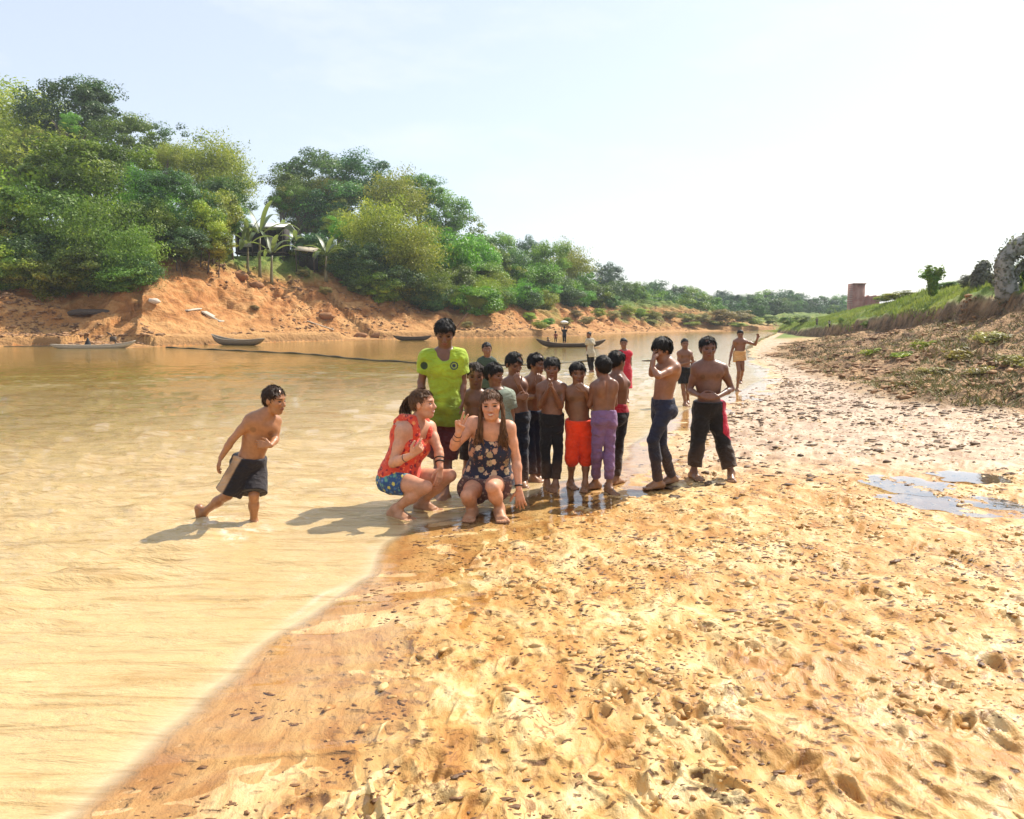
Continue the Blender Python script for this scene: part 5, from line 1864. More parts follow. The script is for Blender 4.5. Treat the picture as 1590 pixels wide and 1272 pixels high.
    bl = {n: round(float(np.linalg.norm(J[x] - J[y])) / H, 3) for n, x, y in (('uA', 'sA', 'eA'), ('fA', 'eA', 'wA'), ('uB', 'sB', 'eB'), ('fB', 'eB', 'wB'), ('tA', 'hA', 'kA'), ('sA', 'kA', 'nA'), ('tB', 'hB', 'kB'), ('sB', 'kB', 'nB'), ('spine', 'neck', 'pelvis'))}
    print('PERSON', label[:40], 'Y%.2f' % Y, 'a/H %.3f' % (a / H), 'shw %.2f' % (np.linalg.norm(J['sA'] - J['sB']) / H), bl)
    return e, J, ctx


NAVY, BLACK = (0.010, 0.014, 0.036), (0.010, 0.010, 0.012)
DK = (0.20, 0.09, 0.05)

# --- boy running out of the river
def stripe(Vc, col, c):
    J, H = c['J'], c['H']
    ax = unit(J['kA'] - J['hA'])
    d = Vc - J['hA']
    rad = d - (d @ ax)[:, None] * ax
    ang = (rad / (np.linalg.norm(rad, axis=1)[:, None] + 1e-9)) @ unit([-.62, -.78, 0])
    m = sstep(.80, .87, ang)[:, None] * ((Vc - J['pelvis']) @ unit(J['hA'] - J['hB']) > .005 * H)[:, None]
    return col * (1 - m) + np.array([0.52, 0.33, 0.19]) * m


person('boy in black shorts with a tan side stripe running out of the river', 4, (838, 1040), 1.30,
       dict(neck=(905, 300, 0), sA=(812, 338, -.07), sB=(978, 345, .07), eA=(695, 470, -.12), wA=(628, 578, -.14), eB=(975, 462, .0), wB=(945, 500, -.13),
            hA=(760, 640, -.05), hB=(845, 645, .05), kA=(672, 815, -.08), nA=(520, 925, .02), kB=(838, 815, -.06), nB=(838, 985)),
       32, dict(c=(968, 212), a=180, yaw=72, pitch=6), [lambda c: trousers(c, (0.020, 0.016, 0.019), loose=.020, thigh=.93, waist=.055, wr=.006, name='shorts', tint=stripe, hem_w=.012)],
       skin=(0.36, 0.165, 0.075), hipyaw=40, hair=dict(thick=0.031, front=.24, col=(0.035, 0.018, 0.010)),
       hands=dict(B=dict(d=(-.95, -.1, .12), n=(.1, .9, -.2), side=(0, -.1, 1), curl=(15, 20, 25, 30)), A=dict(d=(-.35, -.1, -.9), n=(.6, .2, 0), side=(.6, -.5, -.3), curl=(20, 25, 30, 35))),
       toes=dict(A=((.12, .05, -1), (.95, -.2, .1)), B=(.75, -.65, 0)), voxel=.0048, lip=(0.28, 0.09, 0.06))


# --- the two young women crouching in front
def ponytail(mb, cols, hc, HF, a, J, ctx):
    rng = np.random.default_rng(4)
    W = lambda x, y, z_: hc + a * (x * HF[0] + y * HF[1] + z_ * HF[2])
    paths = []
    for k in range(46):
        o = rng.normal(size=3) * .05
        t = rng.normal(size=3) * .09
        paths.append([W(o[0], -.40 + o[1], .20 + o[2]), W(o[0] + t[0] * .3, -.58 + o[1], .20 + o[2]), W(t[0], -.66 + t[1], -.10), W(t[0] * 1.3, -.62 + t[1], -.45 - .12 * rng.random())])
    for k in range(40):   # swept back over the skull
        x = rng.uniform(-.30, .30)
        paths.append([W(x, .26 - abs(x) * .5, .34 - abs(x) * .55), W(x * 1.06, .0, .485 - abs(x) * .72 + .012), W(x * .8, -.28, .36 - abs(x) * .3), W(x * .15, -.44, .20)])
    locks(mb, cols, paths, paths, .020 * a / .22 * .22, (0.060, 0.030, 0.014), rng)


def loose_hair(mb, cols, hc, HF, a, J, ctx):
    rng = np.random.default_rng(6)
    W = lambda x, y, z_: hc + a * (x * HF[0] + y * HF[1] + z_ * HF[2])
    CF, H = ctx['CF'], ctx['H']
    paths = []
    for k in range(260):
        s = -1 if k % 2 else 1
        u = rng.random()
        x0 = s * (.04 + .20 * u)
        y0 = .20 - .40 * rng.random()
        y1 = -.02 - .22 * rng.random() if k % 3 else .06
        d = rng.normal(size=3) * .035
        end = J['neck'] + CF[0] * s * (.030 + .060 * rng.random()) * H + CF[1] * (.070 + .015 * rng.random() if k % 4 else -.06) * H - CF[2] * (.03 + .13 * rng.random()) * H
        paths.append([W(x0 * .4, y0, .50 - .15 * abs(y0)), W(s * .30, y0 * .6 + .02, .28), W(s * (.395 + d[0] * .5), y1, -.08), W(s * (.37 + d[0]), y1 + .06 + d[1], -.42), (W(s * .36, .02 + d[1], -.6) + end) / 2 + CF[1] * .015 * H, end])
    locks(mb, cols, paths, paths, .0050, (0.13, 0.066, 0.032), rng, 5)


def bracelets(which):
    def f(e, org, J, H, CF, HF, hc, a):
        for s, off, r, w_ in which:
            w = J['w' + s]
            ax = unit(J['w' + s] - J['e' + s])
            c = w - ax * off * H - org
            F = frame_from(ax, CF[1] if abs(ax @ CF[1]) < .9 else CF[0])
            an = np.linspace(0, 2 * np.pi, 25)
            pts = c + r * (np.cos(an)[:, None] * F[0] + np.sin(an)[:, None] * F[1])
            mb = MB()
            mb.tube(pts, w_, 6, False)
            mb.build('bracelet', M_BAND, e)
    return f


person('young woman in an orange red floral top crouching in profile with a ponytail', 1, (180, 1085), 1.64,
       dict(neck=(268, 632, .02), sA=(208, 668, -.13), sB=(338, 648, .12), eA=(160, 825, -.20), wA=(252, 785, -.30), eB=(385, 760, .02), wB=(393, 845, -.06),
            hA=(160, 915, -.10), hB=(210, 905, .12), kA=(322, 942, -.26), kB=(442, 885, .02), nA=(172, 1050), nB=(305, 1012)),
       62, dict(c=(307, 532), a=148, yaw=76, pitch=-4), [lambda c: tank(c, (.8, .1, .03), M_FLOR_RED, length=.0, top=.075, loose=.010, strap=.022, flare=.012, wr=.004),
                                              lambda c: trousers(c, (.1, .1, .2), loose=.012, thigh=.42, waist=.05, mat=M_PATT, name='shorts', wr=.004)],
       skin=(0.60, 0.30, 0.185), hipyaw=66, fat=.96, sex='f', fair=True, teeth=True, voxel=.0042, muddy=True,
       hair=dict(thick=0.019, front=.30, slope=.7, nape=-.15, ear=.03, rough=.6, locks=ponytail),
       hands=dict(A=dict(d=(.72, -.05, .65), n=(-.3, .9, .2), side=(-.4, -.2, .9), curl=(15, 60, 70, 75), thumb='out'), B=dict(d=(-.1, -.25, -1), n=(-.5, .5, 0), side=(-.3, -.9, 0), curl=(12, 14, 16, 20))),
       toes=dict(A=(.80, -.6, 0), B=(.85, -.5, 0)), extra=bracelets([('A', .045, .030, .004), ('B', .03, .033, .007), ('B', .05, .034, .006)]))

person('young woman in a navy floral top crouching and making a peace sign', 1, (690, 1075), 1.66,
       dict(neck=(648, 650, .03), sA=(556, 628, .03), sB=(730, 650, .03), eA=(462, 742, -.08), wA=(484, 672, -.18), eB=(768, 800, .03), wB=(782, 955, -.05),
            hA=(585, 925, .14), hB=(675, 925, .14), kA=(525, 985, -.22), kB=(650, 945, -.26), nA=(550, 1042), nB=(686, 1045)),
       2, dict(c=(645, 538), a=150, yaw=-4, pitch=2, roll=-3, dy=-.03), [lambda c: trousers(c, (.1, .1, .1), loose=.018, thigh=.52, waist=.05, mat=M_BROWNF, name='shorts', wr=.004, hem_w=.012),
                                                           lambda c: tank(c, (.02, .02, .05), M_FLOR_NAVY, length=.02, top=.068, loose=.010, strap=.0085, sx=.066, scoop=.036, flare=.022, wr=.004)],
       skin=(0.62, 0.31, 0.19), fat=1.0, sex='f', fair=True, teeth=True, voxel=.0042,
       hair=dict(thick=0.022, front=.26, nape=-.45, ear=-.12, rough=.7, locks=loose_hair),
       hands=dict(A=dict(d=(.12, -.05, 1), n=(.15, -1, 0), side=(1, 0, 0), curl=(4, 3, 92, 95), spread=15, thumb='fold'),
                  B=dict(d=(.12, -.2, -1), n=(.2, .8, -.1), side=(-.8, -.5, 0), curl=(16, 12, 14, 18), spread=9, thumb='wide')),
       toes=dict(A=(-.18, -1, 0), B=(.15, -1, 0)), extra=bracelets([('A', .02, .028, .004), ('A', .045, .030, .005), ('B', .02, .029, .008)]))


# --- the man in the yellow green shirt
def badge(Vc, col, c):
    J, H, CF = c['J'], c['H'], c['CF']
    q = (Vc - J['chest']) @ CF.T / H
    for cx_, cz_, r in ((-.055, .045, .022),):
        d = np.hypot(q[:, 0] - cx_, q[:, 2] - cz_)
        m = ((d < r) & (q[:, 1] > 0))[:, None] * 1.0
        col = col * (1 - m) + np.array([0.03, 0.05, 0.07]) * m
        m = ((d < r * .72) & (d > r * .45) & (q[:, 1] > 0))[:, None] * .8
        col = col * (1 - m) + np.array([0.35, 0.45, 0.06]) * m
    s_ = J['sA'] + (J['eA'] - J['sA']) * .30
    d = np.linalg.norm((Vc - s_) @ np.array([[1, 0, 0], [0, 0, 0], [0, 0, 1]]).T, axis=1)
    m = ((d < .021 * H) & (Vc[:, 1] < J['sA'][1]))[:, None] * 1.0
    col = col * (1 - m) + np.array([0.03, 0.06, 0.03]) * m
    w_ = sstep(.02, -.10, (Vc - J['belly']) @ CF[2] / H + .05 * vnoise3(Vc * 13, 8) - .01)[:, None]      # soaked up to the waist
    return col * (1 - w_ * .62)


person('man in a bright yellow green shirt standing behind the crouching women', 1, (412, 1003), 1.62,
       dict(neck=(415, 270, .0), sA=(326, 304, .0), sB=(490, 304, .0), eA=(300, 425, .03), wA=(302, 530, -.02), eB=(504, 425, .03), wB=(496, 535, -.03),
            hA=(388, 612, 0), hB=(450, 612, 0), kA=(386, 800, -.02), kB=(424, 800, -.02), nA=(386, 968), nB=(416, 972)),
       0, dict(c=(416, 183), a=132, yaw=2, pitch=24, dy=-.04), [lambda c: trousers(c, (0.055, 0.012, 0.014), loose=.010, thigh=.98, waist=.03, name='shorts', hem_w=.014),
                                                   lambda c: shirt(c, (0.31, 0.43, 0.030), .62, .045, .05, .042, .008, tint=badge, wr=.009)],
       skin=(0.155, 0.072, 0.042), fat=.90, hair=dict(thick=0.037, front=.20), voxel=.005)

# --- boys close behind
person('bare-chested boy with cropped hair behind the peace-sign woman\'s raised hand', 1, (520, 975), 1.25,
       dict(neck=(566, 470, 0), sA=(522, 492, 0), sB=(610, 492, 0), eA=(510, 592, .03), wA=(518, 680, -.02), eB=(618, 592, .03), wB=(608, 680, -.02),
            hA=(542, 690, 0), hB=(590, 690, 0), kA=(528, 815, -.02), kB=(588, 815, -.02), nA=(515, 940), nB=(586, 940)),
       2, dict(c=(568, 392), a=124, yaw=3, pitch=8), [lambda c: trousers(c, (0.035, 0.020, 0.018), loose=.016, thigh=.95, name='shorts')], skin=(0.24, 0.11, 0.06),
       hair=dict(thick=0.019, front=.24, col=(0.03, 0.018, 0.012)))
person('boy in a grey green shirt looking sideways right behind the peace-sign woman', 1, (690, 985), 1.24,
       dict(neck=(672, 462, 0), sA=(634, 492, -.05), sB=(732, 492, .03), eA=(628, 595, -.1), wA=(655, 660, -.18), eB=(746, 590, .05), wB=(742, 670, 0),
            hA=(668, 695, -.02), hB=(718, 695, .02), kA=(668, 830, -.02), kB=(718, 830, 0), nA=(666, 950), nB=(716, 950)),
       28, dict(c=(660, 388), a=112, yaw=58, pitch=10), [lambda c: trousers(c, BLACK, loose=.012), lambda c: shirt(c, (0.22, 0.26, 0.20), .6, .05, .05, .0, .012)],
       hair=dict(thick=0.037, front=.20))
person('distant boy in a dark green patterned shirt wading behind the group', 1, (623, 600), 1.25,
       dict(neck=(625, 303, 0), sA=(592, 322, 0), sB=(656, 324, 0), eA=(582, 385, 0), wA=(588, 440, -.03), eB=(664, 385, 0), wB=(658, 440, -.03),
            hA=(608, 440, 0), hB=(640, 440, 0), kA=(608, 520, 0), kB=(640, 520, 0), nA=(608, 585, 0), nB=(640, 585, 0)),
       5, dict(c=(623, 263), a=68, yaw=10), [lambda c: trousers(c, BLACK, loose=.012), lambda c: shirt(c, (0.045, 0.07, 0.045), .7, .05, .045, .0, .012)], Y=13.0, voxel=.0085, eyes=False, hair=dict(thick=0.025))
HUP = lambda sx: dict(d=(sx, 0, 1), n=(0, 1, .2), side=(-sx * 2, -.6, 0), curl=(20, 25, 30, 35))
person('bare-chested boy in long navy trousers resting his chin on his hand', 2, (200, 1098), 1.27,
       dict(neck=(150, 428, 0), sA=(102, 458, -.02), sB=(202, 455, .03), eA=(98, 555, -.06), wA=(165, 548, -.20), eB=(216, 548, -.06), wB=(178, 468, -.19),
            hA=(158, 690, 0), hB=(204, 690, 0), kA=(178, 880, -.03), kB=(208, 880, -.02), nA=(188, 1065), nB=(214, 1062)),
       18, dict(c=(152, 340), a=138, yaw=32, pitch=20), [lambda c: trousers(c, (0.013, 0.016, 0.030), loose=.010)], skin=DK, hair=dict(thick=0.028, front=.19),
       hands=dict(B=HUP(-.25), A=dict(d=(.9, 0, .1), n=(0, 1, 0), side=(0, -.3, 1), curl=(15, 18, 20, 22))))
person('bare-chested boy facing right in cropped navy trousers', 2, (275, 1068), 1.26,
       dict(neck=(282, 418, 0), sA=(243, 448, -.03), sB=(325, 445, .05), eA=(240, 545, -.06), wA=(285, 540, -.19), eB=(335, 535, .0), wB=(305, 468, -.14),
            hA=(242, 675, 0), hB=(288, 675, .02), kA=(258, 860, -.03), kB=(296, 860, .0), nA=(270, 1038), nB=(300, 1032)),
       40, dict(c=(290, 340), a=132, yaw=55, pitch=6), [lambda c: trousers(c, (0.012, 0.020, 0.045), hem=.9, loose=.010)], skin=(0.25, 0.115, 0.055), hair=dict(thick=0.028),
       hands=dict(B=HUP(.1), A=dict(d=(.8, -.1, .4), n=(0, 1, 0), side=(0, -.3, 1))))
person('bare-chested boy in black trousers holding his clasped hands to his mouth', 2, (395, 1110), 1.24,
       dict(neck=(385, 452, 0), sA=(314, 486, 0), sB=(456, 486, 0), eA=(312, 598, -.06), wA=(360, 502, -.20), eB=(440, 600, -.08), wB=(392, 502, -.20),
            hA=(358, 700, 0), hB=(412, 700, 0), kA=(346, 885, -.02), kB=(424, 885, -.01), nA=(356, 1070), nB=(408, 1078)),
       0, dict(c=(386, 366), a=136, yaw=-4, pitch=4), [lambda c: trousers(c, BLACK, hem=.86, loose=.009, hem_w=.005)], skin=DK, hair=dict(thick=0.031, front=.16),
       hands=dict(A=dict(d=(.22, 0, 1), n=(1, .1, 0), side=(0, -1, .2), curl=(12, 12, 14, 16)), B=dict(d=(-.22, 0, 1), n=(-1, .1, 0), side=(0, -1, .2), curl=(12, 12, 14, 16))))
person('boy in bright orange red shorts raising a hand to his mouth', 2, (590, 1112), 1.22,
       dict(neck=(546, 480, 0), sA=(488, 505, 0), sB=(606, 508, 0), eA=(482, 610, .06), wA=(512, 690, .10), eB=(632, 600, -.06), wB=(590, 508, -.19),
            hA=(526, 735, 0), hB=(586, 735, 0), kA=(508, 915, -.02), kB=(600, 915, -.02), nA=(502, 1062), nB=(590, 1078)),
       0, dict(c=(546, 396), a=136, yaw=3, pitch=4), [lambda c: trousers(c, (0.80, 0.055, 0.012), hem=.16, loose=.024, waist=.05, wr=.007, name='shorts', hem_w=.004)], skin=(0.215, 0.10, 0.05), fat=.88,
       hair=dict(thick=0.025, front=.20), hands=dict(B=dict(d=(-.62, -.05, .75), n=(-.3, .9, 0), side=(-.6, 0, .7), curl=(30, 35, 40, 45))))
person('boy in purple trousers standing with his bare back to the camera', 2, (720, 1135), 1.25,
       dict(neck=(712, 442, 0), sA=(648, 480, -.02), sB=(766, 470, .03), eA=(620, 590, .04), wA=(640, 620, .20), eB=(772, 585, .10), wB=(735, 600, .22),
            hA=(674, 690, -.02), hB=(738, 690, .02), kA=(664, 865, -.01), kB=(738, 880, .0), nA=(654, 1070), nB=(738, 1095)),
       198, dict(c=(700, 358), a=134, yaw=205, pitch=2), [lambda c: trousers(c, (0.215, 0.12, 0.25), hem=.80, loose=.008, wr=.009)], skin=(0.20, 0.092, 0.055), hair=dict(thick=0.034, nape=-.38),
       toes=dict(A=(-.9, -.3, 0), B=(.35, -.9, 0)))


def redband(Vc, col, c):
    d = (Vc - c['J']['pelvis']) @ c['PF'][2]
    m = (d > .030 * c['H'])[:, None] * 1.0
    return col * (1 - m) + np.array([0.42, 0.02, 0.035]) * m


person('bare-chested boy in dark trousers with a red waistband facing away right', 2, (762, 1075), 1.28,
       dict(neck=(792, 402, 0), sA=(752, 448, -.04), sB=(826, 448, .06), eA=(768, 550, .06), wA=(790, 600, .20), eB=(824, 545, .14), wB=(800, 590, .26),
            hA=(760, 672, -.02), hB=(806, 672, .03), kA=(752, 860, .02), kB=(794, 860, .03), nA=(752, 1042), nB=(778, 1040)),
       140, dict(c=(788, 322), a=130, yaw=128, pitch=6), [lambda c: trousers(c, (0.016, 0.013, 0.014), loose=.010, waist=.085, tint=redband)], skin=DK, hair=dict(thick=0.025, nape=-.36),
       toes=dict(A=(-.4, -.8, 0), B=(.5, .6, 0)))
person('far boy in a pale shirt and dark trousers standing in the shallows', 2, (629, 394), 1.22,
       dict(neck=(617, 184, 0), sA=(605, 194, -.05), sB=(637, 194, .05), eA=(602, 238, 0), wA=(604, 280, 0), eB=(641, 238, 0), wB=(634, 278, -.05),
            hA=(614, 285, -.03), hB=(636, 285, .03), kA=(616, 335, 0), kB=(633, 335, 0), nA=(624, 378, 0), nB=(636, 378, 0)),
       -35, dict(c=(613, 160), a=38, yaw=-40), [lambda c: trousers(c, BLACK, loose=.010), lambda c: shirt(c, (0.45, 0.40, 0.30), .6, .06, .045, .0, .016)], Y=24.0, voxel=.011, eyes=False, hair=dict(thick=0.031))
person('child in a long red dress standing in shallow water behind the boys', 2, (838, 575), 1.24,
       dict(neck=(834, 254, 0), sA=(804, 272, 0), sB=(866, 276, 0), eA=(798, 338, .02), wA=(806, 400, 0), eB=(870, 345, .02), wB=(852, 415, -.05),
            hA=(824, 400, 0), hB=(852, 400, 0), kA=(824, 480, 0), kB=(850, 480, 0), nA=(824, 556, 0), nB=(850, 556, 0)),
       6, dict(c=(828, 212), a=64, yaw=-5), [lambda c: dress(c, (0.52, 0.022, 0.045))], Y=15.5, voxel=.009, eyes=False, skin=DK, hair=dict(thick=0.022))
person('bare-chested boy in navy leggings hiding his face behind his arms', 3, (255, 1192), 1.41,
       dict(neck=(322, 345, 0), sA=(292, 378, .13), sB=(372, 388, -.11), eA=(222, 425, .06), wA=(226, 345, -.02), eB=(262, 440, -.27), wB=(228, 388, -.20),
            hA=(268, 668, .07), hB=(314, 664, -.06), kA=(282, 890, .06), kB=(226, 862, -.07), nA=(352, 1072), nB=(262, 1130)),
       -72, dict(c=(287, 268), a=156, yaw=-72, pitch=18), [lambda c: trousers(c, (0.016, 0.020, 0.042), hem=.96, loose=.008, waist=.06, wr=.005)], skin=(0.27, 0.125, 0.07), hair=dict(thick=0.043, front=.14),
       hands=dict(A=dict(d=(.15, -.1, 1), n=(1, 0, 0), side=(.2, -1, 0), curl=(15, 18, 20, 22)), B=dict(d=(.1, .25, 1), n=(1, .3, 0), side=(0, 1, 0), curl=(15, 18, 20, 22))),
       toes=dict(A=(-.92, -.35, 0), B=(-.93, -.35, 0)), voxel=.005)
person('distant bare-chested boy in black shorts holding out one hand', 3, (442, 642), 1.25,
       dict(neck=(438, 272, 0), sA=(400, 292, 0), sB=(474, 292, 0), eA=(400, 368, -.05), wA=(470, 352, -.2), eB=(492, 345, .06), wB=(474, 400, -.02),
            hA=(418, 412, 0), hB=(454, 412, 0), kA=(426, 515, -.02), kB=(456, 515, 0), nA=(440, 618, 0), nB=(458, 600, .15)),
       0, dict(c=(438, 229), a=70, yaw=0), [lambda c: trousers(c, BLACK, loose=.018, thigh=.75, name='shorts')], Y=14.7, voxel=.0085, eyes=False, skin=DK, hair=dict(thick=0.022),
       hands=dict(A=dict(d=(.9, -.1, .15), n=(0, 0, 1), side=(0, -1, .3), curl=(10, 10, 12, 14))))


def redside(Vc, col, c):
    J, H, PF = c['J'], c['H'], c['PF']
    q = (Vc - J['pelvis']) @ PF.T / H
    m = ((q[:, 0] < -.082) & (q[:, 2] > -.16 + .9 * (q[:, 0] + .082)))[:, None] * 1.0
    return col * (1 - m) + np.array([0.48, 0.018, 0.05]) * m


person('sturdy bare-chested boy in black cropped trousers with legs apart', 3, (495, 1110), 1.41,
       dict(neck=(592, 348, 0), sA=(512, 388, 0), sB=(688, 390, 0), eA=(470, 535, .02), wA=(536, 572, -.17), eB=(746, 526, .02), wB=(652, 578, -.16),
            hA=(552, 678, 0), hB=(640, 678, 0), kA=(524, 868, -.03), kB=(686, 868, -.03), nA=(496, 1068), nB=(744, 1078)),
       0, dict(c=(590, 260), a=150, yaw=2, pitch=3), [lambda c: trousers(c, (0.013, 0.012, 0.013), hem=.84, loose=.022, waist=.06, wr=.007, tint=redside, hem_w=.006)], skin=(0.165, 0.075, 0.048), fat=.97,
       hair=dict(thick=0.022, front=.20), voxel=.005,
       hands=dict(A=dict(d=(1, -.08, -.05), n=(0, 1, -.2), side=(0, -.1, 1), curl=(18, 20, 24, 28)), B=dict(d=(-1, -.12, .02), n=(0, 1, -.2), side=(0, -.1, 1), curl=(18, 20, 24, 28))))
person('distant boy in tan shorts striding along the shore with one arm raised', 3, (782, 542), 1.36,
       dict(neck=(805, 198, 0), sA=(766, 216, 0), sB=(838, 214, 0), eA=(744, 288, 0), wA=(732, 348, -.05), eB=(902, 234, -.05), wB=(915, 195, -.15),
            hA=(782, 305, 0), hB=(814, 305, 0), kA=(794, 410, -.08), kB=(818, 400, -.02), nA=(783, 522, 0), nB=(806, 470, .3)),
       -8, dict(c=(803, 166), a=56, yaw=-10, pitch=8), [lambda c: trousers(c, (0.62, 0.36, 0.15), loose=.020, thigh=.38, waist=.06, name='shorts', hem_w=.01)], Y=17.9, voxel=.0095, eyes=False, skin=DK, fat=.85,
       hair=dict(thick=0.031), hands=dict(B=dict(d=(.1, -.1, 1), n=(-.5, -.5, 0))))

# --- far figures: in the boat and on the grass
YB = 47.0
BOAT_Z = 0.16
person('far figure in dark clothes standing in the canoe with a white bundle overhead', 2, (463, 203), 1.10,
       dict(neck=(462, 128, 0), sA=(451, 134, 0), sB=(474, 134, 0), eA=(444, 122, 0), wA=(451, 104, 0), eB=(481, 122, 0), wB=(474, 104, 0),
            hA=(457, 164, 0), hB=(469, 164, 0), kA=(457, 184, 0), kB=(469, 184, 0), nA=(457, 203, 0), nB=(469, 203, 0)),
       150, dict(c=(462, 116), a=17, yaw=150), [lambda c: trousers(c, BLACK, loose=.012), lambda c: shirt(c, (0.02, 0.02, 0.025), .5)], Y=YB, voxel=.014, eyes=False, foot_z=BOAT_Z, skin=DK, hair=dict(thick=0.031), muddy=False)
person('far child in a red brown shirt standing in the canoe beside the taller figure', 2, (409, 203), 0.64,
       dict(neck=(409, 153, 0), sA=(401, 158, 0), sB=(418, 158, 0), eA=(398, 170, 0), wA=(399, 181, 0), eB=(421, 170, 0), wB=(420, 181, 0),
            hA=(405, 178, 0), hB=(413, 178, 0), kA=(404, 191, 0), kB=(414, 191, 0), nA=(404, 203, 0), nB=(414, 203, 0)),
       170, dict(c=(408, 143), a=17, yaw=170), [lambda c: trousers(c, BLACK, loose=.012), lambda c: shirt(c, (0.20, 0.05, 0.035), .5)], Y=YB, voxel=.011, eyes=False, foot_z=BOAT_Z, skin=DK, hair=dict(thick=0.031), muddy=False)
person('far child crouching low at the left end of the canoe', 2, (364, 206), 0.62,
       dict(neck=(362, 188, 0), sA=(354, 192, 0), sB=(370, 192, 0), eA=(352, 199, -.04), wA=(358, 203, -.1), eB=(372, 199, -.04), wB=(366, 203, -.1),
            hA=(358, 206, .03), hB=(367, 206, .03), kA=(354, 201, -.12), kB=(371, 201, -.12), nA=(357, 209, -.05), nB=(368, 209, -.05)),
       0, dict(c=(361, 181), a=15, yaw=20), [lambda c: trousers(c, BLACK, loose=.012)], Y=YB, voxel=.011, eyes=False, foot_z=.06, skin=DK, hair=dict(thick=0.031), muddy=False)


def grass_person(px_, py_, hpx, label, tint, seed, sit=False):
    ds = np.arange(40, 125, .25)
    PP = np.array([at_y(px_, py_, q) for q in ds])
    hh = np.where(terrain(PP[:, 0], PP[:, 1]) + .12 > PP[:, 2])[0]
    d = float(ds[hh[0]]) if len(hh) else 100.0
    b = at_y(px_, py_, d)
    g = gz(b[0], d)
    k = hpx   # pixels tall
    yy = lambda f: py_ - f * k
    person(label, 0, (px_, py_), hpx * d / FPX,
           dict(neck=(px_, yy(.83)), sA=(px_ - .11 * k, yy(.8)), sB=(px_ + .11 * k, yy(.8)), eA=(px_ - .16 * k, yy(.63)), wA=(px_ - .13 * k, yy(.48), -.1), eB=(px_ + .16 * k, yy(.63)), wB=(px_ + .13 * k, yy(.48), -.1),
                hA=(px_ - .05 * k, yy(.5)), hB=(px_ + .05 * k, yy(.5)), kA=(px_ - .06 * k, yy(.27)), kB=(px_ + .06 * k, yy(.27)), nA=(px_ - .06 * k, yy(.05), 0), nB=(px_ + .06 * k, yy(.05), 0)),
           20, dict(c=(px_, yy(.92)), a=.16 * k, yaw=20), [lambda c: trousers(c, BLACK, loose=.012), lambda c: shirt(c, tint, .6)], Y=d, voxel=.0125, eyes=False, foot_z=b[2], skin=DK, hair=dict(thick=0.031), muddy=False)


grass_person(1268.5, 505, 12.5, 'tiny dark figure standing upright on the far grassy bank', (0.02, 0.02, 0.02), 1)
grass_person(1288, 509, 12, 'tiny figure in a pale shirt on the far grassy bank', (0.35, 0.36, 0.38), 2)
# ------------------------------------------------------------------ boats, wood, house, ruin, stumps, lumps of mud
def mat_wood(name, c0, c1, rough=0.75, scale=(14, 2, 14)):
    t = NT(name)
    n = t.noise(t.coord('Object', scale=scale), 2.0, 6, 0.65, 0.4)
    c = t.ramp(n, [(0.3, c0), (0.7, c1)])
    return t.done(t.pbsdf(c, rough, t.bump(n, 0.5, 0.02)))


M_WDARK = mat_wood('weathered_dark_wood', (0.035, 0.024, 0.017), (0.12, 0.085, 0.058))
M_WGREY = mat_wood('grey_boat_wood', (0.12, 0.09, 0.06), (0.30, 0.235, 0.165))
M_WPALE = mat_wood('pale_sunbleached_wood', (0.34, 0.29, 0.22), (0.60, 0.53, 0.42))
M_BAMB = mat_wood('dark_wet_bamboo', (0.03, 0.025, 0.015), (0.10, 0.085, 0.04))
M_TIN = mat_plain('weathered_tin', (0.62, 0.62, 0.60), 0.45, Metallic=0.2)
M_TINT = mat_plain('brown_thatch', (0.42, 0.36, 0.27), 0.9)
M_DARKW = mat_plain('dark_plank_wall', (0.03, 0.024, 0.02), 0.9)
M_PWALL = mat_plain('pale_board_wall', (0.55, 0.52, 0.46), 0.8)
M_TARP = mat_plain('faded_tarp', (0.52, 0.44, 0.33), 0.8)
M_BLACK = mat_plain('black_cloth', (0.012, 0.012, 0.016), 0.8)
M_WHITE = mat_plain('white_sack', (0.78, 0.77, 0.74), 0.8)


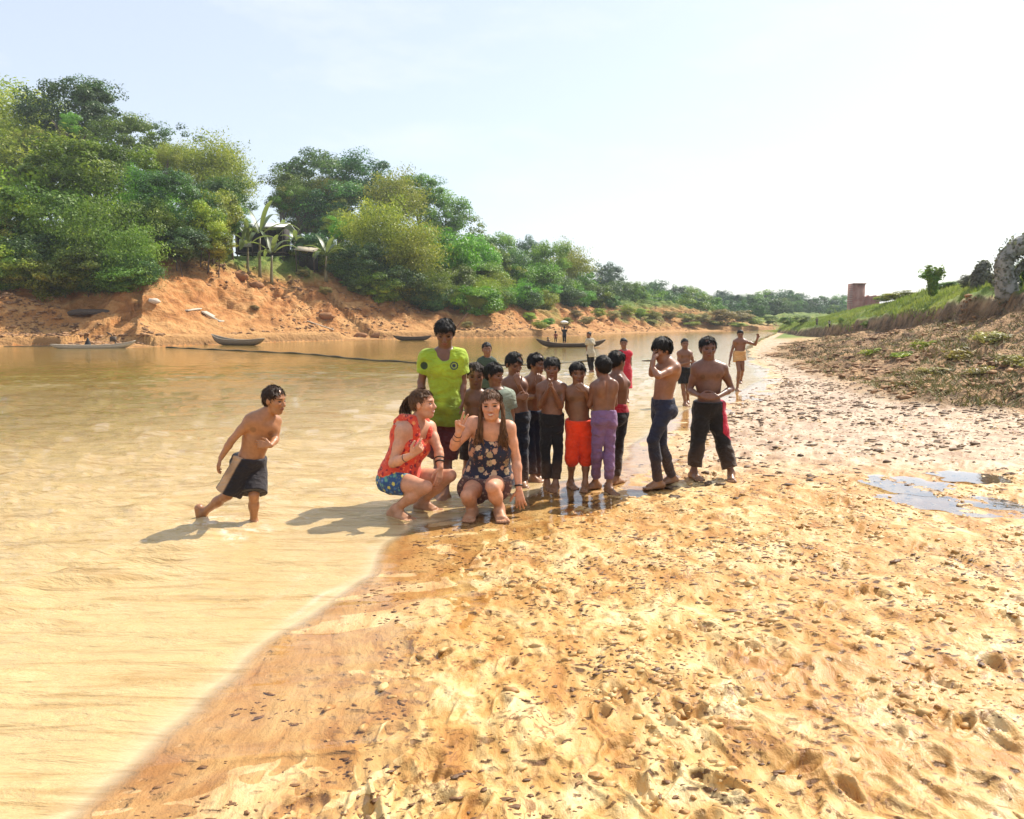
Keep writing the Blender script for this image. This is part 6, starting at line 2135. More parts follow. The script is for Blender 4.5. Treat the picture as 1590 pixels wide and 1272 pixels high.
def boat(name, label, loc, heading, L, W, D, mat, inner, rise=(.5, .4), upside=False, pitch=0, roll=0, cat='boat', seats=3):
    """hull lofted from cross sections; bow towards +x"""
    e = empty(name, loc, label, cat)
    e.rotation_euler = (R(roll) + (math.pi if upside else 0), R(pitch), heading)
    n, m = 25, 11
    s = np.linspace(-1, 1, n)
    wv = W / 2 * np.clip(1 - np.abs(s) ** 2.6, 0.02, 1) ** 0.8
    keel = D * (1 + 1.25 * np.where(s > 0, rise[0], rise[1])) * .88 * np.abs(s) ** 5
    gun = D + D * (np.where(s > 0, rise[0], rise[1]) * np.abs(s) ** 2.4) * 1.25
    a = np.linspace(-np.pi / 2, np.pi / 2, m)

    def shell(off):
        rows = []
        for i in range(n):
            ww = max(wv[i] - off, .008)
            y = ww * np.sign(np.sin(a)) * np.abs(np.sin(a)) ** 0.8
            zz = keel[i] + off + (gun[i] - keel[i] - off) * (1 - np.cos(a) ** 0.7)
            rows.append(np.stack([np.full(m, s[i] * (L / 2 - off)), y, zz], -1))
        return np.concatenate(rows)
    o_, i_ = shell(0), shell(.035)
    q = [[i * m + j, (i + 1) * m + j, (i + 1) * m + j + 1, i * m + j + 1] for i in range(n - 1) for j in range(m - 1)]
    qi = [[v + n * m for v in r[::-1]] for r in q]
    rim = []
    for j in (0, m - 1):
        for i in range(n - 1):
            r = [i * m + j, (i + 1) * m + j, (i + 1) * m + j + n * m, i * m + j + n * m]
            rim.append(r if j else r[::-1])
    mb = MB().add(np.concatenate([o_, i_]), q + qi + rim)
    mb.build('hull', mat, e)
    for sg in (-1, 1):
        pts = np.stack([s * L / 2, sg * wv, gun + .012], -1)
        g = MB()
        g.tube(pts, .022, 6)
        g.build('gunwale', inner, e)
    for k in range(seats):
        x = -L * .25 + k * L * .25
        wl = np.interp(x, s * L / 2, wv) * 2 - .06
        b = MB().box((x, 0, D * .72), (.16, wl, .03))
        b.build('thwart', inner, e, smooth=False)
    return e


p = at_z(886.5, 537.6, 0)
p = at_y(886.5, 538, YB)
boat('canoe', 'long dark canoe carrying three people across the middle of the river', (p[0], YB, -.05), R(3), 4.05, .62, .24, M_WDARK, M_WGREY, (.85, 1.0))
p = at_z(372, 536, 0)
boat('rowing_boat', 'weathered wooden boat with pale inside moored at the clay ledge, bow to the left', (p[0], p[1] - .3, -.03), R(180 - 22), 4.1, .95, .36, M_WGREY, M_WPALE, (.75, .25), pitch=0)
p = at_z(145, 541, 0)
boat('rowing_boat', 'low pale boat half awash beside the ledge, bow to the right', (p[0], p[1], -.10), R(12), 4.4, .85, .26, M_WPALE, M_WPALE, (.75, .2))
p = at_z(640, 529, 0)
boat('rowing_boat', 'small dark boat pulled against the far bank left of the man\'s head', (p[0], p[1] + .2, -.02), R(10), 2.9, .75, .28, M_WDARK, M_WDARK, (.35, .35))


def hit(px_, py_, d0=40, d1=150):
    ds = np.arange(d0, d1, .1)
    P = np.array([at_y(px_, py_, d) for d in ds])
    h = np.where(terrain(P[:, 0], P[:, 1]) > P[:, 2])[0]
    return P[h[0]] if len(h) else P[-1]


p = hit(142, 490)
boat('rowing_boat', 'overturned dark boat lying on the clay slope under the trees', (p[0], p[1], p[2] + .42), R(12), 3.4, .8, .32, M_WDARK, M_WDARK, (.3, .3), upside=True, seats=0)
# white bundle on the standing figure's head
p = at_y(760 + 462 / 3.975, 480 + 92 / 3.975, YB)
mb = MB()
mb.ell((0, 0, .09), (.24, .16, .10), 12, 8, None, .25, RNG)
tag(mb.build('bundle', M_WHITE, None), 'white bundle carried on the head of the figure in the canoe', 'bundle').location = tuple(p)
# black upright in the pale boat
p = at_y(136, 536, 46.6)
mb = MB()
mb.tube(np.stack([np.array([0, .02, .03, .03]), np.zeros(4), np.array([0, .2, .4, .55])], -1), [.22, .16, .08, .03], 9)
tag(mb.build('tarpaulin', M_BLACK, None), 'black cloth heaped to a point in the pale half awash boat', 'cloth').location = (p[0], p[1], 0.02)
p = at_y(176, 531, 46.9)
mb = MB()
mb.box((0, 0, .35), (.3, .22, .3)).tube([[0, 0, .4], [-.1, 0, .62], [-.35, 0, .75]], .035).tube([[.05, 0, .25], [.25, 0, -.05]], .04)
tag(mb.build('boat_motor', M_WDARK, None), 'dark engine standing at the bow of the pale half awash boat', 'engine').location = (p[0], p[1], 0.12)


def plank(label, a, b, wid, th, mat, lift=.05, cat='plank'):
    A, B = hit(*a), hit(*b)
    c = (A + B) / 2
    L = np.linalg.norm(B - A)
    mb = MB()
    n = 7
    for i in range(n - 1):
        pass
    mb.box((0, 0, 0), (L, wid, th), taper=.96)
    o = mb.build('plank', mat, None, smooth=False)
    d = Vector(B - A)
    o.location = tuple(c + [0, 0, lift])
    o.rotation_euler = d.to_track_quat('X', 'Z').to_euler()
    tag(o, label, cat)
    bv = o.modifiers.new('bevel', 'BEVEL')
    bv.width = .012
    return o


plank('sunbleached broken boat bottom lying on the clay above the moored boat', (316, 487), (345, 503), .55, .10, M_WPALE, .15, 'board')
plank('short grey board on the clay left of the broken boat bottom', (288, 484), (310, 481), .4, .08, M_WPALE, .08, 'board')
plank('long pale plank lying near the water below the bamboo', (476, 500), (518, 514), .28, .07, M_WPALE, .08)
plank('thin dark pole lying across the clay ledge at left', (5, 540), (90, 539), .12, .08, M_WDARK, .06, 'pole')
for k, (x, y, s, lab) in enumerate([(506, 494, .62, 'square brown clay block standing alone on the slope below the bamboo'), (372, 432, .8, 'large broken clay slab high on the bare slope'),
                                    (398, 446, .6, 'broken clay slab just below the highest slab'), (560, 523, .5, 'brown rock at the waterline below the bamboo'),
                                    (588, 524, .55, 'flat rock at the waterline left of the small dark boat'), (238, 470, .38, 'pale rock at the edge of the tree shade')]):
    p = hit(x, y)
    mb = MB()
    mb.ell((0, 0, 0), (s * 1.1, s * .7, s * .5), 9, 6, None, .5, np.random.default_rng(k))
    me = mb.mesh('rock', mat_plain('clay_block_%s' % 'abcdef'[k], (0.30, 0.14, 0.055) if k < 5 else (0.6, 0.5, 0.4), 0.9), False)
    o = link('rock', me, None, tuple(p + [0, 0, s * .2]))
    tag(o, lab, 'rock')

# floating boom
PB = [(258, 539.5), (330, 543), (480, 550), (560, 558.5), (651, 564), (720, 567), (800, 568.3), (850, 566), (911, 560.5), (960, 557)]
pts = np.array([at_z(x, y, 0.02) for x, y in PB])
s_ = np.linspace(0, 1, 120)
arc = np.concatenate([[0], np.cumsum(np.linalg.norm(np.diff(pts, axis=0), axis=1))])
q = np.stack([np.interp(s_ * arc[-1], arc, pts[:, i]) for i in range(3)], -1)
for _ in range(6):
    q[1:-1] = .25 * q[:-2] + .5 * q[1:-1] + .25 * q[2:]
q[:, 2] = .02 + .025 * np.sin(s_ * 90) * vnoise2(s_ * 20, s_ * 0, 3)
mb = MB()
mb.tube(q, .045, 7)
tag(mb.build('floating_rope', M_BAMB), 'long dark floating rope stretched across the river behind the people', 'rope')
A, B = at_y(726, 486, 26), at_z(660, 573, -.05)
B[1] = 26
mb = MB()
mb.tube([A, (A + B) / 2 + [0, 0, -.03], B], [.012, .02, .026], 7)
tag(mb.build('bamboo_pole', mat_wood('reddish_stick', (0.10, 0.04, 0.025), (0.2, 0.09, 0.05))), 'thin reddish pole slanting up behind the man\'s head', 'pole')
A, B = at_y(960 + 155 / 4.238, 480 + 341 / 4.238, 7.45), at_y(960 + 226 / 4.238, 480 + 340 / 4.238, 7.42)
mb = MB()
mb.tube([A, (A + B) / 2, B], [.004, .008, .007], 6)
tag(mb.build('stick', M_WDARK), 'short dark stick held before his face by the boy in leggings', 'stick')

# house on the brink
pg = at_y(408, 398, 76)
zb_ = gz(pg[0], 76) - .1
print('HOUSE', pg, zb_)
e = empty('house', (pg[0], 76, zb_), 'small stilt house with a pale tin roof behind the banana plants', 'house')


def part(nm, mat, c, s, rot=None, parent=e, bev=0):
    b = MB().box(c, s, rot)
    return b.build(nm, mat, parent, smooth=False)


rr = Matrix.Rotation(R(14), 4, 'X')
part('roof', M_TIN, (-.1, -.6, 3.35), (5.2, 2.6, .07), rr)
part('roof', M_TIN, (-.1, 1.8, 3.32), (5.2, 2.5, .07), Matrix.Rotation(R(-14), 4, 'X'))
part('wall', M_DARKW, (0, 1.2, 1.9), (4.4, .12, 2.4))
part('wall', M_DARKW, (-2.2, .2, 1.9), (.12, 1.9, 2.4))
part('wall', M_DARKW, (2.2, .2, 1.9), (.12, 1.9, 2.4))
part('panel', M_PWALL, (1.1, -.82, 1.75), (.9, .06, .95))
part('panel', M_PWALL, (-1.3, -.82, 1.7), (1.1, .06, .7))
part('floor', M_WDARK, (0, .2, .85), (4.6, 2.2, .12))
for x in (-2.1, -.7, .7, 2.1):
    b = MB().tube([[x, -.75, -.6], [x, -.75, 3.2]], .06, 8)
    b.build('post', M_WDARK, e)
pg = at_y(476, 395, 74)
zb_ = gz(pg[0], 74) - .1
e2 = empty('shed', (pg[0], 74, zb_), 'low open shed with a sloping pale roof right of the house', 'shed')
part('roof', M_TINT, (0, 0, 1.75), (1.9, 1.6, .07), Matrix.Rotation(R(16), 4, 'X') @ Matrix.Rotation(R(6), 4, 'Y'), e2)
part('wall', M_DARKW, (0, .6, .75), (1.7, .08, 1.7), None, e2)
for x in (-.8, .8):
    MB().tube([[x, -.6, -.5], [x, -.6, 1.6]], .05, 8).build('post', M_WDARK, e2)
pg = hit(530, 402)
e3 = empty('awning', tuple(pg), 'faded tarp awning on poles at the lip of the bank under the trees', 'awning')
part('canopy', M_TARP, (0, 0, 1.0), (1.9, 1.2, .05), Matrix.Rotation(R(22), 4, 'X') @ Matrix.Rotation(R(14), 4, 'Y'), e3)
for x in (-.8, .8):
    MB().tube([[x, -.4, -.4], [x, -.4, .9 - x * .2]], .035, 7).build('pole', M_WGREY, e3)


# brick ruin on the grassy bank
def mat_brick():
    t = NT('old_red_brick')
    co = t.coord('Object')
    br = t.n('TexBrick', i={'Vector': t.coord('Object', rot=(math.pi / 2, 0, 0)), 'Scale': 2.2, 'Color1': (0.28, 0.085, 0.055, 1), 'Color2': (0.20, 0.06, 0.045, 1), 'Mortar': (0.30, 0.22, 0.18, 1), 'Mortar Size': 0.02})
    n = t.noise(co, 0.9, 5, 0.6)
    c = t.mix(t.ramp(n, [(0.45, (0, 0, 0)), (0.62, (0.8, 0.8, 0.8))]), br.outputs['Color'], (0.40, 0.22, 0.17))
    return t.done(t.pbsdf(c, 0.9, t.bump(t.noise(co, 5.0, 4), 0.5, 0.1)))


M_BRICK = mat_brick()
dT = 100.0
b0, b1 = at_y(1323, 478, dT), at_y(1344, 440, dT)
wT, hT = b1[0] - b0[0], b1[2] - b0[2]
gT = gz(b0[0] + wT / 2, dT)
zT = min(gT, b0[2])
e = empty('brick_ruin', (b0[0], dT, zT), 'ruined red brick tower with a lower broken wall on the grassy bank', 'ruin')
hh_ = b1[2] - zT
rg = np.random.default_rng(3)


def rough_block(nm, x0, x1, h, dep, parent, jag):
    """a wall block with a broken top edge"""
    n = 9
    xs = np.linspace(x0, x1, n)
    tops = h - jag * rg.random(n)
    V_, Q_ = [], []
    for y in (0, dep):
        for z0 in (0, 1):
            for i in range(n):
                V_.append([xs[i] * (1.0) + (0.03 * (rg.random() - .5)), y, tops[i] if z0 else -.5])
    ix = lambda yy, zz, i: (yy * 2 + zz) * n + i
    for i in range(n - 1):
        Q_ += [[ix(0, 0, i), ix(0, 0, i + 1), ix(0, 1, i + 1), ix(0, 1, i)], [ix(1, 0, i + 1), ix(1, 0, i), ix(1, 1, i), ix(1, 1, i + 1)], [ix(0, 1, i), ix(0, 1, i + 1), ix(1, 1, i + 1), ix(1, 1, i)]]
    for i in (0, n - 1):
        r = [ix(0, 0, i), ix(0, 1, i), ix(1, 1, i), ix(1, 0, i)]
        Q_.append(r if i == 0 else r[::-1])
    return link(nm, mesh_np(nm, V_, Q_, None, False, None, [M_BRICK]), parent)


rough_block('tower', 0, wT * .98, hh_, wT * 1.0, e, .18)
b2 = at_y(1366, 458, dT)
rough_block('wall', wT + .004, b2[0] - b0[0], b2[2] - zT, .7, e, .28)
sh = MB().box((wT * .5, -.03, hh_ * .985), (wT * 1.06, .2, .14))
sh.build('cornice', M_BRICK, e, smooth=False)

# vine-covered dead trees on the ridge
M_VBARK = mat_wood('grey_vine_bark', (0.22, 0.215, 0.20), (0.40, 0.39, 0.36), 0.95, (4, 4, 3))


def vine_tree(label, base, paths, rad, leaves, seed, name='tree', mat='grey'):
    rng = np.random.default_rng(seed)
    e = empty(name, tuple(base), label, 'tree')
    mb = MB()
    P, N = [], []
    for pth, rd in zip(paths, rad):
        pth = np.array(pth, float)
        s = np.linspace(0, 1, 24)
        i_ = np.linspace(0, 1, len(pth))
        q = np.stack([np.interp(s, i_, pth[:, k]) for k in range(3)], -1)
        for _ in range(4):
            q[1:-1] = .25 * q[:-2] + .5 * q[1:-1] + .25 * q[2:]
        r = np.interp(s, np.linspace(0, 1, len(rd)), rd)
        r = r * (1 + .18 * np.sin(s * 31 + seed) * rng.random(24))
        mb.tube(q, r, 12)
        m = int(leaves * 5 * np.sum(r) / 24)
        k = rng.integers(0, 24, m)
        d = rng.normal(size=(m, 3))
        d /= np.linalg.norm(d, axis=1)[:, None]
        P.append(q[k] + d * (r[k] * (0.95 + .38 * rng.random(m)))[:, None] + rng.normal(size=(m, 3)) * .03)
        N.append(d + rng.normal(size=(m, 3)) * .4)
    mb.build('trunk', M_VBARK, e)
    P, N = np.concatenate(P), np.concatenate(N)
    N /= np.linalg.norm(N, axis=1)[:, None]
    v, qd = leaf_quads(P, N, .105, .6, rng)
    c = np.repeat(np.clip(.45 + .25 * rng.normal(size=len(P)), 0, 1), 4)[:, None].repeat(3, 1)
    link('vines', mesh_np('vines', v, qd, None, True, {'leaf': c}, [M_LEAF[mat]]), e)
    return e


dA = 24.0
bA = at_y(1572, 462, dA)
bA[2] = min(bA[2], gz(bA[0], dA))
Wp = lambda x, y, dy=0: at_y(x, y, dA + dy) - bA
vine_tree('thick grey vine-covered dead tree arching over like a hoop at the right edge', bA,
          [[Wp(1566, 466), Wp(1562, 440), Wp(1556, 415), Wp(1562, 396), Wp(1580, 382), Wp(1604, 374), Wp(1640, 372), Wp(1690, 395, .5), Wp(1710, 450, .8)],
           [Wp(1572, 440), Wp(1580, 420), Wp(1590, 408), Wp(1606, 396, .1), Wp(1618, 382, .1)]],
          [[.34, .27, .25, .24, .26, .32, .34, .28, .3], [.10, .07, .06, .08, .12]], 1500, 5)
dB = 30.0
bB = at_y(1524, 447, dB)
bB[2] = min(bB[2], gz(bB[0], dB))
Wq = lambda x, y, dy=0: at_y(x, y, dB + dy) - bB
vine_tree('grey vine-draped tree stump shaped like a column beside the arched tree', bB, [[Wq(1523, 449), Wq(1523, 432), Wq(1526, 416), Wq(1530, 411)], [Wq(1516, 448), Wq(1518, 430), Wq(1520, 420)]],
          [[.22, .24, .20, .08], [.16, .17, .08]], 2600, 6)
dC = 38.0
bC = at_y(1449, 452, dC)
bC[2] = min(bC[2], gz(bC[0], dC))
Wr = lambda x, y, dy=0: at_y(x, y, dC + dy) - bC
eC = vine_tree('small goblet-shaped tree standing alone on the grassy ridge', bC,
               [[Wr(1448, 454), Wr(1448, 440), Wr(1449, 430)], [Wr(1448, 438), Wr(1442, 428), Wr(1440, 421, .2)], [Wr(1448, 438), Wr(1455, 428), Wr(1460, 420, -.1)]],
               [[.13, .16, .12], [.10, .10, .05], [.10, .10, .05]], 5200, 7, mat='mid')
for x, y, r_ in ((1440, 427, 11), (1457, 426, 11), (1449, 422, 12), (1449, 433, 10)):
    cC = dupmesh('crown', CROWNS['sparse'][int(x) % 3], eC, M_LEAF['mid'])
    cC.location = tuple(Wr(x, y))
    cC.scale = (r_ * dC / FPX,) * 3
    cC.rotation_euler = (0, 0, x)
for k, (x, y, d, ax, ay, mat, lab) in enumerate([(1486, 545, 17.5, 34, 14, 'dry', 'largest pale brown dry brush heap on the mound'), (1540, 520, 18.5, 30, 10, 'dry', 'dry yellowish brush heap high on the mound'), (1440, 530, 22, 26, 9, 'olive', 'olive weed patch on the left of the mound'),
                                                 (1400, 548, 22, 24, 7, 'olive', 'flat olive weed patch at the left foot of the mound'), (1576, 560, 14.5, 30, 12, 'dry', 'dry pale brush heap by the right edge of the mound'), (1520, 572, 15, 26, 9, 'dry', 'dry brush heap low on the mound'),
                                                 (1355, 545, 26, 18, 5, 'olive', 'small olive green weed patch beside the pale mud below the cut bank'), (1450, 575, 16.5, 22, 6, 'dry', 'low dry brush patch at the toe of the mound')]):
    ds_ = np.arange(10, 40, .1)
    PP = np.array([at_y(x, y + ay, q) for q in ds_])
    hh2 = np.where(terrain(PP[:, 0], PP[:, 1]) > PP[:, 2])[0]
    d = ds_[hh2[0]] if len(hh2) else d
    c = at_y(x, y + ay, d)
    g = gz(c[0], d)
    tree('brush_heap', (c[0], d, g), ay * d / FPX * .5, ax * d / FPX, ax * d / FPX * .8, ay * d / FPX * 1.1, 'sparse', mat, lab, 'brush', None, rt, trunk=False)
for k, (x, y, ax, ay, d, mat, lab) in enumerate([(1505, 440, 14, 11, 31, 'grey', 'grey green bush left of the vine-draped stump on the ridge'), (1546, 436, 10, 9, 29, 'grey', 'small grey bush between the stump and the arched tree'),
                                                 (1400, 460, 26, 6, 50, 'olive', 'low spreading shrub beside the brick wall on the ridge'), (1375, 463, 14, 5, 70, 'olive', 'low shrub at the foot of the brick wall'),
                                                 (1470, 444, 22, 5, 40, 'mid', 'low green shrub at the foot of the goblet-shaped tree'), (1584, 432, 16, 22, 27, 'dark', 'dark green bush under the arched tree at the right edge'),
                                                 (1346, 504, 7, 5, 58, 'mid', 'small leafy plant standing on the brink of the grass'), (1306, 498, 4, 4, 75, 'mid', 'tiny shrub beside the far figures on the grass')]):
    for d_ in np.arange(d * .72, d * 1.35, .4):
        c = at_y(x, y, d_)
        if gz(c[0], d_) > c[2] - ay * d_ / FPX * .85:
            d = float(d_)
            break
    c = at_y(x, y, d)
    g = min(gz(c[0], d), c[2])
    tree('shrub', (c[0], d, g), max(c[2] - g, .1), ax * d / FPX * 1.15, ax * d / FPX * 1.1, ay * d / FPX * 1.3, 'bush', mat, lab, 'shrub', None, rt, trunk=False)


# lumps of mud
def mat_clod():
    t = NT('wet_clods')
    n = t.noise(t.coord('Object'), 30.0, 4)
    c = t.ramp(t.noise(t.coord('Object'), 1.1, 3), [(0.35, (0.10, 0.042, 0.012)), (0.65, (0.22, 0.10, 0.030))])
    return t.done(t.pbsdf(t.mix(1.0, c, t.ramp(n, [(0.3, (0.6,) * 3), (0.7, (1.3,) * 3)]), 'MULTIPLY'), 0.6, t.bump(n, 0.5, 0.01)))


def mat_lump():
    t = NT('dark_mud_lumps')
    n = t.noise(t.coord('Object'), 1.3, 4)
    c = t.ramp(n, [(0.35, (0.075, 0.042, 0.022)), (0.65, (0.19, 0.115, 0.06))])
    return t.done(t.pbsdf(c, 0.75, t.bump(t.noise(t.coord('Object'), 40.0, 3), 0.5, 0.01)))


def mat_crumb():
    t = NT('ochre_crumbs')
    n = t.noise(t.coord('Object'), 6.0, 4)
    c = t.ramp(n, [(0.35, (0.34, 0.165, 0.045)), (0.5, (0.50, 0.29, 0.095)), (0.65, (0.62, 0.43, 0.19))])
    return t.done(t.pbsdf(c, 0.6, t.bump(t.noise(t.coord('Object'), 60.0, 3), 0.5, 0.006)))


def mat_dryclod():
    t = NT('dry_clods')
    n = t.noise(t.coord('Object'), 9.0, 4)
    c = t.ramp(t.noise(t.coord('Object'), 0.8, 4), [(0.35, (0.17, 0.09, 0.045)), (0.65, (0.46, 0.26, 0.125))])
    return t.done(t.pbsdf(t.mix(1.0, c, t.ramp(n, [(0.3, (0.6,) * 3), (0.7, (1.25,) * 3)]), 'MULTIPLY'), 0.9))


_t = (1 + 5 ** .5) / 2
ICO = np.array([[-1, _t, 0], [1, _t, 0], [-1, -_t, 0], [1, -_t, 0], [0, -1, _t], [0, 1, _t], [0, -1, -_t], [0, 1, -_t], [_t, 0, -1], [_t, 0, 1], [-_t, 0, -1], [-_t, 0, 1]]) / math.hypot(1, _t)
ICF = np.array([[0, 11, 5], [0, 5, 1], [0, 1, 7], [0, 7, 10], [0, 10, 11], [1, 5, 9], [5, 11, 4], [11, 10, 2], [10, 7, 6], [7, 1, 8], [3, 9, 4], [3, 4, 2], [3, 2, 6], [3, 6, 8], [3, 8, 9], [4, 9, 5], [2, 4, 11], [6, 2, 10], [8, 6, 7], [9, 8, 1]])


def sub_ico():
    V_, F_ = list(ICO), []
    mid = {}

    def md(a, b):
        k = (min(a, b), max(a, b))
        if k not in mid:
            v = (V_[a] + V_[b]) / 2
            V_.append(v / np.linalg.norm(v))
            mid[k] = len(V_) - 1
        return mid[k]
    for a, b, c in ICF:
        x, y, z_ = md(a, b), md(b, c), md(c, a)
        F_ += [[a, x, z_], [b, y, x], [c, z_, y], [x, y, z_]]
    return np.array(V_), np.array(F_)


ICO2, ICF2 = sub_ico()


def clods(name, P, size, elong, ang, hz, mat, label, cat, seed):
    rng = np.random.default_rng(seed)
    n = len(P)
    base = ICO2
    v = np.repeat(base[None], n, 0)
    v = v * (1 + .85 * (rng.random((n, len(base), 1)) - .5))
    sx, sy = size * elong, size
    v[:, :, 0] *= sx[:, None]
    v[:, :, 1] *= sy[:, None]
    v[:, :, 2] *= (size * hz)[:, None]
    ca, sa = np.cos(ang)[:, None], np.sin(ang)[:, None]
    x = v[:, :, 0] * ca - v[:, :, 1] * sa
    y = v[:, :, 0] * sa + v[:, :, 1] * ca
    v[:, :, 0], v[:, :, 1] = x + P[:, 0:1], y + P[:, 1:2]
    v[:, :, 2] += P[:, 2:3]
    f = (ICF2[None] + (np.arange(n) * len(base))[:, None, None]).reshape(-1, 3)
    o = link(name, mesh_np(name, v.reshape(-1, 3), None, f, True, None, [mat]))
    return tag(o, label, cat, None, 'stuff')


def grid_z(x, y):
    """height of the built ground sheet (with its small relief)"""
    r, a = np.hypot(x, y), np.degrees(np.arctan2(x, y))
    i = np.interp(r, RAD, np.arange(len(RAD)))
    j = np.interp(a, th, np.arange(len(th)))
    i0, j0 = np.clip(i.astype(int), 0, nr - 2), np.clip(j.astype(int), 0, nt - 2)
    fi, fj = i - i0, j - j0
    return (H_GRID[i0, j0] * (1 - fi) + H_GRID[i0 + 1, j0] * fi) * (1 - fj) + (H_GRID[i0, j0 + 1] * (1 - fi) + H_GRID[i0 + 1, j0 + 1] * fi) * fj


rng = np.random.default_rng(12)
PT = []
for (y0, y1, dens) in ((1.6, 6, 380), (6, 11, 210), (11, 20, 120), (20, 34, 26)):
    A_ = int(dens * (y1 - y0) * (1.5 * y1 + 3))
    yy = y0 + (y1 - y0) * rng.random(A_)
    xx = -.78 * y1 + (1.56 * y1) * rng.random(A_)
    PT.append(np.stack([xx, yy], -1))
PT = np.concatenate(PT)
D = terrain(PT[:, 0], PT[:, 1], True)
cl1 = fbm2(PT[:, 0] * .55, PT[:, 1] * .8, 91, 3)
cl2 = fbm2(PT[:, 0] * 2.2 + PT[:, 1] * .8, PT[:, 1] * 2.8, 92, 3)
pr = np.clip(.14 + .10 * sstep(7, 10, PT[:, 1]) + 1.2 * cl1 + 1.7 * cl2, .01, 1)
keep = (D['sR'] > .12) & (D['mound'] < .6) & (rng.random(len(PT)) < pr) & (np.abs(PT[:, 0]) < .70 * PT[:, 1] + 1.0)
PT = PT[keep]
sz = (.0028 + .0078 * rng.random(len(PT)) ** 3.5) * (1 + .03 * PT[:, 1] + .10 * np.clip(PT[:, 1] - 6.5, 0, 14)) * np.where(rng.random(len(PT)) < .012, 2.0, 1)
el = 1.2 + 1.6 * rng.random(len(PT))
an_ = .35 + .5 * rng.normal(size=len(PT))
zz = grid_z(PT[:, 0], PT[:, 1]) + sz * .06
clods('mud_clods', np.concatenate([PT, zz[:, None]], 1), sz, el, an_, .42, mat_clod(), 'small dark wet clods and crumbs scattered over the pale mud', 'mud clods', 13)
PT = []
for (y0, y1, dens) in ((5.8, 9, 26), (9, 14, 44), (14, 22, 30), (22, 36, 10)):
    A_ = int(dens * (y1 - y0) * (1.5 * y1 + 3))
    PT.append(np.stack([-.2 * y1 + (1.0 * y1 + 2) * rng.random(A_), y0 + (y1 - y0) * rng.random(A_)], -1))
PT = np.concatenate(PT)
D = terrain(PT[:, 0], PT[:, 1], True)
cl2 = fbm2(PT[:, 0] * 1.1, PT[:, 1] * .9, 93, 3)
keep = (D['sR'] > .5) & (D['mound'] < .9) & (rng.random(len(PT)) < np.clip(.42 + 1.3 * cl2, .05, 1)) & (np.abs(PT[:, 0]) < .70 * PT[:, 1] + 1.0) & (PT[:, 1] > 6.3 + 1.5 * D['n1'] + .5 * rng.random(len(PT)))
PT = PT[keep]
sz = .009 + .026 * rng.random(len(PT)) ** 2.8
zz = grid_z(PT[:, 0], PT[:, 1]) + sz * .12
clods('mud_lumps', np.concatenate([PT, zz[:, None]], 1), sz, 1.1 + 1.5 * rng.random(len(PT)), .3 + .5 * rng.normal(size=len(PT)), .62, mat_lump(), 'dark brown lumps dotted over the pale far mud', 'mud lumps', 23)
PT = []
for (y0, y1, dens) in ((1.6, 4, 420), (4, 8, 260), (8, 13, 60)):
    A_ = int(dens * (y1 - y0) * (1.5 * y1 + 3))
    PT.append(np.stack([-.78 * y1 + (1.56 * y1) * rng.random(A_), y0 + (y1 - y0) * rng.random(A_)], -1))
PT = np.concatenate(PT)
D = terrain(PT[:, 0], PT[:, 1], True)
cl3 = fbm2(PT[:, 0] * 1.6, PT[:, 1] * 1.9, 98, 3)
keep = (D['sR'] > .15) & (D['mound'] < .6) & (rng.random(len(PT)) < np.clip(.26 + 1.5 * cl3, .03, 1) * sstep(.2, 1.1, D['sR'])) & (np.abs(PT[:, 0]) < .70 * PT[:, 1] + 1.0)
PT = PT[keep]
sz = .005 + .016 * rng.random(len(PT)) ** 3
zz = grid_z(PT[:, 0], PT[:, 1]) - sz * .10
clods('trodden_mud_crumbs', np.concatenate([PT, zz[:, None]], 1), sz, 1.0 + 1.0 * rng.random(len(PT)), .35 + .6 * rng.normal(size=len(PT)), .75, mat_crumb(), 'small ochre crumbs of trodden mud on the beach', 'mud crumbs', 33)
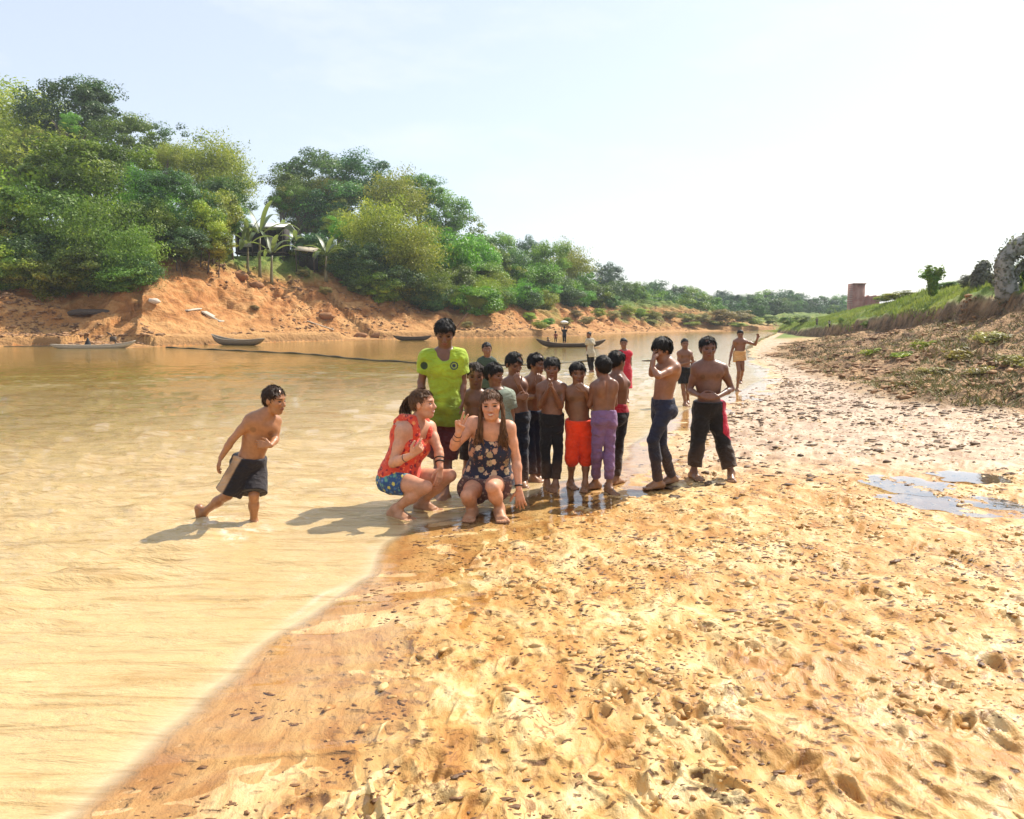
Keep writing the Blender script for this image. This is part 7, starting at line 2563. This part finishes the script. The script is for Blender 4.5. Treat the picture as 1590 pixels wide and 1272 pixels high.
# rubble of the left slope and the right mound
n = 15000
tt = rng.random(n)
X_ = np.concatenate([np.interp(tt, np.linspace(0, 1, len(L_LINE) - 4), L_LINE[2:-2, 0])])
Y_ = np.concatenate([np.interp(tt, np.linspace(0, 1, len(L_LINE) - 4), L_LINE[2:-2, 1])])
off = .4 + 11 * rng.random(n)
X_, Y_ = X_ - .68 * off + rng.normal(size=n), Y_ + .72 * off + rng.normal(size=n)
D = terrain(X_, Y_, True)
k = (D['sL'] > .4) & (D['sL'] < 13) & (fbm2(X_ * .25, Y_ * .25, 95, 3) > -.05)
X_, Y_, zz = X_[k], Y_[k], D['z'][k]
sz = .025 + .12 * rng.random(len(X_)) ** 4
clods('slope_rubble', np.stack([X_, Y_, zz + sz * .1], -1), sz, 1.1 + rng.random(len(X_)), rng.random(len(X_)) * 3.1, .6, mat_dryclod(), 'broken clay lumps strewn over the far bank slope', 'clay rubble', 14)
n = 16000
Y_ = 8 + 50 * rng.random(n) ** 1.4
X_ = np.interp(Y_, _Y, _XT) - 2.5 + (np.interp(Y_, _Y, _XC) - np.interp(Y_, _Y, _XT) + 2.5) * rng.random(n) ** .8
D = terrain(X_, Y_, True)
k = (D['sR'] > .5) & (fbm2(X_ * .5, Y_ * .3, 96, 3) + .55 * D['mound'] > .36) & (D['mound'] > .2)
X_, Y_, zz = X_[k], Y_[k], D['z'][k]
sz = .012 + .07 * rng.random(len(X_)) ** 3
clods('mound_rubble', np.stack([X_, Y_, zz + sz * .15], -1), sz, 1.2 + rng.random(len(X_)), .4 + .5 * rng.normal(size=len(X_)), .5, mat_dryclod(), 'dark lumps and debris covering the rough mound on the right', 'mud rubble', 15)
# ------------------------------------------------------------------ humid air
hm = bpy.data.materials.new('haze')
hm.use_nodes = True
hm.node_tree.nodes.clear()
ho_ = hm.node_tree.nodes.new('ShaderNodeOutputMaterial')
hv = hm.node_tree.nodes.new('ShaderNodeVolumePrincipled')
hv.inputs['Color'].default_value = (0.86, 0.92, 1.0, 1)
hv.inputs['Density'].default_value = 0.00045
hv.inputs['Anisotropy'].default_value = 0.25
hm.node_tree.links.new(hv.outputs[0], ho_.inputs['Volume'])
hz_ = MB().box((0, 0, 11.5), (9400, 9400, 27)).build('haze', hm, None, smooth=False)
tag(hz_, 'humid bright air over the river', 'haze', kind='stuff')
SC.cycles.volume_bounces = 0
